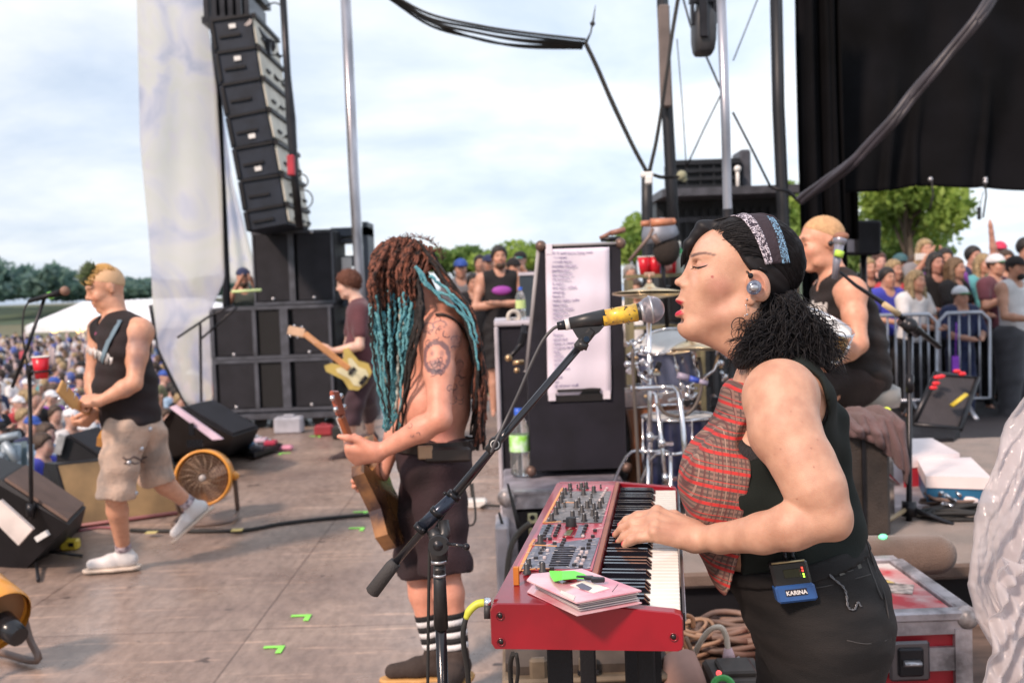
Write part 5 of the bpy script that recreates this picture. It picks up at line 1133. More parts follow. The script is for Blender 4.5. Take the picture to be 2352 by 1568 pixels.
# antennas
for i, (a_, b_, lb) in enumerate((((1166, 1110), (1192, 1212), 'black aerial with a bent plug on the left edge of the flight case'), ((1146, 1176), (1164, 1240), 'short black aerial sticking up beside the flight case, the lower one'))):
    tag(MB().tube([P(*a_, 4.85), P((a_[0] * .3 + b_[0] * .7), (a_[1] * .3 + b_[1] * .7), 4.85), P(*b_, 4.85)], [.005, .009, .012], 8).build('aerial', RUBBER, base=P(*b_, 4.85)), lb, 'aerial')
cables_ = [bez([P(1218, 1200, 4.7), P(1190, 1225, 4.7), P(1172, 1262, 4.68), P(1164, 1330, 4.66), P(1163, 1420, 4.64)], 24)]
tag(MB().tube(cables_[0], .012, 8).build('patch_cable', mat('dark_tan_cable', (.08, .065, .05), .5), base=cables_[0][-1]), 'thick cable arching out of the flight case behind the keyboard', 'cable')
tag(MB().box(P(1158, 1330, 4.95), (.06, .3, .55), bev=.01).build('leaning_side_lid', mat('pale_lid', (.55, .52, .56), .5, var=.2), base=P(1158, 1400, 4.95)), 'pale side lid leaning against the left side of the flight case', 'board')  # side lid of the flight case, stood against it
# the speaker cabinet behind with grey edges
yc = 6.3
x0, x1, z0, z1 = rect(1141, 738, 1250, 1100, yc); z0 = max(z0, .02)
t = thing('speaker_cabinet', 'black cabinet with pale grey edges behind the tall amplifier, a bottle standing on it', 'speaker cabinet', ((x0 + x1) / 2, yc + .3, 0))
MB().box(((x0 + x1) / 2, yc + .3, z1 / 2), (x1 - x0 - .02, .58, z1 - .02)).build('body', TOLEX, t)
m = MB(); m.box(((x0 + x1) / 2, yc, z1 - .012), (x1 - x0, .03, .03), bev=.008); m.box((x0 + .012, yc, z1 / 2), (.026, .03, z1 - .05), bev=.008); m.box(((x0 + x1) / 2, yc + .3, z1), (x1 - x0, .6, .015)); m.build('edge_trim', mat('pale_grey_trim', (.5, .47, .52), .5), t)
# second taller dark box behind that one
x0, x1, z0b, z1b = rect(1195, 628, 1262, 740, 6.9); t = thing('rack_box', 'blue-black box standing behind the bottle, left of the tall amplifier', 'box', ((x0 + x1) / 2, 7.1, z1)); MB().box(((x0 + x1) / 2, 7.1, (z1b) / 2), (x1 - x0, .4, z1b)).build('body', mat('blue_black', (.03, .045, .06), .5), t); MB().box(((x0 + x1) / 2, 7.1, z1b), (x1 - x0 + .01, .42, .02)).build('lid', mat('pale_grey_trim', 0), t)
WATER = mat('clear_plastic', (.85, .9, .92), .08, trans=.92, var=.02); LBL_G = mat('bottle_label_green', (.30, .72, .08), .5, col2=(.75, .85, .85), scale=18, var=.2)
def bottle(lb, base, h, lm, capm=None, tint=WATER):
    r = h * .15; t = thing('water_bottle', lb, 'bottle', tuple(base))
    MB().lathe([(0, 0), (r * .9, 0), (r, h * .03), (r * .96, h * .12), (r, h * .2), (r * .93, h * .27), (r, h * .34), (r, h * .66), (r * .92, h * .72), (r * .85, h * .78), (r * .42, h * .90), (r * .40, h * .95), (0, h * .95)], base, n=20).build('body', tint, t)
    MB().lathe([(r * 1.01, h * .36), (r * 1.02, h * .37), (r * 1.02, h * .6), (r * 1.01, h * .61)], base, n=20).build('label', lm, t)
    MB().lathe([(0, h), (r * .42, h), (r * .45, h * .94), (r * .45, h * .9)], base, n=14).build('cap', capm or mat('blue_bottle_cap', (.03, .12, .6), .4), t)
bottle('large clear water bottle with a green label beside the foot of the tall amplifier', P(1196, 1090, 5.45), .335, LBL_G)
bottle('clear water bottle with blue cap and pale green label on the grey-edged cabinet', PY(1197, 736, 6.5), .20, mat('pale_green_label', (.6, .75, .3), .5))
tag(MB().torus(P(1180, 728, 6.35), .035, .012, (.3, -1, 0), 24, 8).torus(P(1182, 733, 6.4), .03, .008, (0, 0, 1), 20, 6).build('tape_roll', mat('tape_roll_cream', (.6, .55, .48), .6), base=P(1180, 738, 6.35)), 'cream roll of tape on the grey-edged cabinet in front of the bottle', 'tape roll')
t = thing('mic_clamp', 'brass and black clip-on fitting hanging on the side of the grey-edged cabinet', 'clamp', tuple(P(1185, 850, 5.9)))  # microphone clamp, carries no bulb
MB().tube([P(1204, 745, 5.9), P(1200, 785, 5.9), P(1186, 805, 5.88), P(1168, 822, 5.85)], [.014, .016, .012, .012], 8).box(P(1200, 778, 5.9), (.04, .04, .09), Matrix.Rotation(.3, 3, 'Y'), .01).build('arm', METAL, t)
MB().ell(P(1168, 822, 5.85), .02).tube([P(1178, 833, 5.85), P(1203, 831, 5.85)], .013, 8).ell(P(1187, 850, 5.85), .016).build('brass_joint', mat('brass', (.55, .38, .22), .35, metal=.8), t)
t = thing('power_strip', 'white power strip with black plugs on the stage floor behind the dreadlocked guitarist', 'power strip', tuple(PF(1092, 1165)))
q = PF(1092, 1165); MB().box(q + V((0, 0, .03)), (.16, .1, .06), bev=.012).build('body', WHITE, t)
MB().tube(bez([q + V((-.02, 0, .07)), q + V((-.03, 0, .16)), q + V((-.06, -.02, .2)), q + V((-.1, -.05, .05)), q + V((-.12, -.2, .012))], 16), .008, 6).tube([q + V((.04, -.06, .01)), q + V((.07, -.08, .03)), q + V((.35, -.1, .012))], .01, 6).build('leads', RUBBER, t)
tag(MB().tube(bez([P(1052, 1175, 5.3), P(1075, 1205, 5.2), P(1092, 1190, 5.2), P(1085, 1110, 5.3)], 20), .006, 6).build('thin_cable', RUBBER, base=P(1085, 1205, 5.2)), 'thin black cable looping above the white power strip', 'cable')
# ------------------------------------------------------------------ drum kit
BRASS = mat('cymbal_brass', (.82, .66, .42), .28, metal=.9, var=.1); SHELLB = mat('drum_shell_blue', (.16, .19, .30), .25, var=.4, scale=3, coat=.5, col2=(.05, .06, .12)); SHELLW = mat('drum_shell_wood', (.34, .13, .06), .3, var=.4, scale=3, coat=.4, stretch=(6, 1, 1)); DHEAD = mat('drum_head', (.75, .74, .72), .5)
def cymbal(lb, c, r, n_=(0, 0, 1), name='cymbal'):
    c = V(c); n_ = V(n_).normalized(); t = thing(name, lb, 'cymbal', tuple(c), 0, 'cymbals of the drum kit')
    MB().lathe([(.008, .030), (r * .10, .026), (r * .16, .012), (r * .2, .006), (r * .6, -.004), (r, -.016), (r, -.018), (r * .6, -.007), (r * .2, .003), (.008, .022)], c, n_, 48).build('plate', BRASS, t)
    MB().cyl(c + n_ * .02, c + n_ * .045, .012).cyl(c + n_ * .045, c + n_ * .075, .006).box(c + n_ * .07, (.05, .01, .02), bev=.004).build('wing_nut', mat('felt_copper', (.5, .32, .24), .4, metal=.5), t)
    return t
def stand_(lb, pts, foot, r=.012, legs=True, spread=.28):
    t = thing('hardware_stand', lb, 'drum hardware', tuple(foot), 0, 'chrome drum hardware'); MB().tube(pts, r, 10).build('tube', CHROME, t); foot = V(foot)
    hub = foot + V((0, 0, .32)); low = foot + V((0, 0, .14))
    for k in range(3 if legs else 0):
        a = k * 2 * PI / 3 + .35; e = foot + V((math.cos(a) * spread, math.sin(a) * spread, .012))
        MB().tube(bez([hub, hub + V((math.cos(a) * spread * .45, math.sin(a) * spread * .45, -.03)), e], 8), .009, 6).tube([low, (hub + e) / 2], .006, 6).ell(e, .016).build('leg', CHROME, t)
    m = MB()
    for u_ in (.35, .62): q = V(pts[0]).lerp(V(pts[-1]), u_); m.cyl(q - V((0, 0, .02)), q + V((0, 0, .02)), r * 1.7).box(q + V((.03, -.02, 0)), (.04, .012, .02), bev=.004)
    m.build('clamps', CHROME, t); return t
def drum(lb, c, r, h, n_, shell, name='drum', hoop=CHROME, lugs=8):
    c = V(c); n_ = V(n_).normalized(); t = thing(name, lb, 'drum', tuple(c), 0, 'drums of the kit')
    MB().lathe([(r, -h / 2), (r, h / 2)], c, n_, 40).build('shell', shell, t)
    MB().lathe([(0, h / 2 - .004), (r * .99, h / 2 - .004)], c, n_, 40).lathe([(0, -h / 2 + .004), (r * .99, -h / 2 + .004)], c, n_, 40).build('skins', DHEAD, t)
    MB().torus(c + n_ * h / 2, r + .006, .008, n_, 40, 6).torus(c - n_ * h / 2, r + .006, .008, n_, 40, 6).build('hoops', hoop, t)
    q = V((0, 0, 1)).rotation_difference(n_); m = MB()
    for k in range(lugs):
        d = q @ V((math.cos(k * 2 * PI / lugs + .2), math.sin(k * 2 * PI / lugs + .2), 0)); m.tube([c + d * (r + .012) + n_ * h / 2, c + d * (r + .012) - n_ * h / 2], .004, 5); m.tube([c + d * (r + .012) + n_ * h * .18, c + d * (r + .012) - n_ * h * .18], .010, 6)
    m.build('lugs', CHROME, t); return t
dk = 5.1
fz = V((P(1490, 1000, dk).x, P(1490, 1000, dk).y, RZ))
cymbal('pair of hi-hat cymbals seen edge-on, right of the set list, upper plate', P(1492, 664, dk), .175, (.02, .06, 1)); cymbal('lower hi-hat plate just below the upper one, right of the set list', P(1492, 684, dk), .175, (-.02, -.02, -1))
stand_('chrome hi-hat stand with three bowed legs right of the tall amplifier', [fz, P(1490, 672, dk) + V((0, 0, .04))], fz, .012)
cymbal('thin cymbal seen edge-on under the keyboard player\'s chin, the long one', P(1625, 793, 4.9), .17, (.02, .10, 1)); cymbal('small tilted cymbal left of the chin, touching the blue tom', P(1588, 783, 5.2), .14, (-.28, -.1, 1))
drum('blue-grey tom with pale reflections between the amplifier and the plaid top', P(1530, 828, 5.35), .135, .21, (-.25, -.35, 1), SHELLB, 'tom_drum')
drum('dark red-brown wooden bass drum standing on the riser behind the hi-hat stand', P(1490, 1005, 5.75), .27, .40, (-1, -.25, 0), SHELLW, 'bass_drum', hoop=mat('wood_hoop', (.1, .04, .02), .4))
drum('dark floor tom half hidden behind the hi-hat legs', P(1560, 1040, 5.3), .17, .36, (0, 0, 1), mat('dark_blue_shell', (.02, .025, .07), .25, coat=.5), 'floor_tom')
drum('golden snare drum with a white head tilted beside the drummer\'s knee', P(1868, 765, 4.95), .155, .13, (.35, -.3, .9), mat('gold_shell', (.75, .50, .18), .22, metal=.9, var=.2), 'snare_drum')
stand_('straight chrome stand leg just right of the hi-hat stand', [V((*P(1535, 1000, 5.0).xy, RZ)), P(1507, 905, 5.0)], V((*P(1540, 1000, 5.0).xy, RZ)), .010, spread=.24)
t = thing('drum_rack', 'horizontal chrome rack bar with clamps and small fittings above the bass drum', 'drum hardware', tuple(P(1500, 905, 5.05)), 0, 'chrome drum hardware'); m = MB()
m.tube(bez([P(1448, 893, 5.05), P(1520, 889, 5.05), P(1552, 892, 5.0), P(1562, 920, 4.95), P(1570, 1000, 4.9), P(1574, 1060, 4.9)], 24), .013, 8); m.build('bar', CHROME, t); m = MB(); g = random.Random(4)
for k in range(34):
    q = P(g.uniform(1440, 1500) if k < 18 else g.uniform(1560, 1680), g.uniform(770, 905) if k < 18 else g.uniform(815, 930), g.uniform(5.0, 5.3)); a = V((g.uniform(-1, 1), g.uniform(-1, 1), g.uniform(-1, 1))).normalized()
    m.tube([q, q + a * g.uniform(.02, .07)], g.uniform(.006, .014), 8); 
    if k % 2: m.ell(q, g.uniform(.008, .018), nu=8, nv=6)
m.build('fittings', CHROME, t); m = MB()
for k in range(12): q = P(g.uniform(1440, 1690), g.uniform(780, 930), g.uniform(5.1, 5.4)); m.box(q, (g.uniform(.02, .05), .03, g.uniform(.03, .07)), Matrix.Rotation(g.uniform(-1, 1), 3, 'Y'), .006)
m.build('dark_fittings', METAL, t); m = MB()
for k in range(9): m.ell(P(g.uniform(1445, 1690), g.uniform(800, 930), 5.0), g.uniform(.006, .011), nu=8, nv=6)
m.build('brass_fittings', mat('brass', 0), t)
for i, (k, lb) in enumerate((([(1605, 820), (1612, 880), (1598, 930), (1568, 955), (1530, 950), (1510, 925)], 'grey cable looping below the blue tom in front of the bass drum'), ([(1453, 800), (1455, 870), (1460, 960), (1465, 1050), (1470, 1160)], 'thin dark cable falling straight along the right side of the tall amplifier'))):
    tag(MB().tube(bez([P(a_, b_, 4.95) for a_, b_ in k], 24), .009, 6).build('drum_cable', mat('grey_brown_cable', (.10, .08, .07), .5), base=P(*k[-1], 4.95)), lb, 'cable')
t = thing('drum_microphone', 'small pale purple drum microphone with a blue band pointing at the tom', 'microphone', tuple(P(1600, 880, 4.95))); MB().tube([P(1556, 861, 4.95), P(1582, 868, 4.95)], .016, 10).tube([P(1605, 874, 4.95), P(1625, 880, 4.95)], .013, 10).build('body', mat('lilac_grey', (.4, .36, .5), .35), t); MB().tube([P(1582, 868, 4.95), P(1605, 874, 4.95)], .014, 10).build('blue_band', mat('blue_band', (.06, .12, .6), .4), t); MB().tube([P(1606, 876, 4.95), P(1640, 850, 4.95), P(1650, 815, 4.95)], .008, 8).build('arm', CHROME, t)
# wooden shelf with cups behind the kit
ys = 7.1
x0, x1, z0, z1 = rect(1445, 628, 1620, 900, ys); WOODY = mat('olive_plywood', (.22, .19, .10), .6, var=.25, scale=5)
t = thing('plywood_shelf', 'olive plywood shelf unit behind the hi-hat carrying red cups', 'shelf', ((x0 + x1) / 2, ys + .15, RZ)); m = MB()
m.box(((x0 + x1) / 2, ys + .15, z1 - .012), (x1 - x0, .32, .024)); m.box((x0 + .02, ys + .15, (z1 + RZ) / 2 - .014), (.03, .3, z1 - RZ - .03)); m.box((x1 - .02, ys + .15, (z1 + RZ) / 2 - .014), (.03, .3, z1 - RZ - .03)); m.box(((x0 + x1) / 2, ys + .15, z1 - .35), (x1 - x0 - .07, .28, .02)); m.build('frame', WOODY, t); MB().box(((x0 + x1) / 2 + .12, ys + .2, z1 - .2), (.16, .2, .24), bev=.01).build('dark_box', BLACK, t)
def cup(lb, px, w_=.045, m_=None):
    c = PY(px, 626, ys + .08); c.z = z1 + .001; t = thing('cup', lb, 'cup', tuple(c)); MB().lathe([(0, 0), (w_ * .72, 0), (w_, .115), (w_ * .93, .115), (w_ * .66, .006), (0, .006)], c, n=20).build('body', m_ or REDP, t); MB().torus(c + V((0, 0, .114)), w_ * .98, .004, n=24, m=5).build('rim', WHITE, t)
cup('left one of the two wide red cups on the plywood shelf', 1481); cup('second wide red cup on the plywood shelf, right of the first', 1505); cup('narrow bluish plastic cup beside the two wide red cups', 1520, .026, mat('bluish_cup', (.2, .3, .6), .4)); cup('narrow red can just right of the bluish cup', 1536, .036, mat('red_can', (.6, .05, .05), .3, col2=(.65, .45, .4), scale=20)); cup('rearmost red cup half hidden beside the white bottle', 1549, .03)
c = PY(1560, 626, ys + .08); c.z = z1; t = thing('bottle', 'white bottle with green neck at the right end of the shelf', 'bottle', tuple(c)); MB().lathe([(0, 0), (.033, 0), (.033, .12), (.025, .15), (.014, .17), (.014, .21), (0, .21)], c, n=16).build('body', mat('white_bottle', (.7, .75, .72), .3), t); MB().lathe([(.034, .11), (.028, .15), (.017, .165)], c, n=16).build('green_band', mat('bottle_green', (.05, .4, .12), .3), t)
# big microphone on boom & lamp behind
t = thing('overhead_lamp', 'dark dome lamp with a polished steel rim above the red cups', 'lamp', tuple(P(1516, 600, 6.9))); c = P(1518, 548, 6.95)
MB().lathe([(.005, .13), (.05, .125), (.09, .1), (.115, .05), (.12, .01), (.112, .0)], c, (-.25, -.2, 1), 32).build('dome', mat('steel_dome', (.25, .27, .32), .5, metal=.4), t); MB().ell(c + V((.03, -.03, -.07)), (.088, .08, .105)).build('dark_body', mat('dark_felt', (.03, .022, .018), .9, bump=.6, bscale=90), t); MB().tube([c, c + V((.04, .1, -.6))], .014, 8).build('post', METAL, t)
t = thing('overhead_microphone', 'orange-brown overhead microphone lying level in front of the dome lamp', 'microphone', tuple(P(1510, 512, 6.4))); MB().tube([P(1472, 514, 6.4), P(1492, 513, 6.4)], [.016, .02], 12).tube([P(1494, 512, 6.4), P(1545, 509, 6.4)], [.026, .022], 12).ell(P(1545, 509, 6.4), .022).build('body', mat('orange_brown_mic', (.55, .22, .12), .4, var=.2), t)
tag(MB().tube([P(1445, 600, 6.4), P(1490, 545, 6.4), P(1500, 525, 6.4)], .011, 8).tube([P(1500, 540, 6.4), P(1513, 560, 6.4)], .02, 8).build('boom_arm', mat('tan_arm', (.2, .14, .12), .4), base=P(1445, 600, 6.4)), 'tan boom arm slanting up to the orange-brown overhead microphone', 'boom arm')
t = thing('overhead_microphone', 'small microphone and clip poking up above the right corner of the tall amplifier', 'microphone', tuple(P(1415, 560, 6.2))); MB().tube([P(1378, 548, 6.2), P(1402, 535, 6.2)], .012, 8).tube([P(1402, 536, 6.2), P(1436, 527, 6.2)], .016, 8).build('body', mat('brown_mic', (.3, .14, .1), .4), t); MB().tube([P(1380, 550, 6.2), P(1425, 548, 6.2)], .014, 8).tube([P(1405, 545, 6.2), P(1405, 640, 6.2)], .009, 8).build('arm', METAL, t)
# ------------------------------------------------------------------ right side of the riser
t = thing('drum_throne', 'round padded drum stool with a grey seat under the drummer', 'stool', tuple(V((*P(1985, 1000, 5.35).xy, RZ)))); c = P(1988, 905, 5.45)
MB().lathe([(0, .05), (.13, .05), (.165, .03), (.17, -.02), (.16, -.06), (0, -.06)], c, n=32).build('seat', mat('grey_vinyl', (.30, .27, .24), .4), t); b0 = V((c.x, c.y, RZ)); MB().cyl(b0 + V((0, 0, .1)), c - V((0, 0, .05)), .018).build('post', CHROME, t)
for k in range(3): a = k * 2.1 + .5; MB().tube([b0 + V((0, 0, .22)), b0 + V((math.cos(a) * .24, math.sin(a) * .24, .012))], .011, 8).build('leg', CHROME, t)
tag(MB().box(P(2005, 945, 5.0), (.16, .04, .035), bev=.01).build('neon_strip', mat('neon_yellow', (.8, .9, .05), .5, emit=((.8, 1, .1), .35)), base=P(2005, 950, 5.0)), 'glowing yellow-green strip between the towel and the stool', 'light strip')
x0, x1, z0, z1 = rect(1920, 985, 2048, 1200, 4.55)
t = thing('monitor_cabinet', 'worn dark brown loudspeaker cabinet under the mauve towel', 'loudspeaker', ((x0 + x1) / 2, 4.7, RZ)); MB().box(((x0 + x1) / 2, 4.72, (z1 + RZ) / 2), (x1 - x0, .32, z1 - RZ), bev=.015).build('body', mat('worn_brown_black', (.05, .037, .03), .6, var=.3, bump=.4, bscale=160), t); MB().box(((x0 + x1) / 2 + .0, 4.555, (z1 + RZ) / 2), (.012, .02, z1 - RZ - .04)).build('trim', METAL, t)
TW = cloth('mauve_towel', (.15, .085, .085), bump=.9, bscale=240)
tx0, tx1, tz = x0 - .03, x1 + .05, z1
def towel(u, v):
    w_ = .014 * math.sin(u * 23 + v * 4) + .02 * noise.noise(V((u * 6, v * 5, 4))) + .008 * math.sin(u * 51 - v * 9)
    if v < .5: return V((tx0 + (tx1 - tx0) * u, 4.88 - .66 * v, tz + .03 + w_ + .02 * math.sin(v * 6)))
    return V((tx0 + (tx1 - tx0) * u + .03 * (v - .5), 4.54 - .02 * math.sin((v - .5) * 6) + w_, tz + .03 + w_ * max(0, 1 - (v - .5) * 4) - (v - .5) * 2 * (.05 + .22 * u ** 3)))
o = MB().sheet(towel, 70, 50).build('towel', TW, base=P(2000, 990, 4.6)); o.modifiers.new('thickness', 'SOLIDIFY').thickness = .009; tag(o, 'mauve towel bundled over the worn brown cabinet', 'towel')
t = thing('microphone_stand', 'black microphone stand with tripod legs and a long boom at the drummer\'s back', 'microphone stand', tuple(V((*P(2090, 1195, 4.9).xy, RZ)))); hub = P(2088, 1165, 4.9)
MB().tube([P(2088, 1210, 4.9), hub, P(2090, 760, 4.9)], [.013, .013, .010], 10).cyl(P(2088, 1185, 4.9), P(2088, 1150, 4.9), .032).cyl(P(2090, 900, 4.9), P(2090, 860, 4.9), .018).build('pole', METAL, t)
for e, mm in ((P(1985, 1228, 4.75), mat('tan_leg', (.45, .33, .2), .4)), (P(2190, 1205, 4.8), METAL), (P(2100, 1215, 5.1), METAL)): MB().tube([hub, e], .011, 8).build('leg', mm, t)
MB().tube([P(1930, 625, 4.75), P(1965, 655, 4.8), P(2035, 700, 4.85), P(2158, 797, 4.95)], [.006, .009, .012, .014], 8).cyl(P(2070, 735, 4.88), P(2110, 765, 4.9), .026).ell(P(2090, 748, 4.88), .035).build('boom', METAL, t)
MB().tube([P(2030, 698, 4.82), P(2065, 722, 4.84)], .014, 8).build('tan_tape', mat('tan_tape', (.5, .38, .22), .5), t)
MB().tube([P(1916, 640, 4.72), P(1928, 560, 4.72)], [.012, .022], 12).ell(P(1929, 552, 4.72), (.03, .03, .03)).build('microphone', mat('grey_mic', (.3, .3, .36), .35, metal=.5), t); MB().tube([P(1925, 590, 4.7), P(1929, 576, 4.7)], .0205, 8).build('green_tape', mat('green_tape_mic', (.45, .7, .08), .5), t); MB().ell(P(1932, 543, 4.72), (.035, .03, .02)).build('brown_foam', mat('brown_foam', (.3, .14, .09), .8), t)
# hanging-height dark speaker between drape and crowd
x0, x1, z0, z1 = rect(1968, 505, 2030, 585, 9.9); t = thing('side_loudspeaker', 'dark loudspeaker box on a stand left of the bright green tree', 'loudspeaker', ((x0 + x1) / 2, 10.1, 0)); MB().box(((x0 + x1) / 2, 10.1, (z0 + z1) / 2), (x1 - x0, .3, z1 - z0), Matrix.Rotation(.04, 3, 'Y'), .02).build('cabinet', GRILLE, t); x2 = PY(1928, 540, 9.9).x
MB().ngon([(x0 - .004, 9.96, z0 + .03), (x0 - .004, 9.96, z1 - .01), (x2, 10.15, z1 - .03), (x2, 10.15, z0 + .05)], (0, .1, 0)).build('side_panel', mat('side_panel_grey', (.10, .11, .15), .45), t); MB().cyl(((x0 + x1) / 2, 10.1, 0.01), ((x0 + x1) / 2, 10.1, z0 + .02), .03).build('stand', METAL, t)
# open case / crate with red lamps
t = thing('open_case', 'open black instrument case propped up, with red lamps on its rim and a yellow strap', 'instrument case', tuple(PF(2170, 985))); Ln = [P(2095, 975, 7.4), P(2150, 858, 7.6), P(2245, 868, 7.7), P(2205, 985, 7.4)]
MB().ngon(Ln, (.03, .08, -.01)).build('lid', mat('dusty_black_lining', (.045, .04, .045), .9, bump=.6, bscale=40), t); MB().tube(Ln + [Ln[0]], .022, 8).build('rim', METAL, t)
MB().ngon([P(2040, 990, 7.2), P(2092, 978, 7.3), P(2205, 986, 7.3), P(2190, 1005, 7.1), P(2060, 1010, 7.1)], (0, 0, -.14)).build('tray', BLACK, t)
m = MB()
for a_, b_ in ((2153, 866), (2162, 864), (2198, 852), (2210, 858), (2150, 880), (2144, 890)): m.ell(P(a_, b_, 7.45), (.028, .02, .014))
m.build('red_lamps', mat('red_lamp', (.6, .02, .03), .4, emit=((1, .02, .03), .15)), t); MB().tube([P(2185, 932, 7.4), P(2220, 905, 7.4)], .03, 8, flat=.4).build('strap', YELLOW, t)
# coolers
CW = mat('cooler_white', (.80, .70, .70), .45, var=.04); CB = mat('cooler_blue', (.02, .13, .26), .45)
def cooler(lb, a, b, c_, d_, h, rz, body, group=None):
    """a..d: lid corners seen in the photograph (front-left, front-right, back-right, back-left)"""
    t = thing('cool_box', lb, 'cooler', tuple(V((*a.xy, a.z - h))), 0, group); lo = [a, b, c_, d_]; MB().ngon([p_ + V((0, 0, -.05)) for p_ in lo], (0, 0, -h + .05)).build('body', body, t); ce = sum(lo, V((0, 0, 0))) / 4
    MB().ngon([ce + (p_ - ce) * 1.03 for p_ in lo], (0, 0, -.055)).build('lid', CW, t); MB().box((a + b) / 2 + V((.12, -.015, -.11)), (.2, .03, .035), bev=.01).box((a + b) / 2 + V((.03, -.015, -.16)), (.025, .03, .1), bev=.008).box((a + b) / 2 + V((.21, -.015, -.16)), (.025, .03, .1), bev=.008).build('handle', CW, t); return t
zl = P(2160, 1100, 5.0).z
def pz(dx, dy, z): return PF(dx, dy, z)
cooler('blue cooler with a pale pink-white lid, the nearer of the two coolers', pz(2128, 1092, zl), pz(2275, 1096, zl), pz(2228, 1050, zl), pz(2108, 1054, zl), .22, 0, CB, 'picnic coolers')
cooler('red cooler with a pale pink-white lid, behind the blue cooler', pz(2075, 1050, zl + .02), pz(2202, 1040, zl + .02), pz(2140, 1006, zl + .02), pz(2072, 1008, zl + .02), .24, 0, mat('cooler_red', (.5, .03, .05), .5), 'picnic coolers')
tag(MB().ngon([PF(2052, 1050, RZ + .03), PF(2090, 1048, RZ + .03), PF(2240, 1150, RZ + .03), PF(2055, 1165, RZ + .03)], (0, 0, -.025)).build('pale_board', mat('pale_lilac_board', (.48, .42, .44), .6), base=PF(2110, 1110, RZ)), 'pale lilac board lying flat between the towel cabinet and the blue cooler', 'board')
# tangle of cables and hardware on the riser right
def tangle(name, lb, cat, cen, rx, ry, n, r, m_, seed, hz=.05, loops=1.0, base=None):
    g_ = random.Random(seed); m = MB()
    for k in range(n):
        pts = []; a0 = g_.uniform(0, 6.28); q = g_.uniform(.55, 1); ox, oy = g_.uniform(-.25, .25) * rx, g_.uniform(-.25, .25) * ry
        for i in range(25): a = a0 + i / 24 * 2 * PI * loops * g_.uniform(.995, 1.005); w_ = 1 + .12 * math.sin(3 * a + k); pts.append(V(cen) + V((ox + math.cos(a) * rx * q * w_, oy + math.sin(a) * ry * q * w_, r + hz * k / n + .01 * math.sin(a * 2 + k))))
        m.tube(pts, r, 6)
    return tag(m.build(name, m_, base=V(cen)), lb, cat)
TANC = mat('dusty_brown_cable', (.22, .14, .11), .6, var=.3)
tangle('cable_coil', 'tangle of brown and black cables in front of the blue cooler', 'cables', PF(2190, 1165, RZ), .17, .10, 9, .008, TANC, 2, .06); tangle('cable_coil', 'dark cable heap under the brown tangle in front of the coolers', 'cables', PF(2205, 1188, RZ), .2, .09, 7, .010, RUBBER, 3, .03)
m = MB(); g = random.Random(8)
for k in range(12): q = PF(g.uniform(2150, 2240), g.uniform(1150, 1185), RZ) + V((0, 0, g.uniform(.05, .1))); m.tube([q, q + V((g.uniform(-.05, .05), g.uniform(-.05, .05), g.uniform(-.02, .03)))], .009, 6)
tag(m.build('silver_fittings', CHROME, base=PF(2200, 1175, RZ)), 'pile of small silver clamps on the cable tangle', 'hardware')
# rolled carpet
Tq = SDF(); Tq.cap(PF(1900, 1335, 0.33), PF(1900, 1335, .33), .1, .1); Tq.p.clear(); Tq.cap(P(1900, 1285, 3.98), P(2150, 1272, 3.98), .085, .072, .03)
tag(mkobj('carpet_roll', Tq.mesh('carpet_roll', .012), CARPET, base=P(2050, 1320, 3.98)), 'rolled brown carpet along the front edge of the riser', 'carpet roll')
tangle('cable_coil', 'small coil with a green-lit plug on top of the carpet roll', 'cables', P(2035, 1245, 4.02) + V((0, 0, -.03)), .07, .05, 3, .006, TANC, 6, .02)
tag(MB().ell(P(2028, 1232, 3.95), (.016, .012, .01)).build('green_plug', mat('green_lamp', (.2, .8, .4), .4, emit=((.2, 1, .5), .8)), base=P(2028, 1232, 3.95)), 'tiny green-lit plug on the carpet roll', 'plug')
# red flight case
REDL = mat('red_laminate', (.50, .025, .04), .45, var=.2, scale=7, col2=(.62, .55, .52)); REDF = mat('red_laminate_plain', (.50, .02, .035), .4, var=.15); ALD = mat('dented_aluminium', 0)
zc = .50; A_ = PF(2040, 1412, zc); B_ = PF(2222, 1408, zc); C_ = PF(2116, 1322, zc); D_ = PF(2008, 1326, zc)
t = thing('flight_case', 'red flight case with aluminium edges, stickers and a butterfly latch at lower right', 'flight case', tuple(V((*((A_ + B_) / 2).xy, 0)))); A_ = V((B_.x - .46, B_.y, zc)); 
bx = [V((p_.x, p_.y, zc)) for p_ in (A_, B_, V((B_.x, B_.y + .62, 0)), V((A_.x, A_.y + .62, 0)))]
MB().ngon([p_ + V((0, 0, -.012)) for p_ in bx], (0, 0, -.45)).build('body', REDF, t); ce = sum(bx, V((0, 0, 0))) / 4
MB().ngon([ce + (p_ - ce) * .86 + V((0, 0, .003)) for p_ in bx], (0, 0, -.02)).build('lid_panel', REDL, t)
for i in range(4): a, b = bx[i], bx[(i + 1) % 4]; d = (b - a).normalized(); MB().box((a + b) / 2, ((b - a).length + .02 if abs(d.x) > .5 else .05, .05 if abs(d.x) > .5 else (b - a).length - .052, .03), bev=.006).build('lid_edge', ALD, t)
fy = B_.y - .006; cx = (A_.x + B_.x) / 2
m = MB(); m.box((cx, fy, zc - .035), (.46, .02, .04)); m.box((cx, fy, zc - .13), (.455, .018, .07)); m.box((B_.x - .02, fy - .004, zc - .25), (.05, .022, .42)); m.box((A_.x + .02, fy - .004, zc - .25), (.05, .022, .42)); m.build('front_edges', ALD, t)
MB().ell((B_.x - .005, fy, zc - .01), (.035, .035, .035), nu=12, nv=8).build('ball_corner', MATS['worn_ball_corner'], t); lx = P(2138, 1480, 3.05).x
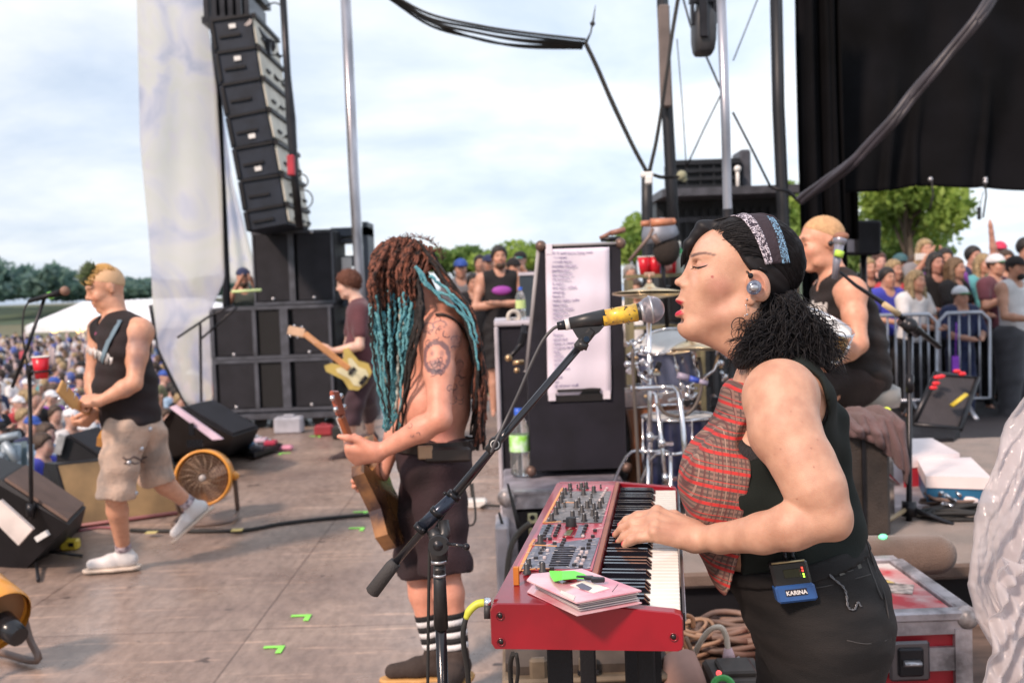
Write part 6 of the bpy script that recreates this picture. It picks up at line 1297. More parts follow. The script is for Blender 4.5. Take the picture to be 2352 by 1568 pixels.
lt = MB().box((lx, fy - .014, zc - .13), (.12, .016, .12), bev=.012).build('latch_dish', mat('latch_grey', (.16, .15, .16), .35, metal=.7), t); MB().box((lx, fy - .026, zc - .13), (.075, .012, .085), bev=.008).build('latch_recess', METAL, lt); MB().tube([(lx - .025, fy - .034, zc - .13), (lx + .025, fy - .034, zc - .13)], .018, 8, flat=.5).build('latch_wing', ALU, lt)
for i, (dx_, dz_, w_, h_, cc, lb) in enumerate(((-.13, -.055, .09, .035, (.66, .6, .55), 0), (-.12, -.25, .1, .06, (.62, .56, .58), 0), (.02, -.28, .12, .07, (.7, .62, .6), 0), (.13, -.27, .03, .09, (.75, .6, .05), 0), (-.13, -.33, .1, .03, (.75, .65, .08), 0))):
    MB().box((cx + dx_, fy - .011, zc + dz_), (w_, .004, h_), Matrix.Rotation(.15 * math.sin(i * 3), 3, 'Y')).build('sticker', mat('sticker_%d' % i, cc, .5, var=.3, scale=40), t)
g = random.Random(3)
for i in range(9): MB().box((cx + g.uniform(-.17, .17), fy + .3 + g.uniform(-.22, .22), zc + .0055), (g.uniform(.05, .13), g.uniform(.04, .12), .002), Matrix.Rotation(g.uniform(-.5, .5), 3, 'Z')).build('sticker', mat('lid_sticker_%d' % i, g.choice([(.7, .66, .62), (.6, .5, .45), (.35, .25, .5), (.7, .5, .15), (.62, .6, .62), (.5, .1, .08)]), .5, var=.4, scale=35), t)
# clear plastic sheeting at the right edge
def plastic_mat():
    m = mat('plastic_sheeting', (.80, .75, .77), .16, var=.08, scale=3); t = m.node_tree; b = t.nodes['Principled BSDF']; N = t.nodes.new; L = t.links.new
    n = N('ShaderNodeTexNoise'); n.inputs['Scale'].default_value = 14; n.inputs['Detail'].default_value = 5; n.inputs['Distortion'].default_value = .8; tc = N('ShaderNodeTexCoord'); L(tc.outputs['Object'], n.inputs[0])
    bp = N('ShaderNodeBump'); bp.inputs['Strength'].default_value = .25; bp.inputs['Distance'].default_value = .02; L(n.outputs[0], bp.inputs['Height']); L(bp.outputs[0], b.inputs['Normal'])
    tr = N('ShaderNodeBsdfTranslucent'); tr.inputs[0].default_value = (.85, .80, .80, 1); m1 = N('ShaderNodeMixShader'); m1.inputs[0].default_value = .45; L(b.outputs[0], m1.inputs[1]); L(tr.outputs[0], m1.inputs[2])
    tp = N('ShaderNodeBsdfTransparent'); mx = N('ShaderNodeMixShader'); mx.inputs[0].default_value = .48; L(m1.outputs[0], mx.inputs[1]); L(tp.outputs[0], mx.inputs[2]); L(mx.outputs[0], t.nodes['Material Output'].inputs[0]); return m
def plas(u, v):
    dy = 900 + 760 * v; x0 = lerpk([(900, 2362), (950, 2340), (1050, 2300), (1150, 2262), (1260, 2238), (1340, 2225), (1420, 2245), (1500, 2290), (1600, 2330), (1660, 2340)], dy); q = P(x0 + u * 330, dy, 2.75); a = noise.noise(V((u * 5, v * 4, 3))); b = noise.noise(V((u * 11, v * 5, 7)))
    c = noise.noise(V((u * 7 + v * 3, v * 1.6 - u, 5))); q.y += .05 * a + .07 * abs(c) + .25 * u + .02 * abs(noise.noise(V((u * 19 - v * 9, v * 6 + u * 4, 2)))) + .004 * noise.noise(V((u * 50, v * 45, 8))) - .15 * math.sqrt(max(0, u)); return q
t = thing('plastic_sheeting', 'crumpled translucent plastic sheeting draped over gear at the right edge', 'plastic sheet', tuple(P(2330, 1660, 2.8))); o = MB().sheet(plas, 130, 170).build('sheet', plastic_mat(), t); o.modifiers.new('thickness', 'SOLIDIFY').thickness = .002
def plas2(u, v):
    q = P(2255 + u * 260 + (1 - v) * 60, 1340 + 330 * v + 90 * (1 - u) * (v - .5), 2.62); q.y += .09 * abs(noise.noise(V((u * 5 + v * 4, v * 2, 9)))) + .04 * noise.noise(V((u * 15 - v * 5, v * 5, 4))) + .1 * u; return q
o = MB().sheet(plas2, 90, 90).build('lower_fold', MATS['plastic_sheeting'], t); o.modifiers.new('thickness', 'SOLIDIFY').thickness = .002
t = thing('covered_gear', 'dark equipment dimly visible beneath the plastic sheeting', 'equipment', tuple(V((*P(2340, 1500, 3.2).xy, 0)))); q = P(2440, 1300, 3.3); MB().box((q.x + .1, q.y + .1, .5), (.35, .4, .95), bev=.04).build('body', mat('mauve_grey_gear', (.3, .25, .27), .6), t); MB().box((q.x - .02, q.y - .15, .2), (.2, .2, .3), bev=.03).build('base', RUBBER, t)
# ------------------------------------------------------------------ under the keyboard: rugged case, coils, white lead
yk = 3.05
x0, x1, z0, z1 = rect(1162, 1500, 1540, 1640, yk); BRN = mat('dusty_brown_black_case', (.065, .048, .038), .5, var=.35, scale=8)
t = thing('rugged_case', 'dusty dark rugged equipment case on the floor under the keyboard', 'case', ((x0 + x1) / 2, yk + .2, 0)); MB().box(((x0 + x1) / 2, yk + .22, z1 / 2), (x1 - x0, .42, z1), bev=.035).build('shell', BRN, t)
m = MB(); m.box(((x0 + x1) / 2, yk + .2, z1 - .07), (x1 - x0 + .02, .46, .02), bev=.008)
for k in range(3): m.box((x0 + (x1 - x0) * (.2 + .3 * k), yk - .005, z1 - .05), (.05, .03, .09), bev=.008)
m.build('ribs_and_latches', mat('tan_dust_trim', (.2, .15, .10), .5, var=.3), t); m = MB(); q = (x0 + x1) / 2 + .0; m.box((q, yk - .012, z1 - .05), (.06, .01, .012)).box((q, yk - .013, z1 - .05), (.012, .01, .06)); m.build('cross_emboss', BLACKG, t)
tangle('cable_coil', 'thick coil of dusty brown cable on the low deck behind the keyboard end', 'cables', PF(1668, 1478, .2), .17, .13, 11, .011, TANC, 12, .07); tangle('cable_coil', 'loose tan cable tangle directly right of the keyboard\'s end panel', 'cables', PF(1590, 1490, .2), .09, .10, 8, .007, mat('tan_cable', (.36, .22, .14), .6, var=.2), 14, .09)
wl = bez([P(1578, 1545, 3.3), P(1600, 1490, 3.25), P(1628, 1448, 3.22), P(1655, 1440, 3.2), P(1668, 1462, 3.2), P(1672, 1490, 3.2)], 30)
t = thing('power_lead', 'cream power lead arching up from the low deck, with a pinkish plug', 'power lead', tuple(P(1578, 1545, 3.3))); MB().tube(wl, .0085, 8).build('lead', mat('cream_lead', (.72, .6, .48), .5), t); MB().tube([P(1672, 1488, 3.2), P(1674, 1502, 3.2), P(1674, 1518, 3.2)], [.012, .017, .022], 10).build('plug', mat('pink_plug', (.62, .42, .44), .5), t)
for i, (k, mm, lb) in enumerate((([(1575, 1462), (1600, 1520), (1640, 1575), (1670, 1610)], MATS['tan_cable'], 'tan cable running down right across the low deck'), ([(1700, 1510), (1668, 1530), (1648, 1555)], mat('grey_lead', (.4, .36, .36), .5), 'short grey lead crossing below the pinkish plug'), ([(1590, 1550), (1615, 1565), (1640, 1582)], MATS['grey_lead'], 'short grey lead near the bottom edge, left of the green ring'), ([(1582, 1500), (1562, 1450), (1570, 1415), (1590, 1418), (1592, 1440)], mat('orange_lead', (.55, .25, .12), .5), 'orange-brown lead looping up right of the keyboard end'))):
    tag(MB().tube(bez([P(a_, b_, 3.2) for a_, b_ in k], 16), .007, 7).build('lead', mm, base=P(*k[-1], 3.2)), lb, 'cable')
q = P(1690, 1560, 3.1); tag(MB().box(q, (.16, .2, .06), bev=.01).box(q + V((0, 0, .035)), (.1, .12, .02), bev=.006).build('power_unit', BRN, base=q), 'dark power unit below the pinkish plug', 'power unit'); tag(MB().ell(P(1651, 1545, 2.99), .008).build('red_light', mat('red_light', (.8, .1, .1), .4, emit=((1, .1, .1), 1.0)), base=P(1651, 1545, 2.99)), 'tiny red light beside the power unit', 'light')
tag(MB().torus(P(1661, 1580, 2.95), .028, .009, (0, -1, .5), 24, 8).build('green_ring', mat('green_ring', (.1, .5, .12), .4), base=P(1661, 1590, 2.95)), 'green tape ring at the bottom edge under the keyboard player', 'ring')
for i, (a_, b_) in enumerate(((1640, 1568),)):
    q = P(1545, 1590, 3.0); tag(MB().tube([P(1560, 1510, 3.15), P(1572, 1560, 3.1), P(1590, 1620, 3.0)], [.05, .06, .06], 10).build('foam_tube', mat('dusty_pink_foam', (.42, .24, .19), .8), base=P(1590, 1620, 3.0)), 'dusty pink-brown padded tube beside the rugged case', 'padding')
# =================================================================== keyboard
REDK = mat('red_lacquer', (.27, .002, .012), .30, var=.16, coat=.35, bump=.03, bscale=400); REDT = mat('red_lacquer', 0)
KO = P(1128, 1491, 1.90); ka = R(8.2); EL = V((math.sin(ka), math.cos(ka), 0)); EW = V((math.cos(ka), -math.sin(ka), 0)); KL, KW = 1.16, .333; HT = .0815
def K(u, v, z): return KO + EL * u + EW * v + V((0, 0, z))
KF = Matrix((EW, EL, V((0, 0, 1)))).transposed()
kb = thing('stage_keyboard', 'bright red stage keyboard with black and ivory keys, knobs and a grey panel', 'keyboard', tuple(K(KL / 2, KW / 2, 0)))
ztop = KO.z + HT
prof = [(.006, 0), (KW - .010, 0), (KW - .003, .003), (KW, .012), (KW, .056), (KW - .004, .064), (KW - .014, .067), (KW * .62, HT - .004), (KW * .5, HT), (.012, HT), (.004, HT - .004), (0, HT - .013), (0, .01)]
def endcap(u0, th, nm):
    m = MB(); n = len(prof); c = V((KW * .5, 0, .04)); rings = []
    for (uu, sc_) in ((0, .965), (.004, 1.0), (th, 1.0)):
        rings.append([K(u0 + uu, c.x + (x - c.x) * (1 - (1 - sc_) * .35), c.z + (z - c.z) * sc_) for x, z in prof])
    vs = [p_ for r_ in rings for p_ in r_]; fs = [[i for i in range(n)], [2 * n + i for i in range(n)][::-1]]
    for k in range(2): fs += [(k * n + i, k * n + (i + 1) % n, (k + 1) * n + (i + 1) % n, (k + 1) * n + i) for i in range(n)]
    m.add(vs, fs); return m.build(nm, REDK, kb)
ec = endcap(0, .028, 'end_panel'); endcap(KL - .022, .022, 'end_panel')
for (v_, z_) in ((.018, .060), (.018, .014), (KW - .017, .026)):
    q = K(.0, v_, z_); MB().lathe([(.0, .0015), (.0042, .001), (.0052, -.001), (.0058, -.001), (.0068, .0012), (.0068, .003)], q + EL * .0, -EL, 20).build('screw_recess', mat('screw_black', (.012, .01, .01), .3), ec)
    MB().torus(q - EL * .0005, .0068, .0009, EL, 20, 6).build('screw_rim', REDK, ec)
V0 = .178   # keys start here across the width
m = MB(); m.ngon([K(.028, 0, .012), K(.028, V0, .012), K(.028, V0, HT - .0005), K(.028, .004, HT - .0005), K(.028, 0, HT - .012)], EL * (KL - .05)); m.build('body', REDK, kb)
MB().box(K(KL / 2, KW * .5 + .07, .012), (KW - V0 + .03, KL - .05, .02), KF).build('key_bed', BLACK, kb)
MB().box(K(KL / 2, V0 - .006, HT + .0015), (.010, KL - .07, .004), KF, .001).build('wooden_strip', mat('reddish_wood_strip', (.32, .10, .05), .4), kb)
MB().box(K(KL / 2, KW + .0015, .045), (.004, KL - .05, .03), KF).build('key_slip', METAL, kb); MB().box(K(KL / 2, KW + .0045, .05), (.002, KL - .06, .012), KF).build('silver_line', ALU, kb)
IV = mat('ivory_keys', (.78, .74, .66), .22, var=.03, coat=.3); BK = mat('black_keys', (.008, .008, .012), .12, coat=.5, var=.02)
nw = 45; kw_ = (KL - .085) / nw; u0 = .036
mW = MB(); mB = MB()
for i in range(nw):
    uc = u0 + kw_ * (i + .5); mW.box(K(uc, (V0 + KW - .004) / 2 + .004, .055), (KW - .004 - V0 - .008, kw_ - .0011, .018), KF, .0012)
mW.build('white_keys', IV, kb)
bi = 0
for i in range(nw - 1):
    if (i % 7) in (0, 1, 3, 4, 5):
        uc = u0 + kw_ * (i + 1); z_ = .064; a, b = V0 + .004, V0 + .098
        hw = .0058; pts = []
        for (v_, zz_, w_) in ((a, z_, hw), (a, z_ + .0125, hw * .8), (b - .010, z_ + .0115, hw * .78), (b, z_ + .001, hw * .95)):
            pts += [K(uc - w_, v_, zz_), K(uc + w_, v_, zz_)]
        mB.add(pts + [K(uc - hw, b, z_ - .001), K(uc + hw, b, z_ - .001)], [(2, 3, 5, 4), (4, 5, 7, 6), (0, 1, 3, 2), (0, 2, 4, 6), (1, 7, 5, 3), (6, 7, 9, 8)])
mB.build('black_keys', BK, kb)
# control panel
def KP(X, Y, dz=0.0): return PF((1200 + X / 4.48) * .9408, (1150 + Y / 4.48) * .9408, ztop + dz)
def quad(nm, pts, m_, dz): MB().ngon([KP(x, y, dz) for x, y in pts], (0, 0, -.0012)).build(nm, m_, kb)
PINKP = mat('panel_pinkish', (.50, .06, .09), .35, coat=.3); GREYP = mat('panel_grey', (.20, .19, .19), .45, var=.25, scale=90); GREYB = mat('panel_blue_grey', (.16, .17, .22), .4, var=.2, scale=90); ORP = mat('panel_orange', (.75, .33, .10), .5)
quad('panel_field', [(780, 150), (1345, 150), (1100, 1080), (250, 1080)], PINKP, .0016)
quad('grey_section', [(815, 215), (1310, 215), (1205, 560), (590, 560)], GREYP, .0030); quad('grey_section', [(470, 815), (1185, 720), (1070, 1060), (300, 1060)], GREYB, .0030); quad('grey_section', [(960, 590), (1035, 585), (1000, 720), (905, 720)], GREYB, .0030); quad('grey_section', [(690, 580), (560, 580), (505, 720), (640, 720)], GREYB, .0029)
for q_ in (((775, 180), (570, 560)), ((570, 560), (760, 545)), ((800, 335), (900, 340)), ((690, 345), (790, 345)), ((440, 800), (715, 815)), ((470, 740), (420, 810)), ((430, 815), (300, 1085)), ((330, 1080), (480, 1060)), ((840, 590), (940, 590)), ((500, 1060), (650, 1060))):
    a, b = KP(*q_[0], .0035), KP(*q_[1], .0035); d = (b - a); n_ = d.cross(V((0, 0, 1))).normalized() * .003; MB().ngon([a - n_, b - n_, b + n_, a + n_], (0, 0, -.001)).build('orange_line', ORP, kb)
KNB = mat('knob_rubber', (.028, .026, .028), .55)
def knob(X, Y, s=1.0, base=False):
    q = KP(X, Y, .002); r = .0068 * s; h = .017 * (s ** .6); mm = MB().lathe([(r * 1.12, 0), (r * 1.05, h * .25), (r * .82, h * .3), (r * .78, h), (r * .6, h + .001), (0, h + .001)], q, n=18)
    if base: mm.lathe([(r * 1.7, 0), (r * 1.5, .003), (0, .003)], q, n=18)
    o_ = mm.build('knob', KNB, kb); MB().box(q + V((-.001, -r * .35, h + .0016)), (.0014, r * .9, .0008), KF).build('pointer', WHITE, o_)
for a_ in ((860, 205), (805, 255), (775, 300), (762, 345, 1, True), (728, 405), (705, 470), (660, 545, 1, True), (985, 200), (1008, 262), (1035, 190), (1120, 235), (928, 402), (958, 352, .7), (1050, 402), (1083, 360, .7), (1185, 405), (1212, 352, .8), (990, 448, .9), (1120, 425, .9), (1105, 485, .8), (888, 515), (1015, 548), (1145, 520), (1142, 552, .7), (535, 790, 1.1, True), (388, 1115, 1.05), (408, 1050, .9), (560, 1100, 1.05), (800, 395, .6), (865, 235, .5), (870, 290, .5), (940, 185, .4), (1195, 185, .4), (1095, 290, .5), (960, 480, .5)): knob(*a_)
q = KP(872, 615, .002); MB().lathe([(.0135, 0), (.0135, .004)], q, n=24).build('dial_ring', REDK, kb); MB().lathe([(.0125, .002), (.0115, .022), (.010, .0235), (0, .0235)], q, n=28).build('main_dial', KNB, kb)
quad('display_bezel', [(815, 632), (925, 632), (880, 712), (770, 712)], REDT, .004); quad('display_screen', [(832, 640), (895, 640), (858, 695), (790, 695)], mat('lcd_green', (.16, .17, .08), .2), .0052); MB().ell(KP(835, 715, .004), (.012, .004, .003), KF).build('red_button', REDK, kb)
BTN = mat('button_black', (.03, .028, .032), .35); LTB = mat('button_light', (.6, .5, .5), .35)
def btns(a, b, n, m_=BTN, w=.0085):
    mm = MB()
    for i in range(n): X = a[0] + (b[0] - a[0]) * i / max(1, n - 1); Y = a[1] + (b[1] - a[1]) * i / max(1, n - 1); mm.box(KP(X, Y, .005), (w, .0075, .006), KF, .0012)
    mm.build('button_row', m_, kb)
for a_ in (((632, 590), (572, 700), 5), ((742, 588), (694, 700), 5), ((1038, 590), (998, 690), 4), ((1132, 645), (1108, 708), 2), ((572, 832), (535, 890), 3), ((795, 748), (768, 805), 3), ((1078, 755), (1062, 795), 2), ((485, 945), (485, 945), 1), ((545, 1000), (545, 1000), 1), ((640, 735), (580, 735), 2), ((1000, 842), (905, 1022), 3), ((1060, 835), (975, 1040), 3), ((660, 1060), (660, 1060), 1), ((690, 785), (690, 785), 1), ((800, 540), (800, 540), 1)): btns(*a_)
for a_ in (((985, 880), (925, 985), 4), ((1040, 885), (985, 1010), 4), ((612, 862), (612, 862), 1), ((580, 942), (580, 942), 1), ((1260, 185), (1170, 340), 7), ((1000, 705), (985, 715), 1)): btns(*a_[:3], LTB, .007)
mm = MB()
for i in range(9): Y = 832 + i * 24; x_ = 700 - i * 9; a, b = KP(x_, Y, .0045), KP(x_ + 225 - i * 1, Y, .0045); mm.tube([a, b], .0013, 4)
mm.build('drawbar_slots', METAL, kb); g = random.Random(2); mm = MB()
for i in range(150):
    Y = g.uniform(170, 1050); t_ = (Y - 150) / 930; X = 800 - 520 * t_ + g.uniform(0, 1) * (520 + 300 * t_); mm.box(KP(X, Y, .0045), (g.uniform(.003, .010), .0016, .0006), KF)
mm.build('printed_marks', mat('panel_marks', (.62, .58, .58), .5), kb)
q = KP(275, 1240, .0); MB().box(q + V((0, 0, .017)), (.0105, .010, .034), KF, .001).build('orange_pitch_stick', mat('orange_wood', (.62, .20, .03), .4, var=.2), kb)
# jack and yellow-booted cable on the left side
jk = K(.035, 0, .062); t = thing('jack_cable', 'black cable with a yellow boot plugged into the left end of the keyboard', 'cable', tuple(P(1066, 1600, 1.95)))
MB().tube([P(1128, 1384, 1.93), P(1112, 1382, 1.93)], .009, 14).build('plug', CHROME, t); MB().tube([P(1128, 1402, 1.93), P(1112, 1402, 1.93)], .014, 14).build('side_dial', KNB, t)
yb_ = bez([P(1113, 1383, 1.93), P(1095, 1387, 1.93), P(1078, 1402, 1.93), P(1070, 1420, 1.93)], 12); MB().tube(yb_, [.007] * (len(yb_) - 3) + [.006, .0055, .005], 10).build('yellow_boot', mat('yellow_green_boot', (.60, .62, .06), .45), t)
MB().tube(bez([P(1070, 1418, 1.93), P(1064, 1450, 1.93), P(1066, 1490, 1.94), P(1074, 1540, 1.96), P(1078, 1640, 2.0)], 20), .0048, 8).build('lead', RUBBER, t)
# stand
t = thing('keyboard_stand', 'black steel keyboard stand with square legs under the red keyboard', 'stand', (K(KL / 2, KW / 2, 0).x, K(KL / 2, KW / 2, 0).y, 0)); zk = KO.z
for v_ in (.09, .25): MB().box(K(KL / 2, v_, -.02), (.03, KL * .8, .03), KF).build('rail', BLACK, t)
for (u_, v_, w_) in ((.13, .106, .045), (.42, .232, .040), (.22, .262, .033), (.95, .09, .04), (.95, .26, .04)): q = K(u_, v_, 0); MB().box((q.x, q.y, (zk - .036) / 2), (w_, .03, zk - .036), KF, .003).build('leg', BLACK, t)
MB().box(K(.3, .17, -.05), (.22, .03, .03), KF).build('cross_bar', BLACK, t)
tag(MB().tube(bez([P(1178, 1500, 2.1), P(1172, 1530, 2.15), P(1176, 1600, 2.2)], 8), .005, 6).tube(bez([P(1186, 1500, 2.1), P(1190, 1540, 2.12), P(1182, 1600, 2.2)], 8), .004, 6).build('hanging_leads', RUBBER, base=P(1176, 1600, 2.2)), 'two thin black leads hanging below the left end of the keyboard', 'cables')
# folder and tags on the keyboard
t = thing('folder', 'pink plastic folder of papers lying over the near end of the keys', 'folder', tuple(KP(1000, 1250, .004))); zf = .024
cs = [KP(385, 1185, zf), KP(440, 1120, zf), KP(990, 1062, zf), KP(1640, 1300, zf), KP(930, 1432, zf)]
MB().ngon(cs, (0, 0, -.0025)).build('cover', mat('pink_plastic_cover', (.62, .16, .22), .18, coat=.6, var=.25, scale=9, col2=(.72, .50, .52)), t)
cs2 = [KP(470, 1180, zf - .004), KP(1000, 1085, zf - .004), KP(1600, 1310, zf - .004), KP(950, 1425, zf - .004)]
for k in range(5): MB().ngon([c + V((.0025 * math.sin(k * 2.1), -.0008 * k, -.0034 * k)) for c in cs2], (0, 0, -.0016)).build('page', mat('page_%d' % (k % 2), (.70, .66, .62) if k % 2 else (.45, .40, .42), .6), t)
MB().ngon([c + V((0, 0, -.021)) for c in cs], (0, 0, -.002)).build('back_cover', mat('pink_plastic_cover', 0), t)
MB().ngon([KP(860, 1240, zf + .001), KP(1010, 1195, zf + .001), KP(1290, 1275, zf + .001), KP(1120, 1325, zf + .001)], (0, 0, -.001)).build('paper_label', mat('cream_paper', (.74, .70, .64), .6), t)
MB().ngon([KP(925, 1240, zf + .002), KP(990, 1218, zf + .002), KP(1100, 1270, zf + .002), KP(1060, 1300, zf + .002), KP(970, 1275, zf + .002)], (0, 0, -.001)).build('dark_drawing', mat('drawing_ink', (.12, .12, .17), .6), t)
MB().ngon([KP(750, 1325, zf + .0012), KP(760, 1298, zf + .0012), KP(915, 1362, zf + .0012), KP(895, 1410, zf + .0012)], (0, 0, -.001)).build('white_sticker', mat('cream_paper', 0), t)
MB().tube([KP(1385, 1232, zf + .012), KP(1320, 1315, zf + .003)], .0006, 5).build('elastic', RUBBER, t)
gp = [KP(632, 1085, zf + .004), KP(770, 1088, zf + .012), KP(905, 1085, zf + .009), KP(1010, 1118, zf + .007), KP(1110, 1175, zf + .005), KP(950, 1165, zf + .007), KP(770, 1180, zf + .012), KP(680, 1200, zf + .004), KP(640, 1140, zf + .004)]
wt_ = MB().add(gp, [(0, 1, 7, 8), (1, 2, 5, 6), (2, 3, 5), (3, 4, 5), (1, 6, 7)]).build('wristband_tag', mat('neon_green_vinyl', (.16, .80, .08), .4), base=KP(800, 1140, zf)); tag(wt_, 'bright green tag lying on top of the pink folder', 'tag'); wt_.modifiers.new('thickness', 'SOLIDIFY').thickness = .001
tag(MB().box(KP(1100, 1170, zf + .008), (.028, .010, .006), KF @ Matrix.Rotation(-.2, 3, 'Z'), .002).box(KP(1165, 1185, zf + .008), (.024, .012, .008), KF @ Matrix.Rotation(.1, 3, 'Z'), .002).box(KP(1020, 1150, zf + .008), (.03, .008, .003), KF, .001).build('black_clip', METAL, base=KP(1100, 1170, zf + .004)), 'small black and grey clip beside the green tag on the folder', 'clip')
tag(MB().ell(KP(850, 1185, zf + .003), (.012, .005, .003), KF).ell(KP(890, 1190, zf + .003), (.008, .004, .003), KF).build('red_tie', REDK, base=KP(860, 1190, zf)), 'small red twist tie on the folder below the green tag', 'tie')
# =================================================================== foreground microphone on its stand
st = thing('microphone_stand', 'black boom microphone stand in the foreground holding the yellow-taped microphone', 'microphone stand', tuple(V((*P(1008, 1500, 2.28).xy, 0))))
GB = mat('gloss_black_tube', (.02, .02, .025), .18, coat=.3, metal=.3); D1 = 2.24
T0, T1 = P(884, 1320, 2.27), P(1338, 788, D1)
bd = (T1 - T0).normalized()
MB().tube([T0, T1], .0078, 16).build('boom', GB, st)
MB().tube([P(966, 1212, 2.262), P(1040, 1142, 2.258)], .0135, 18).build('boom_sleeve', mat('sleeve_blue_black', (.035, .045, .07), .25, metal=.5), st)
m = MB(); 
for a_ in ((1003, 1176), (1042, 1138), (966, 1213)): m.cyl(P(*a_, 2.26) - bd * .006, P(*a_, 2.26) + bd * .006, .0152, n=20)
m.ell(P(1022, 1133, 2.24), .004).ell(P(972, 1217, 2.24), .004).build('collars', METAL, st)
gp_ = [P(852, 1363, 2.275), P(855, 1359, 2.275), P(900, 1300, 2.27), P(909, 1290, 2.27)]; MB().tube(gp_, [.010, .0155, .0145, .0125], 20).build('foam_grip', mat('grip_foam', (.045, .042, .042), .75, bump=.3, bscale=300), st)
pv = P(1008, 1246, 2.25); m = MB(); m.tube([pv + V((0, -.028, 0)), pv + V((0, .03, 0))], .0205, 28); m.tube([P(992, 1215, 2.255), pv], [.012, .018], 14); m.tube([P(1018, 1195, 2.262), P(1022, 1225, 2.255), pv], [.012, .012, .018], 14); m.tube([pv, P(1009, 1292, 2.26)], [.021, .0165], 20)
m.build('pivot_clamp', mat('satin_black', (.022, .022, .024), .4), st)
MB().lathe([(0, .0035), (.006, .003), (.009, 0), (.0105, -.001)], pv + V((0, -.029, 0)), (0, -1, 0), 20).build('pivot_cap', METAL, st)
MB().tube([pv + V((.012, -.02, .004)), P(1068, 1254, 2.2)], [.004, .003], 8).build('t_handle', GB, st); MB().ell(P(1071, 1255, 2.2), .0075).build('handle_ball', METAL, st)
MB().tube([P(1009, 1300, 2.26), P(1013, 1440, 2.30)], [.0125, .0155], 20).tube([P(1009, 1290, 2.26), P(1009.5, 1320, 2.26)], .0115, 20).build('clutch', mat('satin_black', 0), st)
MB().tube([P(1008, 1286, 2.255), P(1008.3, 1293, 2.255)], .0165, 20).tube([P(1009.5, 1318, 2.26), P(1009.7, 1324, 2.26)], .0135, 20).build('silver_rings', ALU, st)
pb_ = V((*P(1016, 1560, 2.33).xy, 0)); MB().tube([P(1012.5, 1438, 2.30), V((pb_.x, pb_.y, .2))], .0118, 18).build('pole', GB, st)
m = MB()
for k in range(3): a = k * 2.094 + .9; m.tube([V((pb_.x, pb_.y, .22)), V((pb_.x + .3 * math.cos(a), pb_.y + .3 * math.sin(a), .012))], .009, 8)
m.build('tripod_legs', METAL, st)
# boom joint with round badge
jb = P(1137, 1018, 2.245); MB().tube([jb - bd * .022, jb + bd * .022], .0105, 16).tube([jb + V((0, .012, 0)), jb + V((0, -.014, 0))], .0135, 24).build('cable_clip', mat('satin_black', 0), st)
MB().torus(jb + V((0, -.0148, 0)), .0085, .0011, (0, 1, 0), 24, 6).tube([jb + V((-.004, -.0145, -.005)), jb + V((.001, -.0148, .001)), jb + V((-.002, -.0148, .001)), jb + V((.004, -.0145, .006))], .0012, 6).build('badge_ring', WHITE, st)
# clip
b0, b1 = P(1338, 790, D1), P(1352, 764, D1); m = MB()
m.tube([P(1334, 800, D1) - V((0, 0, .0)), P(1340, 786, D1)], .0125, 20); c0, c1 = P(1325, 802, D1), P(1362, 755, D1)
dd = (c1 - c0).normalized(); sd_ = V((0, 1, 0)); m.box((c0 + c1) / 2, ((c1 - c0).length * 1.05, .020, .022), frame(dd, dd.cross(sd_)), .006)
m.tube([(c0 + c1) / 2 + V((.002, -.012, .004)), (c0 + c1) / 2 + V((.002, .012, .004))], .0095, 20)
m.build('clip_hinge', mat('satin_black', 0), st)
MB().tube([P(1346, 778, D1, (0, -.015, 0)), P(1346, 778, D1, (0, -.011, 0))], .006, 16).build('hinge_screw', mat('blue_black_screw', (.05, .08, .14), .15, metal=.8), st)
ms, me_ = P(1309, 743, D1), P(1390, 728, D1); md = (P(1495, 711, D1) - P(1300, 746, D1)).normalized()
m = MB(); m.tube([ms, ms.lerp(me_, .5), me_], [.0125, .0152, .0168], 22); m.ngon([P(1312, 752, D1, (0, -.007, 0)), P(1388, 748, D1, (0, -.007, 0)), P(1376, 762, D1, (0, -.007, 0)), P(1362, 772, D1, (0, -.007, 0)), P(1345, 790, D1, (0, -.007, 0)), P(1326, 775, D1, (0, -.007, 0))], (0, .014, 0)); m.build('microphone_clip', mat('satin_black', 0), st)
mc = thing('microphone', 'silver-headed handheld microphone with a yellow printed band in front of the singer\'s lips', 'microphone', tuple(P(1400, 730, D1)))
MB().tube([P(1298, 746, D1), P(1395, 729, D1), P(1468, 716, D1), P(1474, 715, D1)], [.0105, .0145, .0178, .0195], 28).build('handle', mat('satin_black', 0), mc)
MB().tube([P(1384, 731, D1), P(1463, 717, D1)], [.0169, .0188], 28).build('yellow_band', mat('yellow_printed_band', (.78, .50, .04), .4, coat=.3, var=.3, scale=60, col2=(.45, .27, .05)), mc)
g = random.Random(5); m = MB()
for k in range(16):
    t_ = g.uniform(.08, .92); a = g.uniform(-1.2, 1.2); q = P(1384, 731, D1).lerp(P(1463, 717, D1), t_); r_ = .0172 + .0019 * t_; u2 = V((0, -1, 0)) * math.cos(a) + V((0, 0, 1)) * math.sin(a); q2 = q + u2 * r_; e = md * g.uniform(-.006, .006) + V((0, 0, g.uniform(-.005, .005))); m.tube([q2, q2 + e * .5 + u2 * .0003, q2 + e], .0011, 5)
m.build('printed_scribble', mat('band_ink', (.10, .08, .06), .5), mc)
MB().tube([P(1397, 720, D1), P(1320, 734, D1)], .0028, 6).build('clip_edge', GB, mc)
bc = P(1495.5, 711, D1); BALLM = bpy.data.materials.new('steel_mesh_ball'); BALLM.use_nodes = True; t_ = BALLM.node_tree; b_ = t_.nodes['Principled BSDF']; b_.inputs['Metallic'].default_value = .9; b_.inputs['Roughness'].default_value = .3; b_.inputs['Base Color'].default_value = (.5, .47, .52, 1)
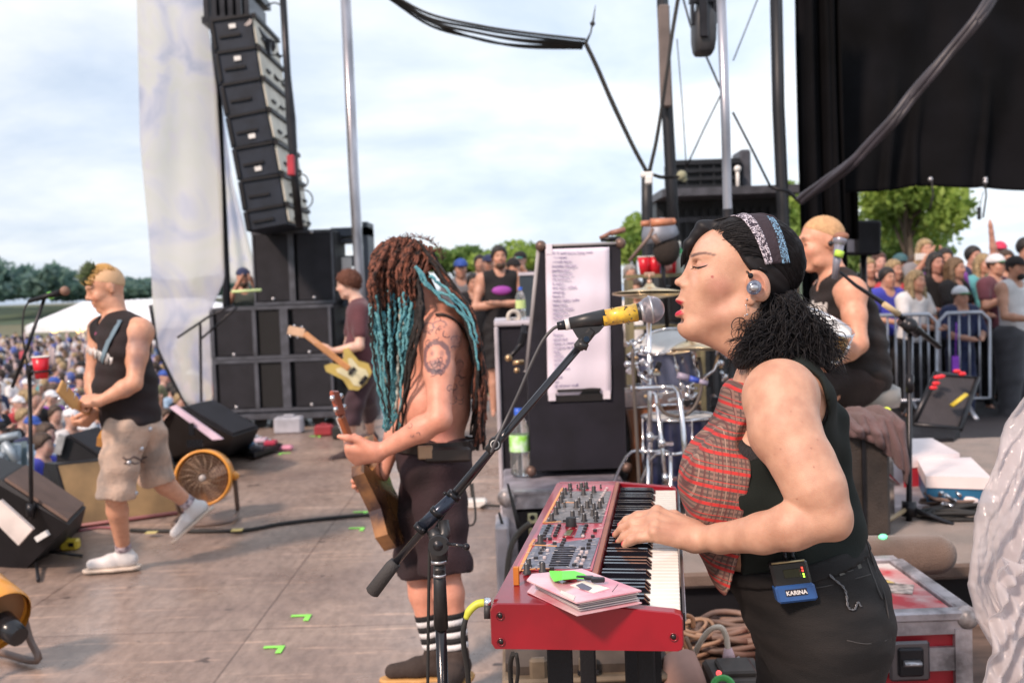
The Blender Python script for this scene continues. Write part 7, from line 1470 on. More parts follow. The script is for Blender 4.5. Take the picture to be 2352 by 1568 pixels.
ball = MB().ell(bc, .0262, frame(V((0, 0, 1)), md), 40, 28); ball.build('inner_foam', mat('dark_foam', (.10, .09, .10), .8), mc)
q3 = V((0, 0, 1)).rotation_difference(md); m = MB(); n_ = 46
for k in range(n_):
    for sg in (1, -1):
        pts = []
        for i in range(19): th = .12 + (PI - .35) * i / 18; a = 2 * PI * k / n_ + sg * i / 18 * 1.7; pts.append(bc + q3 @ V((math.sin(th) * math.cos(a), math.sin(th) * math.sin(a), math.cos(th))) * .0272)
        m.tube(pts, .00055, 3, cap=False)
m.build('wire_mesh', BALLM, mc)
MB().torus(bc - md * .001, .0277, .0023, md, 40, 8).tube([P(1470, 716, D1), P(1479, 714, D1)], [.0195, .0215], 28).build('steel_rings', ALU, mc)
MB().tube([P(1298, 746, D1), P(1308, 744, D1)], .0115, 20).build('white_tape', WHITE, mc); MB().tube([P(1280, 749, D1), P(1300, 746, D1)], [.0085, .0105], 18).build('plug', METAL, mc)
cb_ = bez([P(1282, 749, D1), P(1268, 757, D1), P(1245, 785, D1), P(1218, 840, D1), P(1190, 905, D1), P(1165, 958, D1), P(1140, 1010, 2.225), P(1128, 1040, 2.225)], 50)
MB().tube(cb_, .0034, 10).build('cable', mat('grey_mic_cable', (.06, .058, .062), .45), mc)
tag(MB().tube(bez([P(1138, 1030, 2.25), P(1100, 1080, 2.28), P(1060, 1130, 2.28), P(1020, 1180, 2.29), P(990, 1240, 2.29), P(986, 1300, 2.29), P(984, 1420, 2.3), P(982, 1640, 2.32)], 50), .0034, 8).build('hanging_cable', RUBBER, base=P(982, 1640, 2.32)), 'thin black cable hanging beside the foreground stand pole', 'cable')
# =================================================================== the keyboard player
HD_ = 2.42
def H(dx, dy, off=0.0): return P(dx, dy, HD_ , (0, off, 0))
wr = thing('person', 'black-haired woman in a red plaid sleeveless top, singing and playing the red keyboard', 'person', (P(1860, 1300, 2.3).x, 2.3, 0))
SKW = (.56, .315, .215); S = SDF(); I3 = Matrix.Identity(3)
def ry(a): return Matrix.Rotation(R(a), 3, 'Y')
# head
S.ell(H(1712, 603), (.104, .074, .088), k=.02)
S.ell(H(1655, 610), (.068, .060, .078), k=.03)
S.ell(H(1645, 668), (.066, .054, .070), k=.03)
for s_ in (-1, 1):
    S.ell(H(1636, 652, .036 * s_), (.036, .024, .032), k=.02)
    S.cap(H(1592, 745, .014 * s_), H(1702, 712, .047 * s_), .019, .020, .03)
    S.cap(H(1702, 712, .047 * s_), H(1712, 655, .058 * s_), .018, .014, .03)
S.ell(H(1606, 700), (.042, .034, .050), k=.025)
S.ell(H(1575, 752), (.017, .020, .017), k=.016)
S.cap(H(1600, 758), H(1680, 780), .022, .035, .03)
# brow, sockets, lids
S.cap(H(1598, 591, -.02), H(1622, 586, -.046), .008, .008, .012); S.cap(H(1598, 591, .02), H(1622, 586, .046), .008, .008, .012)
for s_ in (-1, 1):
    S.ell(H(1592, 609, .030 * s_), (.014, .016, .010), k=.010, op=-1)
    S.ell(H(1609, 611, .029 * s_), (.0150, .0158, .0135), k=.004)
# nose
S.cap(H(1592, 606), H(1571, 640), .0078, .0088, .012); S.ell(H(1561, 648), (.0112, .0095, .0095), k=.008)
for s_ in (-1, 1): S.ell(H(1574, 655, .0115 * s_), (.0118, .0072, .0082), k=.006); S.ell(H(1566, 664, .0065 * s_), (.006, .0032, .0035), ry(-20), k=.003, op=-1)
S.cap(H(1580, 668), H(1572, 685), .013, .012, .012)
# mouth: open, lips forward
S.ell(H(1564, 692), (.0125, .020, .0068), ry(22), k=.006); S.ell(H(1563, 720), (.0130, .018, .0080), ry(-25), k=.006)
S.ell(H(1552, 706), (.022, .019, .0068), ry(0), k=.004, op=-1)
S.ell(H(1566, 737), (.008, .016, .005), k=.008, op=-1)
# ears
for s_ in (-1, 1):
    S.ell(H(1724, 655, .079 * s_), (.0245, .011, .0365), ry(-14), k=.006); S.cap(H(1715, 655, .06 * s_), H(1722, 655, .079 * s_), .014, .014, .01); S.ell(H(1717, 654, .090 * s_), (.0160, .009, .0255), ry(-14), k=.003, op=-1)
    S.ell(H(1707, 689, .078 * s_), (.010, .006, .010), k=.006); S.ell(H(1703, 657, .078 * s_), (.005, .006, .008), k=.004)
S.cap(H(1706, 735), H(1772, 850), .052, .060, .04)
headm = S.mesh('head', .0019)
# torso, arms, hips
B = SDF(); T = SDF()
T.cap(H(1778, 852), H(1800, 905, -.13), .058, .060, .05); T.cap(H(1778, 852), H(1800, 905, .13), .058, .060, .05)
T.ell(H(1788, 990), (.116, .150, .150), ry(-12), k=.06)
for s_ in (-1, 1): T.ell(H(1684, 1090, .058 * s_), (.092, .074, .092), ry(-8), k=.06)
T.ell(H(1744, 1160), (.146, .138, .12), k=.06); T.ell(H(1792, 1250), (.150, .144, .10), k=.06)
HP = SDF(); HP.ell(H(1852, 1335), (.150, .165, .13), ry(10), k=.06); HP.ell(H(1886, 1425), (.144, .172, .13), k=.05)
for s_ in (-1, 1): HP.cap(H(1880, 1450, .085 * s_), H(1862, 1800, .095 * s_), .108, .085, .05); HP.cap(H(1846, 1800, .095 * s_), H(1880, 2230, .10 * s_), .075, .045, .03)
for q in T.p + HP.p: B.p.append(q)
sh = P(1793, 912, 2.23); ua = P(1802, 990, 2.19); ub = P(1846, 1066, 2.15); uc_ = P(1872, 1122, 2.13); el = P(1900, 1183, 2.12)
A = SDF(); A.ell(sh, (.070, .060, .072), k=.04); A.cap(H(1800, 905, -.10), sh, .06, .062, .04); A.chain([sh, ua, ub, uc_, el], [.070, .069, .0595, .0575, .047], .02)
w0 = P(1606, 1236, 2.30); A.chain([el, P(1819, 1208, 2.13), P(1751, 1224, 2.17), P(1655, 1236, 2.25), w0], [.045, .046, .040, .0300, .0265], .012); A.ell(P(1922, 1208, 2.12), (.024, .026, .024), k=.02)
sr = H(1800, 915, .17); er = P(1860, 1150, 2.72); wR = P(1600, 1200, 2.60)
B.chain([sr, er], [.062, .046], .03); B.chain([er, wR], [.042, .027], .02)
hd = V((-1, .06, .36)); nn = V((-.1, .55, -.85)); tips = hand_sdf(A, w0, hd, nn, V((.1, .85, .55)), curl=(.62, .66, .68, .56), s=1.12, thumb=.35, spread=.014, bend=(1, .48, .38), fat=1.05)
hn = hd.normalized(); tn = (V((.1, .85, .55)) - hn * V((.1, .85, .55)).dot(hn)).normalized(); bk = hn.cross(tn); bk = bk if bk.z > 0 else -bk
for lat in (.03, .01, -.01, -.029): A.cap(w0 + tn * lat * .35 + bk * .015, w0 + hn * .095 + tn * lat * 1.15 + bk * .0125, .0042, .0050, .008); A.ell(w0 + hn * .100 + tn * lat * 1.17 + bk * .009, .0095, k=.008)
tr = hand_sdf(B, wR, V((-1, -.1, -.05)), V((0, 0, -1)), V((0, -1, 0)), curl=(.4, .45, .5, .5), s=.95)
bodym = B.mesh('torso', .0048); armm = A.mesh('arm', .0028)
me = join_me('body', [headm, bodym, armm]); me.polygons.foreach_set('use_smooth', np.ones(len(me.polygons), bool))
RED_L = (.52, .012, .045); g = random.Random(1)
sp_ = [(H(x_, y_, -.036), (.0080, .045, .0045), (.09, .045, .035), .9, 2) for x_, y_ in ((1586, 588), (1593, 585), (1601, 583), (1610, 582.5), (1619, 584), (1628, 587))] + [(H(1655, 705, -.05), (.05, .03, .05), (.60, .31, .24), .35, 1.2), (H(1592, 640, -.03), (.012, .02, .025), (.74, .50, .42), .5, 1.2), (H(1620, 560, -.04), (.06, .04, .03), (.74, .50, .42), .4, 1.2)] + [(H(1562, 693), (.015, .024, .0080), RED_L, 1, 4), (H(1561, 719), (.0165, .023, .0088), RED_L, 1, 4), (H(1559, 706), (.0135, .021, .0055), (.10, .01, .015), 1, 4),
       (H(1624, 636, -.06), (.0042, .02, .0042), (.35, .05, .05), .9, 2), (H(1573, 662), (.012, .016, .005), (.45, .15, .12), .6, 2), (H(1642, 655, -.055), (.035, .03, .03), (.72, .30, .26), .35, 1.3), (H(1575, 650), (.02, .02, .014), (.70, .28, .24), .45, 1.5),
       (H(1609, 611, -.045), (.015, .02, .009), (.56, .30, .26), .6, 2), (H(1723, 655, -.08), (.026, .02, .038), (.66, .27, .22), .45, 1.5), (P(1560, 1210, 2.25), (.06, .05, .03), (.58, .28, .20), .4, 1.5), (P(1905, 1210, 2.0), (.05, .05, .04), (.56, .27, .20), .5, 1.4)]
for k in range(20): q = P(g.uniform(1730, 1930), g.uniform(900, 1240), 2.0); sp_.append((q, (.0028, .2, .0026), (.32, .12, .08), .8, 2))
for t_, d_ in tips + tr: sp_.append((t_ + d_ * .004 + V((0, 0, .004)), .0085, (.60, .01, .05), 1, 3))
paint(me, SKW, sp_); mkobj('body', me, mat('skin_fine', (1, 1, 1), 0.50, var=0.15, scale=26, attr='Col', bump=.16, bscale=420, sss=.15), wr)
for t_, d_ in tips[:4]: MB().ell(t_ + d_ * .003 + bk * .0042, (.0072, .0062, .0030), frame(d_, V((0, 0, 1))), 12, 8).build('nail', mat('red_nail_polish', (.62, .004, .05), .12, coat=.8), wr)
# lashes, brow
from mathutils.bvhtree import BVHTree
def snapper(ob):
    me_ = ob.data; wm = ROOTM[wr]; bv = BVHTree.FromPolygons([wm @ v.co for v in me_.vertices], [tuple(p_.vertices) for p_ in me_.polygons])
    def sn(dx, dy, lift=.0005):
        r = (P(dx, dy, 1) - CAM).normalized(); h_ = bv.ray_cast(CAM, r)
        return (h_[0] - r * lift) if h_[0] is not None else P(dx, dy, 2.3)
    return sn
bo = [c for c in wr.children if c.name.startswith('body')][0]; SN = snapper(bo)
LASH = mat('lash_black', (.012, .01, .01), .6)
MB().tube([SN(1590, 611.5), SN(1596, 613.5), SN(1603, 615), SN(1610, 614), SN(1618, 611.5), SN(1625, 608.5)], [.0008, .0016, .0021, .0020, .0015, .0006], 6).tube([SN(1594, 613.5, .001), SN(1589, 617, .004), SN(1584, 619, .006)], [.0009, .0006, .0002], 5).build('eyelashes', LASH, wr)
m = MB(); g = random.Random(4)
for k in range(70): x_ = 1583 + 46 * k / 70; y_ = 588 - 5 * math.sin((k / 70) * PI * .8) + g.uniform(-2.5, 2.5); q = SN(x_, y_, .0003); m.tube([q, q + V((.0045, -.0004, .0016 - .003 * k / 70))], .00022, 3)
m.build('eyebrow', mat('brow_brown', (.05, .028, .022), .8), wr)
# ------------------------------------------------ hair
HB = bpy.data.materials.new('black_hair'); HB.use_nodes = True; b_ = HB.node_tree.nodes['Principled BSDF']; b_.inputs['Base Color'].default_value = (.010, .009, .011, 1); b_.inputs['Roughness'].default_value = .55; b_.inputs['Specular IOR Level'].default_value = .3
SC = H(1722, 604); tie = H(1800, 684); ER = V((.120, .092, .1045))
Hs = SDF(); Hs.ell(SC, tuple(x - .005 for x in ER), k=.01); Hs.ell(H(1752, 606), (.083, .080, .091), k=.02); Hs.cap(H(1760, 640), tie, .060, .022, .03)
Hs.plane(H(1652, 560), V((-.78, 0, -.62)), .01); Hs.ell(H(1640, 640), (.052, .2, .075), k=.02, op=-1); Hs.ell(H(1716, 662, -.10), (.030, .034, .044), ry(-12), k=.006, op=-1)
Hs.cap(H(1690, 517, .0), H(1618, 524, .012), .012, .018, .015); Hs.cap(H(1618, 524, .012), H(1585, 562, .022), .018, .012, .01); Hs.cap(H(1585, 562, .022), H(1578, 596, .03), .011, .006, .008)
hb = mkobj('hair', Hs.mesh('hair', .004, fold=lambda X, Y, Z: (np.sin(X * 160 + Z * 210) * .0008 + 0 * Y).astype(np.float32)), HB, wr)
def on_skull(d, grow=1.0):
    d = d.normalized(); return SC + d * (grow / math.sqrt((d.x / ER.x) ** 2 + (d.y / ER.y) ** 2 + (d.z / ER.z) ** 2))
m = MB(); g = random.Random(11); td = (tie - SC).normalized()
for k in range(1500):
    u_ = g.random(); a = -1.45 + 2.6 * g.random()          # around the head: near side to far side
    fx = -.86 + 1.1 * g.random() ** 1.3; st_ = V((fx * ER.x, math.sin(a) * ER.y * math.sqrt(max(.05, 1 - fx * fx)), math.cos(a) * ER.z * math.sqrt(max(.05, 1 - fx * fx))))
    q0 = SC + st_
    if (q0 - H(1652, 560)).dot(V((-.78, 0, -.62))) > -.004 or st_.z < -.02: continue
    d0 = st_.normalized(); n_ = 14; gr = 1.0 + g.uniform(-.005, .035); w_ = g.uniform(-.01, .01)
    pts = [on_skull(d0.lerp(td, i / (n_ - 1)) + V((0, 0, .25 * math.sin(PI * i / (n_ - 1)))) + V((0, w_ * math.sin(i), 0)), gr) for i in range(n_ - 1)] + [tie + V((g.uniform(-.01, .01), g.uniform(-.012, .012), g.uniform(-.01, .01)))]
    m.tube(pts, [.0005 + g.uniform(0, .0006)] * n_, 3, cap=False)
for k in range(90):        # fringe lock swept over the brow
    o = g.uniform(-1, 1) * .010; z_ = g.uniform(-.008, .008)
    m.tube([p_ + V((z_, o, z_)) for p_ in bez([H(1700, 508, .0), H(1655, 508, .004), H(1612, 524, .012), H(1588, 552, .02), H(1577, 580, .026), H(1577, 606, .03)], 15)], [.0009] * 12 + [.0008, .0006, .0004, .0003][:4], 3)
for k in range(22):        # short flyaway hairs at the hairline
    q = H(1655 + g.uniform(-25, 30), 548 + g.uniform(-20, 40), -.055 + g.uniform(-.008, .01)); m.tube([q, q + V((.012, -.004, .0)), q + V((.03, -.006, g.uniform(-.01, .012)))], .0004, 3)
m.build('combed_strands', HB, hb)
Pt = SDF()
for a_, b_, c_, d_, off, r0, r1 in ((1795, 690, 1740, 780, -.02, .035, .052), (1740, 780, 1690, 828, -.05, .05, .030), (1790, 700, 1800, 800, -.03, .045, .050), (1800, 700, 1868, 800, -.01, .04, .044), (1868, 800, 1902, 845, .0, .040, .024), (1740, 700, 1715, 760, -.03, .02, .04), (1750, 690, 1800, 720, -.01, .035, .045)): Pt.cap(H(a_, b_, off), H(c_, d_, off), r0 - .014, r1 - .014, .03)
pt = mkobj('ponytail', Pt.mesh('ponytail', .005, fold=lambda X, Y, Z: (np.sin(X * 97 + Z * 61 + np.sin(Z * 43) * 2) * np.sin(Z * 88 - X * 35 + Y * 70 + np.sin(X * 51) * 2) * .004 + 0 * Y).astype(np.float32)), HB, wr)
m = MB()
for k in range(1500):
    t_ = g.random(); ex = 1658 + 264 * t_ + g.uniform(-8, 8); ey = lerpk([(0, 838), (.25, 856), (.5, 835), (.75, 835), (1, 858)], t_) + g.uniform(-75, 6) * (1 if g.random() < .75 else 1.9); off = -.125 + .17 * g.random() ** 1.6
    if ey < 740: ey = 750
    s0 = tie + V((g.uniform(-.055, .02), g.uniform(-.06, .03), g.uniform(-.035, .02))); e0 = H(ex, ey, off); md_ = (s0 + e0) / 2 + V((g.uniform(-.02, .02), g.uniform(-.03, .0), .016 * (1 if e0.x > s0.x else -.3)))
    n_ = 30; ph = g.uniform(0, 6.28); rr = g.uniform(.003, .0085); tw = g.uniform(2.0, 4.5); ax1 = (e0 - s0).normalized(); u1 = ax1.orthogonal().normalized(); v1 = ax1.cross(u1); pts = []
    for i in range(n_):
        w_ = i / (n_ - 1); c_ = s0.lerp(md_, w_).lerp(md_.lerp(e0, w_), w_); r2 = rr * min(1, w_ * 2.2); a = ph + tw * 2 * PI * w_; pts.append(c_ + u1 * math.cos(a) * r2 + v1 * math.sin(a) * r2)
    m.tube(pts, [.0009 + .0004 * math.sin(k)] * (n_ - 3) + [.0006, .0005, .0003], 3, cap=False)
for k in range(60):
    q = H(1700 + g.uniform(-40, 200), 770 + g.uniform(-40, 60), g.uniform(-.12, .0)); a = g.uniform(0, 6); m.tube([q + V((math.cos(a + i * .5) * .012 * (1 - i * .06), 0.003 * i, math.sin(a + i * .5) * .012 * (1 - i * .06))) for i in range(9)], .0006, 3)
m.build('curls', HB, pt)
# bandana
def pat_mat(nm, fg, bgc, sc_=140):
    m_ = bpy.data.materials.new(nm); m_.use_nodes = True; t = m_.node_tree; N = t.nodes.new; L = t.links.new; tc = N('ShaderNodeTexCoord'); n = N('ShaderNodeTexNoise'); n.inputs['Scale'].default_value = sc_ * .55; n.inputs['Detail'].default_value = 1; n.inputs['Distortion'].default_value = 2.2; L(tc.outputs['Object'], n.inputs[0])
    r = N('ShaderNodeValToRGB'); L(n.outputs[0], r.inputs[0]); e = r.color_ramp.elements; e[0].position = .44; e[0].color = (*bgc, 1); e[1].position = .47; e[1].color = (*fg, 1); x = e.new(.535); x.color = (*fg, 1); y_ = e.new(.56); y_.color = (*bgc, 1); L(r.outputs[0], t.nodes['Principled BSDF'].inputs['Base Color']); t.nodes['Principled BSDF'].inputs['Roughness'].default_value = .8; return m_
def band(x0, x1, y0, y1, gr, nm, m_, par, w=3, a0=-1.62, a1=1.3):
    """strip over the head: at the top from x0 to x1 (pixels), near the ear from y0 to y1"""
    def fn(u, v):
        a = a0 + (a1 - a0) * v; t_ = max(0, min(1, abs(a) / 1.6)); xx = (x0 + (x1 - x0) * u) * (1 - t_) + (y0 + (y1 - y0) * u) * t_; fx = (H(xx, 600).x - SC.x) / ER.x; rr = math.sqrt(max(.05, 1 - fx * fx)); return SC + V((fx * ER.x, math.sin(a) * ER.y * rr, math.cos(a) * ER.z * rr)) * (gr + .006 * math.sin(u * 9) * 1.0)
    o_ = MB().sheet(fn, 10, 44).build(nm, m_, par); o_.modifiers.new('thickness', 'SOLIDIFY').thickness = .0015; return o_
bn = band(1682, 1752, 1734, 1786, 1.05, 'bandana', mat('bandana_black', (.035, .022, .032), .85, bump=.5, bscale=90), wr)
band(1681, 1709, 1733, 1750, 1.065, 'front_print', pat_mat('bandana_print_white', (.60, .55, .62), (.03, .022, .035)), bn); band(1748, 1762, 1770, 1788, 1.066, 'rear_print', pat_mat('bandana_print_blue', (.22, .42, .62), (.02, .02, .03), 190), bn, a0=-1.62, a1=-.35)
MB().tube(bez([H(1712, 500, -.01), H(1740, 494, -.015), H(1768, 499, -.02), H(1782, 510, -.02)], 10), [.008] * 5 + [.006] * 4 + [.003] * 1, 8, flat=.5).build('knot', mat('bandana_black', 0), bn)
# in-ear monitor, earrings
iem = MB().ell(H(1709, 660, -.099), (.0170, .010, .0155), ry(-35), 22, 14).build('ear_monitor', mat('clear_blue_shell', (.35, .42, .55), .06, trans=.5, coat=1.0, col2=(.1, .12, .2), scale=90), wr)
MB().tube(bez([H(1701, 640, -.097), H(1698, 628, -.094), H(1706, 618, -.017), H(1722, 616, -.087), H(1740, 624, -.087)], 16), .0022, 8).ell(H(1702, 634, -.097), (.006, .005, .006)).build('ear_cable', METAL, iem); MB().ell(H(1707, 661, -.1085), (.009, .003, .007)).build('driver', ALU, iem)
m = MB(); m.ell(H(1697, 686, -.083), .0022).ell(H(1694, 699, -.085), .0018)
m.tube([H(1696, 696, -.085), H(1695, 716, -.085)], .0005, 4).ell(H(1697, 720, -.085), .0026).ell(H(1692, 722, -.085), .0018).build('earring', CHROME, wr)
# ------------------------------------------------ clothes
GT = T.grow(.0)
def plaid_mat():
    m_ = bpy.data.materials.new('red_plaid'); m_.use_nodes = True; t = m_.node_tree; N = t.nodes.new; L = t.links.new; b = t.nodes['Principled BSDF']; tc = N('ShaderNodeTexCoord'); nz = N('ShaderNodeTexNoise'); nz.inputs['Scale'].default_value = 5; nz.inputs['Detail'].default_value = 1; L(tc.outputs['Object'], nz.inputs[0])
    sub = N('ShaderNodeVectorMath'); sub.operation = 'SUBTRACT'; L(nz.outputs['Color'], sub.inputs[0]); sub.inputs[1].default_value = (.5, .5, .5); scv = N('ShaderNodeVectorMath'); scv.operation = 'SCALE'; L(sub.outputs[0], scv.inputs[0]); scv.inputs[3].default_value = .022; ad = N('ShaderNodeVectorMath'); L(tc.outputs['Object'], ad.inputs[0]); L(scv.outputs[0], ad.inputs[1])
    mp = N('ShaderNodeMapping'); mp.inputs['Rotation'].default_value = (0, R(-9), 0); L(ad.outputs[0], mp.inputs[0]); sp = N('ShaderNodeSeparateXYZ'); L(mp.outputs[0], sp.inputs[0])
    def ma(op, a, b_=None):
        n = N('ShaderNodeMath'); n.operation = op
        for i, x in enumerate((a, b_)):
            if x is None: continue
            if isinstance(x, (int, float)): n.inputs[i].default_value = x
            else: L(x, n.inputs[i])
        return n.outputs[0]
    def stripe(src, per, lo, hi): f = ma('FRACT', ma('DIVIDE', src, per)); return ma('MULTIPLY', ma('GREATER_THAN', f, lo), ma('LESS_THAN', f, hi))
    xy = ma('ADD', sp.outputs[0], ma('MULTIPLY', sp.outputs[1], .15)); z = sp.outputs[2]
    def mx(a, b_, f):
        x = N('ShaderNodeMix'); x.data_type = 'RGBA'; L(f, x.inputs[0])
        for i, q in ((6, a), (7, b_)):
            if isinstance(q, tuple): x.inputs[i].default_value = (*q, 1)
            else: L(q, x.inputs[i])
        return x.outputs[2]
    c = mx((.22, .125, .10), (.115, .07, .06), stripe(z, .0105, 0, .5)); c = mx(c, (.09, .055, .05), stripe(xy, .0075, 0, .3)); c = mx(c, (.30, .19, .15), stripe(xy, .023, .7, .8))
    c = mx(c, (.48, .03, .028), stripe(z, .0345, .0, .20)); c = mx(c, (.50, .05, .04), stripe(z, .0345, .42, .47)); c = mx(c, (.14, .03, .03), ma('MULTIPLY', stripe(xy, .015, 0, .25), .4))
    L(c, b.inputs['Base Color']); b.inputs['Roughness'].default_value = .85; wv = N('ShaderNodeTexNoise'); wv.inputs['Scale'].default_value = 420; L(tc.outputs['Object'], wv.inputs[0]); bp = N('ShaderNodeBump'); bp.inputs['Strength'].default_value = .4; bp.inputs['Distance'].default_value = .002; L(wv.outputs[0], bp.inputs['Height']); L(bp.outputs[0], b.inputs['Normal']); return m_
hemN = V((.52, 0, -.854)); hemC = H(1700, 1396)
def folds(a, s1, s2): return lambda X, Y, Z: (a * (np.sin(Z * s1 - X * s2 + Y * 20) * np.sin(X * s1 * .6 + Z * 14 + Y * 9)) + 0 * X).astype(np.float32)
def hole(S_, x1, y1, a1, b1, x2, y2, a2, b2):
    S_.cap(P(x1, y1, 1.8), P(x1, y1, 2.26), a1, b1, .006, -1); S_.cap(P(x2, y2, 1.8), P(x2, y2, 2.27), a2 * .9, b2, .006, -1)
U_ = T.grow(.006); hole(U_, 1785, 925, .100, .100, 1732, 966, .066, .064); hole(U_, 1700, 885, .062, .062, 1690, 920, .045, .045); U_.ell(H(1800, 930, .2), (.1, .1, .12), k=.02, op=-1); U_.plane(H(1740, 905), V((0, 0, 1)), .01); U_.plane(H(1640, 1000), V((-.8, 0, -.6)), .004)
mkobj('undershirt', U_.mesh('undershirt', .004), mat('black_rib_knit', (.022, .019, .022), .8, bump=.5, bscale=260), wr)
Bk = T.grow(.013); Bk.cap(H(1900, 960, -.03), H(1915, 1150, -.03), .03, .035, .05); Bk.ell(H(1888, 1210), (.082, .125, .09), k=.05); Bk.ell(H(1850, 1290), (.145, .165, .08), k=.04); hole(Bk, 1784, 930, .103, .102, 1712, 985, .076, .070); hole(Bk, 1700, 890, .075, .075, 1690, 930, .06, .06); Bk.ell(H(1800, 930, .2), (.1, .1, .13), k=.02, op=-1); Bk.plane(H(1700, 1405), hemN, .006); Bk.plane(P(1700, 1150, 2.26), V((-1, 0, -.06)), .004); Bk.plane(H(1760, 838), V((-.5, 0, 1)), .01)
top = mkobj('sleeveless_top', Bk.mesh('top', .0042, fold=folds(.003, 60, 20)), mat('black_green_cotton', (.012, .016, .014), .9, spec=.25, bump=.2, bscale=420, var=.2), wr)
Pl = T.grow(.017); hole(Pl, 1796, 930, .074, .074, 1738, 1004, .052, .048); Pl.ell(H(1800, 930, .2), (.1, .1, .13), k=.02, op=-1); Pl.ell(H(1690, 1335), (.070, .12, .075), k=.05)
Pl.plane(hemC, V((.42, 0, -.9)), .006); Pl.plane(H(1694, 1402), V((.8, 0, -.59)), .02); Pl.plane(H(1688, 1402), V((-.80, 0, -.60)), .03)
Pl.plane(P(1716, 1120, 2.28), V((1, 0, -.16)), .003); Pl.plane(H(1750, 850), V((-.4, 0, 1)), .01)
mkobj('plaid_front', Pl.mesh('plaid_front', .0042, fold=folds(.0045, 30, 46)), plaid_mat(), top)
DN = mat('black_denim', (.006, .0055, .006), .75, spec=.3, var=.35, scale=14, bump=.25, bscale=420, stretch=(.5, .5, 2.5), col2=(.014, .012, .012))
J_ = HP.grow(.010); J_.ell(H(1800, 1265), (.158, .155, .10), k=.05); J_.plane(H(1700, 1285), V((-.22, 0, .97)), .01)
jn = mkobj('jeans', J_.mesh('jeans', .006, fold=lambda X, Y, Z: (.0016 * np.sin(Z * 92 + X * 18 + np.sin(X * 23 + Y * 9) * 1.8) * np.clip(np.sin(X * 17 + Z * 7 + 1) + .4, 0, 1.2) + .0012 * np.sin(Z * 31 - X * 26) + 0 * Y).astype(np.float32)), DN, wr)
W_ = HP.grow(.016); W_.ell(H(1800, 1265), (.164, .161, .10), k=.05); W_.plane(H(1700, 1283), V((-.22, 0, .97)), .002); W_.plane(H(1700, 1320), V((.22, 0, -.97)), .002); mkobj('waistband', W_.mesh('waistband', .005), DN, jn); SJ = snapper(jn); m = MB(); SE = mat('denim_seam', (.045, .042, .042), .8)
m.tube(bez([SJ(1990, 1238), SJ(2008, 1300), SJ(2030, 1360), SJ(2042, 1420)], 14), .0016, 5)
m.tube(bez([SJ(1850, 1352), SJ(1900, 1345), SJ(1975, 1325), SJ(2000, 1318)], 14), .0014, 5).tube(bez([SJ(1945, 1470), SJ(1990, 1478), SJ(2036, 1470)], 10), .0014, 5)
m.tube(bez([SJ(1985, 1262), SJ(1996, 1300), SJ(2015, 1350), SJ(2026, 1375)], 10), .0025, 5).tube(bez([SJ(1905, 1300), SJ(1950, 1312), SJ(1985, 1285)], 8), .0015, 5)
m.build('seams', SE, jn); MB().ngon([SJ(1925, 1308, .004), SJ(1975, 1290, .004), SJ(1980, 1303, .004), SJ(1930, 1322, .004)], (0, .002, 0)).build('leather_patch', mat('dark_patch', (.07, .065, .055), .6), jn); # belt pack with name strip
BD = (SJ(1820, 1345, 0) - CAM).dot(Fw) - .016
bp_ = thing('belt_pack', 'black and blue belt-pack receiver with a white name strip clipped on the black jeans', 'radio pack', tuple(P(1818, 1380, BD)))
fx_ = (P(1862, 1278, BD) - P(1772, 1288, BD)).normalized(); fz_ = (P(1768, 1290, BD) - P(1792, 1382, BD)).normalized(); fy_ = fz_.cross(fx_); F3 = Matrix((fx_, fy_, fz_)).transposed(); bcn = P(1818, 1332, BD)
def bpk(x, y, z): return bcn + F3 @ V((x, y, z))
MB().box(bcn, (.078, .028, .088), F3, .006).build('case', mat('pack_black', (.018, .018, .02), .25, coat=.3), bp_)
MB().box(bpk(.002, -.0147, .018), (.034, .002, .018), F3, .001).build('screen', mat('pack_screen', (.05, .05, .03), .1), bp_); m = MB().tube([bpk(-.034, -.012, .0415), bpk(.034, -.012, .0415)], .0022, 6); m.build('gold_edge', mat('pale_gold', (.5, .4, .22), .3, metal=.8), bp_)
for i, (c_, z_) in enumerate((((1, .05, .03), .027), ((1, .05, .03), .021), ((.4, 1, .05), .014), ((.4, 1, .05), .009))): MB().box(bpk(.0245, -.0147, z_), (.003, .0015, .0035), F3).build('indicator', mat('led_%d' % (i // 2), c_, .4, emit=(c_, 2.5)), bp_)
MB().box(bpk(0, -.002, -.024), (.082, .034, .037), F3, .005).build('blue_pouch', mat('blue_sleeve', (.03, .10, .30), .3, coat=.3), bp_)
MB().box(bpk(0, -.0195, -.021), (.044, .0012, .014), F3).build('name_plate', mat('name_black', (.015, .015, .03), .5), bp_)
M4 = F3.to_4x4() @ Matrix.Rotation(PI / 2, 4, 'X'); M4.translation = bpk(0, -.0206, -.0215); text_obj('name_lettering', 'KARINA', .0118, M4, TEXTW, bp_, .0003, off=.0004)
MB().tube([bpk(.0, 0, .04), bpk(.0, 0, .06)], .004, 8).tube([bpk(.016, 0, .04), bpk(.014, 0, .06)], .0045, 8).build('sockets', METAL, bp_)
cpts = bez([bpk(.014, -.002, .058), SJ(1850, 1262, .03), SJ(1880, 1272, .02), SJ(1905, 1318, .004), SJ(1940, 1352, .004), SJ(1948, 1392, .004), SJ(1962, 1398, .004), SJ(1970, 1382, .004), SJ(1978, 1392, .004)], 60); m = MB()
for s_ in (0, PI): m.tube([q + V((math.cos(i * 1.3 + s_) * .0016, math.sin(i * 1.3 + s_) * .0016, math.sin(i * 1.3 + s_) * .0012)) for i, q in enumerate(cpts)], .0015, 5)
m.build('braided_cable', mat('braid', (.14, .14, .15), .35, metal=.5), bp_)
# =================================================================== the other performers
TINK = (.07, .06, .09)
def px(dx, dy, d): return P(dx, dy, d)
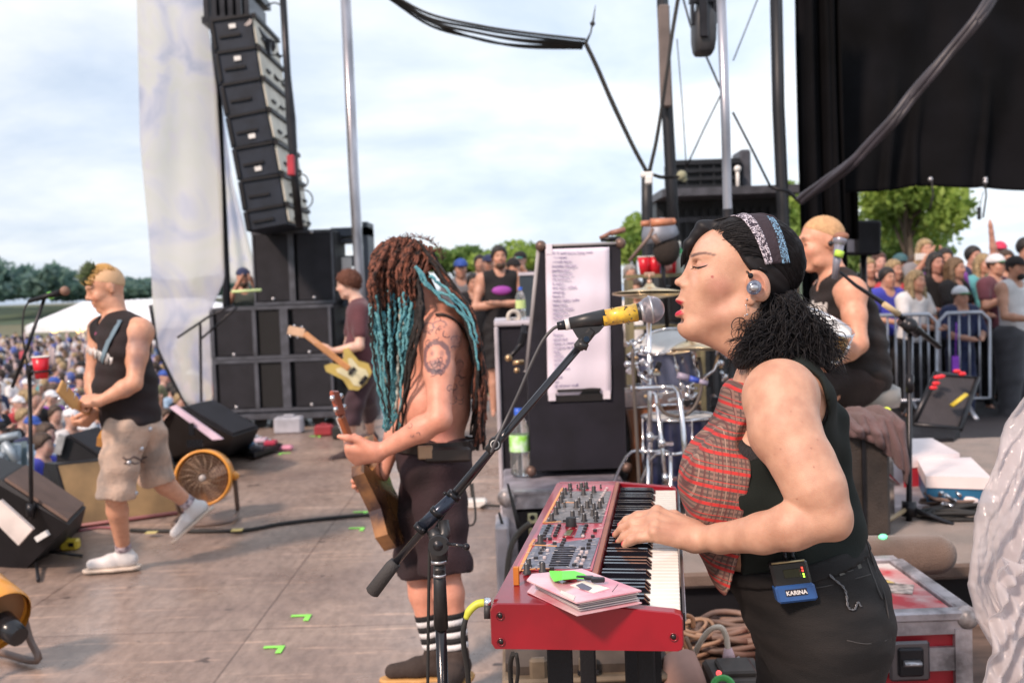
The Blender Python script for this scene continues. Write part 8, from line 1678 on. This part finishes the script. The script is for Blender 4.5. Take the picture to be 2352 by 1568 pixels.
# ---- mohawked singer with bass, left
d = 5.95
J = dict(f=(-.80, -.52, -.30), u=(-.15, -.1, 1), head=px(243, 664, d), neck=px(268, 738, d), chest=px(285, 805, d), pelvis=px(302, 968, d + .02), sl=px(322, 762, d - .12), sr=px(232, 757, d + .16), el=px(308, 880, d - .22), er=px(212, 868, d + .12), wl=px(232, 920, d - .26), wr=px(222, 945, d - .02),
         hl=px(330, 990, d - .05), hr=px(278, 992, d + .06), bf=(-.8, -.5, 0), belly=1.25, brow=(.3, .18, .1))
# near leg steps forward (planted), far leg pushes off behind
fo = PF(285, 1312); J['al'] = px(284, 1262, (fo - CAM).dot(Fw)); J['kl'] = px(262, 1122, 5.85); J['tl'] = V((-1, -.25, 0))
J['hl'] = px(290, 990, d - .08); J['hr'] = px(335, 992, d + .08); J['kr'] = px(352, 1090, 6.15); J['ar'] = px(436, 1158, 6.3); J['tr'] = V((-.75, -.12, -.62)); J['ur'] = (-.64, 0, .77)
spots = [(px(318, 790, d - .2), (.09, .09, .10), TINK, .5, 1.3), (px(312, 830, d - .25), (.05, .08, .06), TINK, .6, 1.5), (px(300, 905, d - .3), (.10, .08, .04), TINK, .45, 1.3), (px(300, 780, d - .22), (.03, .08, .03), TINK, .5, 1)]
hands = dict(l=(V((-1, .05, .0)), V((0, .6, -.8)), V((-.3, 0, 1)), dict(curl=(1.1, 1.15, 1.2, 1.2), s=1.1)), r=(V((-.5, -.3, -.5)), V((-.5, .2, .2)), V((0, 0, 1)), dict(curl=(.8, .8, .9, .9), s=1.05)))
TANK = cloth('maroon_black_tank', (.014, .006, .007), var=.25, sheen=0); CAMO = mat('beige_camo_cargo', (.56, .40, .31), .85, scale=7, col2=(.27, .22, .19), bump=.5, bscale=60)
r1, hq, fsu, T1, S1 = figure('mohawked singer in a dark sleeveless shirt and camouflage shorts, striding with a bass', J, skin=(.60, .31, .20), top=TANK, bottom=(CAMO, 1.12, 1.12), h=.0085, hands=hands, mass=1.12, spots=spots, shoes=mat('white_sneaker', (.78, .75, .74), .5), shk=mat('cream_sole', (.72, .60, .50), .5), topfold=1.5)
f, s, u = fsu
hair_cap(r1, hq, fsu, mat('bleached_stubble', (.66, .42, .24), .8), vol=.001, name='cropped_hair', front=.07, low=.03, bump=.0005)
m = MB(); g = random.Random(3)
m2_ = MB()
for k in range(620):
    t_ = g.random(); x_ = .085 - .16 * t_; y_ = g.uniform(-.055, .055); q = hq(x_, y_, .024 + .090 * math.sqrt(max(.08, 1 - ((x_ + .012) / .1) ** 2 - (y_ / .085) ** 2))); fr_ = t_ < .5 and abs(y_) < .04; l_ = 1.0 if fr_ else .45
    (m if fr_ else m2_).tube([q, q + (u * .030 + f * g.uniform(.0, .03) + s * g.uniform(-.02, .02)) * l_, q + (u * g.uniform(.045, .07) + f * g.uniform(0, .05) + s * g.uniform(-.03, .03)) * l_], [.003, .0025, .001], 4)
m2_.build('bleached_spikes', mat('bleached_spikes', (.62, .38, .13), .7), r1); m.build('mohawk', mat('green_black_mohawk', (.10, .15, .05), .7, col2=(.03, .035, .03), scale=30, var=.3), r1)
m = MB()
for k in range(26): a = -2.6 + 5.2 * k / 25; m.ell(hq(.02 + .085 * math.cos(a), .078 * math.sin(a), -.150 - .035 * (1 + math.cos(a)) * .8), .008, nu=8, nv=6)
m.build('bead_necklace', mat('pale_beads', (.62, .52, .36), .4), r1); MB().ell(hq(.125, .01, -.215), .016).build('pink_pendant', mat('pink_pendant', (.7, .12, .3), .4), r1)
shirt1 = [c for c in r1.children if c.name.startswith('shirt')][0]
g = random.Random(6); m = MB(); bvs = None
bv = BVHTree.FromPolygons([ROOTM[r1] @ v.co for v in shirt1.data.vertices], [tuple(p_.vertices) for p_ in shirt1.data.polygons])
def snb(bv, dx, dy, lift=.003, dflt=6):
    r = (P(dx, dy, 1) - CAM).normalized(); h_ = bv.ray_cast(CAM, r); return (h_[0] - r * lift) if h_[0] is not None else P(dx, dy, dflt)
for k in range(30):
    x_ = 200 + k * 2.0; y_ = 795 + k * .9; a = snb(bv, x_, y_ + g.uniform(-6, 2), .001); b = snb(bv, x_ + g.uniform(-4, 4), y_ + g.uniform(10, 20), .001); m.tube([a, (a + b) / 2, b], .0032, 5)
m.build('blurred_letters', TEXTW, shirt1)
bs = [snb(bv, *q, .008) for q in ((275, 735), (262, 760), (248, 785), (238, 812), (233, 830))]; 
# bass
def guitar(lb, head, nut, joint, body_pts, face, bodym, guardm, neckm, th=.045, neckr=.026, name='electric_guitar', strapm=None, headm=None):
    """head: end of the headstock, nut, joint: where the neck meets the body; body_pts outline in (along, across) metres from the joint"""
    head, nut, joint = V(head), V(nut), V(joint); a = (joint - nut).normalized(); n_ = V(face); n_ = (n_ - a * n_.dot(a)).normalized(); w_ = a.cross(n_)
    t = thing(name, lb, 'guitar', tuple(joint)); MB().ngon([joint + a * x + w_ * y + n_ * th / 2 for x, y in body_pts], -n_ * th).build('body', bodym, t)
    fr = frame(a, n_); MB().box((nut + joint) / 2 + n_ * (th / 2 + .006) + a * .05, ((joint - nut).length + .1, neckr * 2, .02), fr, .005).build('neck', neckm, t)
    h_ = MB().box((head + nut) / 2 + n_ * (th / 2 + .004), ((head - nut).length, neckr * 3, .016), frame(nut - head, n_), .006).build('headstock', headm or neckm, t)
    m = MB()
    for k in range(4): q = head.lerp(nut, .15 + .22 * k) + n_ * th / 2; m.ell(q + w_ * (neckr * 2.1 if k % 2 else -neckr * 2.1), .011, nu=8, nv=6).tube([q, q + w_ * (neckr * 2 if k % 2 else -neckr * 2)], .004, 5)
    m.build('tuning_pegs', CHROME, h_)
    MB().ngon([joint + a * (.07 + x * .72) + w_ * y * .62 + n_ * (th / 2 + .004) for x, y in body_pts], -n_ * .003).build('pickguard', guardm, t)
    m = MB(); m.box(joint + a * .13 + n_ * (th / 2 + .012), (.03, .08, .014), fr).box(joint + a * .26 + n_ * (th / 2 + .012), (.04, .09, .014), fr).build('pickups', BLACKG, t); m = MB()
    for k in range(4): o_ = w_ * (k - 1.5) * .009 + n_ * (th / 2 + .022); m.tube([nut + o_, joint + a * .27 + o_], .0008, 3)
    m.build('strings', ALU, t); return t
BODY = [(-.06, .07), (-.10, .14), (-.05, .17), (.06, .145), (.14, .13), (.25, .17), (.33, .12), (.35, 0), (.32, -.12), (.24, -.165), (.14, -.125), (.05, -.145), (-.03, -.165), (-.06, -.12), (.0, -.055), (.0, .04)]
gt = guitar('wooden bass guitar with silver pegs held high at the singer\'s chest, headstock forward', px(148, 888, 5.48), px(186, 930, 5.60), px(250, 962, 6.25), BODY, (-1, -.25, .3), mat('amber_wood', (.55, .25, .05), .25, coat=.5), BLACKG, mat('maple_neck', (.60, .33, .12), .35), name='bass_guitar')
MB().tube(bs, .026, 8, flat=.15).build('strap', mat('blue_grey_strap', (.16, .24, .30), .7), gt)
# socks
for sd_ in ('l', 'r'):
    an, kn = V(J['a' + sd_]), V(J['k' + sd_]); dd = (kn - an).normalized(); MB().tube([an - dd * .01, an + dd * .05], [.046, .043], 14).build('sock', mat('patterned_sock', (.5, .42, .45), .8, col2=(.08, .05, .07), scale=45), r1)
# pockets and buttons on the shorts
sho = [c for c in r1.children if c.name.startswith('shorts')][0]; bv2 = BVHTree.FromPolygons([ROOTM[r1] @ v.co for v in sho.data.vertices], [tuple(p_.vertices) for p_ in sho.data.polygons])
m = MB()
for a_, b_ in ((325, 1030), (344, 985), (296, 1062), (312, 1132)): q = snb(bv2, a_, b_, 0); m.ell(q, .014, nu=8, nv=6)
m.build('snap_buttons', ALU, sho); q = snb(bv2, 320, 1058, 0); m = MB().tube([snb(bv2, x_, 1052 + 4 * math.sin(x_), .002) for x_ in range(282, 345, 8)], .006, 5).tube([snb(bv2, x_, 1062 + 3 * math.sin(x_), .002) for x_ in range(285, 340, 8)], .005, 5); m.build('pocket_flap', mat('dark_khaki_trim', (.14, .10, .09), .8), sho)
# ---- dreadlocked guitarist
d = 4.15; DSK = (.64, .29, .20)
J = dict(f=(-.72, -.10, -.72), u=(-.65, 0, .75), head=px(925, 632, d), neck=px(985, 715, d), chest=px(1015, 810, d), pelvis=px(1000, 1052, d), sl=px(1008, 768, d - .16), sr=px(985, 775, d + .20), el=px(1010, 962, d - .30), er=px(925, 930, d + .26), wl=px(872, 1038, d - .24), wr=px(880, 1085, d + .05),
         hl=px(1003, 1085, d - .08), hr=px(980, 1085, d + .10), kl=px(1020, 1290, d - .10), kr=px(958, 1290, d + .12), bf=(-1, 0, 0), belly=1.1)
fa = PF(1058, 1605); J['al'] = V((px(1050, 1500, (fa - CAM).dot(Fw)))); J['tl'] = V((-.25, -1, 0)); fb = PF(1000, 1556); J['ar'] = px(1000, 1496, (fb - CAM).dot(Fw)); J['tr'] = V((-1, -.08, 0))
spots = [(px(1002, 820, d - .26), (.052, .2, .062), TINK, .75, 9, 1), (px(1002, 835, d - .26), (.036, .2, .022), TINK, .65, 2), (px(992, 812, d - .26), (.010, .2, .012), TINK, .5, 2), (px(1014, 812, d - .26), (.012, .2, .016), TINK, .45, 2), (px(1002, 850, d - .26), (.03, .2, .010), TINK, .6, 2),
         (px(1010, 745, d - .2), (.028, .2, .016), TINK, .6, 9, 1), (px(985, 752, d - .2), (.022, .2, .020), TINK, .6, 9, 1), (px(1045, 780, d - .2), (.03, .2, .05), TINK, .45, 1.5), (px(1052, 850, d - .2), (.022, .2, .07), TINK, .45, 1.5), (px(1045, 905, d - .2), (.018, .2, .03), TINK, .35, 1.5),
         (px(985, 790, d - .3), (.02, .2, .02), TINK, .25, 1), (px(950, 1000, d - .3), (.04, .2, .012), TINK, .2, 1), (px(1020, 985, d - .1), (.05, .3, .09), (.80, .22, .20), .3, 1.2)]
hands = dict(l=(V((-1, .2, -.10)), V((.0, .75, .55)), V((-.5, -.1, 1)), dict(curl=(1.2, 1.25, 1.3, 1.35), s=1.22, thumb=-.1, fat=1.05)), r=(V((-.8, -.2, -.4)), V((-.1, -.9, 0)), V((0, 0, 1)), dict(curl=(.7, .7, .8, .8))))
SHO = cloth('dark_maroon_shorts', (.030, .012, .016), var=.25, sheen=0)
r2, hq, fsu, T2, S2 = figure('dreadlocked guitarist with teal-tipped locks and tattoos, head bowed, in dark shorts', J, skin=DSK, bottom=(SHO, 1.13, 1.10), h=.0065, hands=hands, mass=1.10, spots=spots, shoes=mat('dark_brown_suede', (.045, .03, .025), .85, bump=.4), shk=mat('gum_sole', (.62, .34, .12), .6), base=(px(1000, 1052, d).x, px(1000, 1052, d).y, 0))
f, s, u = fsu
for sd_ in ('l', 'r'):
    an, kn = V(J['a' + sd_]), V(J['k' + sd_]); dd = (kn - an).normalized()
    for k, cc in enumerate((WHT, BLK, WHT, BLK, WHT, BLK)): MB().tube([an + dd * (.02 + .022 * k), an + dd * (.020 + .022 * (k + 1) - .001)], [.047 + .001 * k, .047 + .0012 * k], 16).build('sock_band', cc, r2)
# belt and strap
m = MB(); pc = V(J['pelvis']) + V((0, 0, .055)); ring = [pc + V((math.cos(a) * .152, math.sin(a) * .195, .012 * math.cos(a + 2))) for a in [2 * PI * i / 40 for i in range(41)]]
for k in range(40):
    a, b = ring[k], ring[k + 1]; m.box((a + b) / 2, ((b - a).length * 1.12, .008, .042), frame(b - a, V((0, 0, 1))))
m.build('belt', mat('black_leather', (.02, .014, .013), .35), r2); MB().box(pc + V((-.02, -.205, .0)), (.055, .012, .05), bev=.004).box(pc + V((.10, -.165, -.004)), (.02, .01, .012)).build('belt_buckle', mat('old_brass', (.45, .3, .2), .35, metal=.7), r2)
MB().box(pc + V((.06, -.203, -.012)), (.17, .02, .055), Matrix.Rotation(-.05, 3, 'Z'), .01).build('leather_pouch', mat('worn_black_leather', (.03, .022, .02), .3), r2)
bodyo = [c for c in r2.children if c.name.startswith('body')][0]; bv3 = BVHTree.FromPolygons([ROOTM[r2] @ v.co for v in bodyo.data.vertices], [tuple(p_.vertices) for p_ in bodyo.data.polygons])
MB().tube([snb(bv3, a_, b_, .004) for a_, b_ in ((1000, 722), (1018, 722), (1035, 728), (1052, 742), (1066, 760), (1076, 780))], .024, 8, flat=.22).build('guitar_strap', mat('brown_black_strap', (.03, .018, .015), .6), r2)
m = MB(); g = random.Random(13)
for k in range(46):
    cx_, cy_ = g.choice(((1010, 752), (990, 775), (1042, 790), (1050, 850), (1046, 900), (1003, 838), (1003, 838), (950, 990))); x_, y_ = cx_ + g.uniform(-16, 16), cy_ + g.uniform(-22, 22); a0 = g.uniform(0, 6.28); r_ = g.uniform(3, 10)
    m.tube([snb(bv3, x_ + r_ * math.cos(a0 + i * .45), y_ + r_ * math.sin(a0 + i * .45), .0003) for i in range(9)], .0011, 4)
m.build('tattoo_linework', mat('tattoo_ink', (.10, .07, .09), .6), bodyo)
# dreadlocks
DB = mat('brown_dreadlocks', (.22, .075, .045), .85, var=.45, scale=45, bump=.9, bscale=160); DT = mat('teal_dreadlocks', (.14, .38, .42), .85, var=.4, scale=40, bump=.9, bscale=160, col2=(.06, .22, .28)); DK = mat('dark_dreadlocks', (.03, .022, .02), .85, var=.4, scale=45, bump=.9, bscale=160); DP = mat('faded_dreadlocks', (.42, .46, .42), .85, var=.4, scale=45, bump=.8)
cap_ = hair_cap(r2, hq, fsu, DB, vol=.016, name='dreadlocks', front=.09, low=-.05, h=.006, bump=.006)
def lock(m, pts, r, seed):
    g_ = random.Random(seed); q = bez(pts, 26); q = [p_ + V((g_.uniform(-1, 1), g_.uniform(-1, 1), g_.uniform(-1, 1))) * .004 for p_ in q]; m.tube(q, [r * (1 + .22 * math.sin(i * 1.9 + seed) * .6) * (1 - .35 * (i / len(q)) ** 3) for i in range(len(q))], 6); return q
mb, mt, mk, mp_ = MB(), MB(), MB(), MB(); g = random.Random(21)
for k in range(170):          # falling forward over the face
    a = g.uniform(0, 1); x0, y0 = 872 + 125 * a + g.uniform(-12, 12), 566 - 22 * math.sin(PI * a) + g.uniform(0, 40); off = g.uniform(-.14, .12); xe = 852 + 118 * a + g.uniform(-10, 10); ym = 690 + g.uniform(-25, 35)
    e = g.uniform(770, 860) if g.random() < .72 else g.uniform(860, 1000); xb = (905 + (xe - 905) * (.75 if e < 860 else .35)); st_ = px(x0, y0, d + off * .6); mid = px(xe - 4, (y0 + ym) / 2, d + off * 1.15); k_ = px(xe, ym, d + off * 1.1); end = px(xb + g.uniform(-6, 6), e, d + off)
    q = lock(mb, [st_, mid, k_], .0042 + g.uniform(0, .003), k); tgt = mt if g.random() < .74 else (mp_ if g.random() < .4 else mk); lock(tgt, [q[-1], (k_ + end) / 2 + V((g.uniform(-.022, .022), g.uniform(-.01, .01), 0)), end], .0042 + g.uniform(0, .003), k + 500)
for k in range(85):           # down the back
    a = g.random(); off = g.uniform(-.17, .14); st_ = px(955 + 40 * a, 560 + 30 * a + g.uniform(-8, 12), d + off * .5)
    p1 = px(1025 + 12 * a + g.uniform(-8, 8), 640 + 30 * a, d + off * .8); p2 = px(1082 + g.uniform(-12, 10), 735 + g.uniform(-12, 20), d + off); p3 = px(1103 + g.uniform(-12, 12), 860, d + off); e = g.uniform(900, 1035); p4 = px(1100 + g.uniform(-18, 16), e, d + off * .9); lock(mk if k % 3 else mb, [st_, p1, p2, p3, p4], .0048 + g.uniform(0, .003), k + 900)
for k in range(9):           # chest side, long
    off = g.uniform(-.15, .0); lock(mk, [px(960, 640, d + off), px(965 + g.uniform(-8, 8), 720, d - .1 + off), px(945 + g.uniform(-10, 10), 830, d - .08 + off), px(918 + g.uniform(-10, 10), 940 + g.uniform(-30, 60), d + off)], .006, k + 1300)
for k, pts in enumerate(([(960, 615), (985, 655), (1020, 690), (1060, 720), (1088, 780), (1100, 850)], [(985, 632), (1030, 668), (1075, 715), (1098, 790)], [(955, 610), (975, 650), (1000, 668), (1045, 690), (1085, 745)])): lock(mt, [px(a_, b_, d - .19) for a_, b_ in pts], .0062, k + 1500)
for k in range(5): lock(mt, [px(905 + k * 5, 800, d - .05), px(900 + 4 * k, 880, d - .07), px(895 + 6 * k, 940, d - .06), px(876 + g.uniform(0, 22), 985, d - .05)], .006, k + 1600)
for k in range(260):           # frizz on the crown
    a = g.uniform(0, PI); q = px(945 + 72 * math.cos(a), 600 - 55 * math.sin(a), d + g.uniform(-.08, .08)); mb.tube([q, q + V((g.uniform(-.02, .02), g.uniform(-.02, .02), g.uniform(0, .022)))], .0009, 3)
mb.build('brown_locks', DB, cap_); mt.build('teal_locks', DT, cap_); mk.build('dark_locks', DK, cap_); mp_.build('faded_locks', DP, cap_)
# his guitar: neck up to the left, body hidden in front of him
SUN = mat('sunburst_body', (.42, .19, .06), .2, coat=.6, col2=(.04, .015, .012), scale=7)
guitar('sunburst electric guitar with a black front held low by the dreadlocked guitarist', px(783, 892, d - .05), px(800, 950, d - .06), px(848, 1075, d - .02), [(x * .92, y * .92) for x, y in BODY], (-1, .06, .2), SUN, BLACKG, mat('rosewood_orange', (.33, .09, .03), .4), headm=mat('reddish_headstock', (.35, .08, .04), .35), th=.05)
# ---- second guitarist, far
d = 9.9
J = dict(f=(-1, -.18, -.18), head=px(800, 655, d), neck=px(822, 697, d), chest=px(830, 740, d), pelvis=px(830, 862, d), sl=px(828, 715, d - .14), sr=px(815, 718, d + .2), el=px(826, 795, d - .22), er=px(800, 790, d + .25), wl=px(765, 806, d - .24), wr=px(795, 835, d), hl=px(828, 880, d - .06), hr=px(838, 880, d + .1), kl=px(805, 960, d - .1), kr=px(845, 940, d + .4), bf=(-1, 0, 0))
fa = PF(800, 1050); J['al'] = px(800, 1032, (fa - CAM).dot(Fw)); J['tl'] = V((-.8, -.6, 0)); fb = PF(848, 1012); J['ar'] = px(852, 992, (fb - CAM).dot(Fw)); J['tr'] = V((-1, 0, 0))
r3, hq, fsu, *_ = figure('dark-haired guitarist in a maroon tee standing before the subwoofers with a gold guitar', J, skin=(.66, .42, .33), top=cloth('maroon_tee', (.10, .03, .04)), bottom=(cloth('plum_black_trousers', (.045, .02, .03)), 1.2, 1.05), h=.013, mass=1.0, sleeve=.62, shoes=mat('black_red_shoe', (.05, .03, .03), .6), hands=dict(l=(V((-1, 0, .1)), V((0, .7, .5)), V((-.3, 0, 1)), dict(curl=(1, 1, 1, 1)))))
hair_cap(r3, hq, fsu, mat('reddish_brown_hair', (.13, .045, .025), .7, bump=.5), vol=.02, h=.009, low=-.01, bump=.016, front=.085)
guitar('gold and cream electric guitar held by the far guitarist, maple headstock pointing left', px(662, 757, d - .35), px(700, 765, d - .34), px(782, 830, d - .28), [(x * .85, y * .85) for x, y in BODY], (-.1, -1, .15), mat('gold_body', (.55, .42, .12), .3, coat=.4), mat('cream_guard', (.72, .68, .45), .35), mat('maple_orange', (.68, .32, .12), .35), headm=mat('pale_headstock', (.68, .45, .30), .35))
# small monitor of items on floor near him: red shoe box
# ---- drummer
d = 5.45
J = dict(f=(-1, -.12, -.10), u=(-.08, 0, 1), head=px(1886, 562, d), neck=px(1918, 640, d), chest=px(1935, 720, d), pelvis=px(1965, 862, d), sl=px(1955, 672, d - .20), sr=px(1900, 668, d + .2), el=px(1972, 790, d - .30), er=px(1850, 790, d + .3), wl=px(1900, 838, d - .35), wr=px(1820, 740, d + .05), hl=px(1950, 885, d - .1), hr=px(1950, 885, d + .1), kl=px(1790, 905, d - .22), kr=px(1790, 905, d + .22), bf=(-1, -.1, 0), belly=1.25)
J['al'] = V((px(1800, 1000, d).x, d - .2, RZ + .10)); J['ar'] = V((px(1760, 1000, d).x, d + .2, RZ + .10)); J['tl'] = J['tr'] = V((-1, 0, 0)); J['hem'] = px(1962, 905, d)
r4, hq, fsu, *_ = figure('shaven-headed drummer in a black sleeveless shirt, seated behind the keyboard player', J, skin=(.64, .32, .21), top=cloth('brown_black_tank', (.016, .009, .008), var=.3, sheen=0), bottom=(cloth('brown_black_shorts', (.03, .017, .015), sheen=0), .95, 1.0), h=.009, mass=1.22, hs=1.12, topfold=2.2, shoes=BLK, hands=dict(l=(V((-1, 0, .1)), V((0, .9, -.3)), V((-.2, 0, 1)), dict(curl=(1.2, 1.2, 1.2, 1.2), s=1.1))), base=(px(1965, 862, d).x, d, RZ))
hair_cap(r4, hq, fsu, mat('ginger_stubble', (.58, .34, .17), .8, scale=60), hs=1.12, vol=.001, name='cropped_hair', front=.06, low=.04, bump=.0004)
f, s, u = fsu; MB().ell(hq(-.005, .092, .0), (.014, .012, .014)).tube([hq(-.005, .095, .01), hq(-.03, .092, .035), hq(-.03, .09, -.03)], .003, 5).build('ear_monitor', BLACKG, r4)
shirt4 = [c for c in r4.children if c.name.startswith('shirt')][0]; bv4 = BVHTree.FromPolygons([ROOTM[r4] @ v.co for v in shirt4.data.vertices], [tuple(p_.vertices) for p_ in shirt4.data.polygons])
m = MB(); g = random.Random(2)
for k in range(7):
    x_ = 1862 + k * 6; m.tube([snb(bv4, x_, 690 + g.uniform(0, 10), .003, d - .2), snb(bv4, x_ + g.uniform(-3, 3), 715, .003, d - .2), snb(bv4, x_, 745 - g.uniform(0, 12), .003, d - .2)], .008, 5)
m.build('chest_print', mat('pale_print', (.45, .42, .40), .7), shirt4)
tag(MB().tube([px(1905, 838, d - .33), px(1840, 800, d - .2), px(1822, 772, d - .1)], [.008, .007, .005], 8).build('drumstick', mat('drumstick_wood', (.6, .4, .2), .5), base=px(1905, 838, d - .33)), 'wooden drumstick in the drummer\'s near hand', 'drumstick')
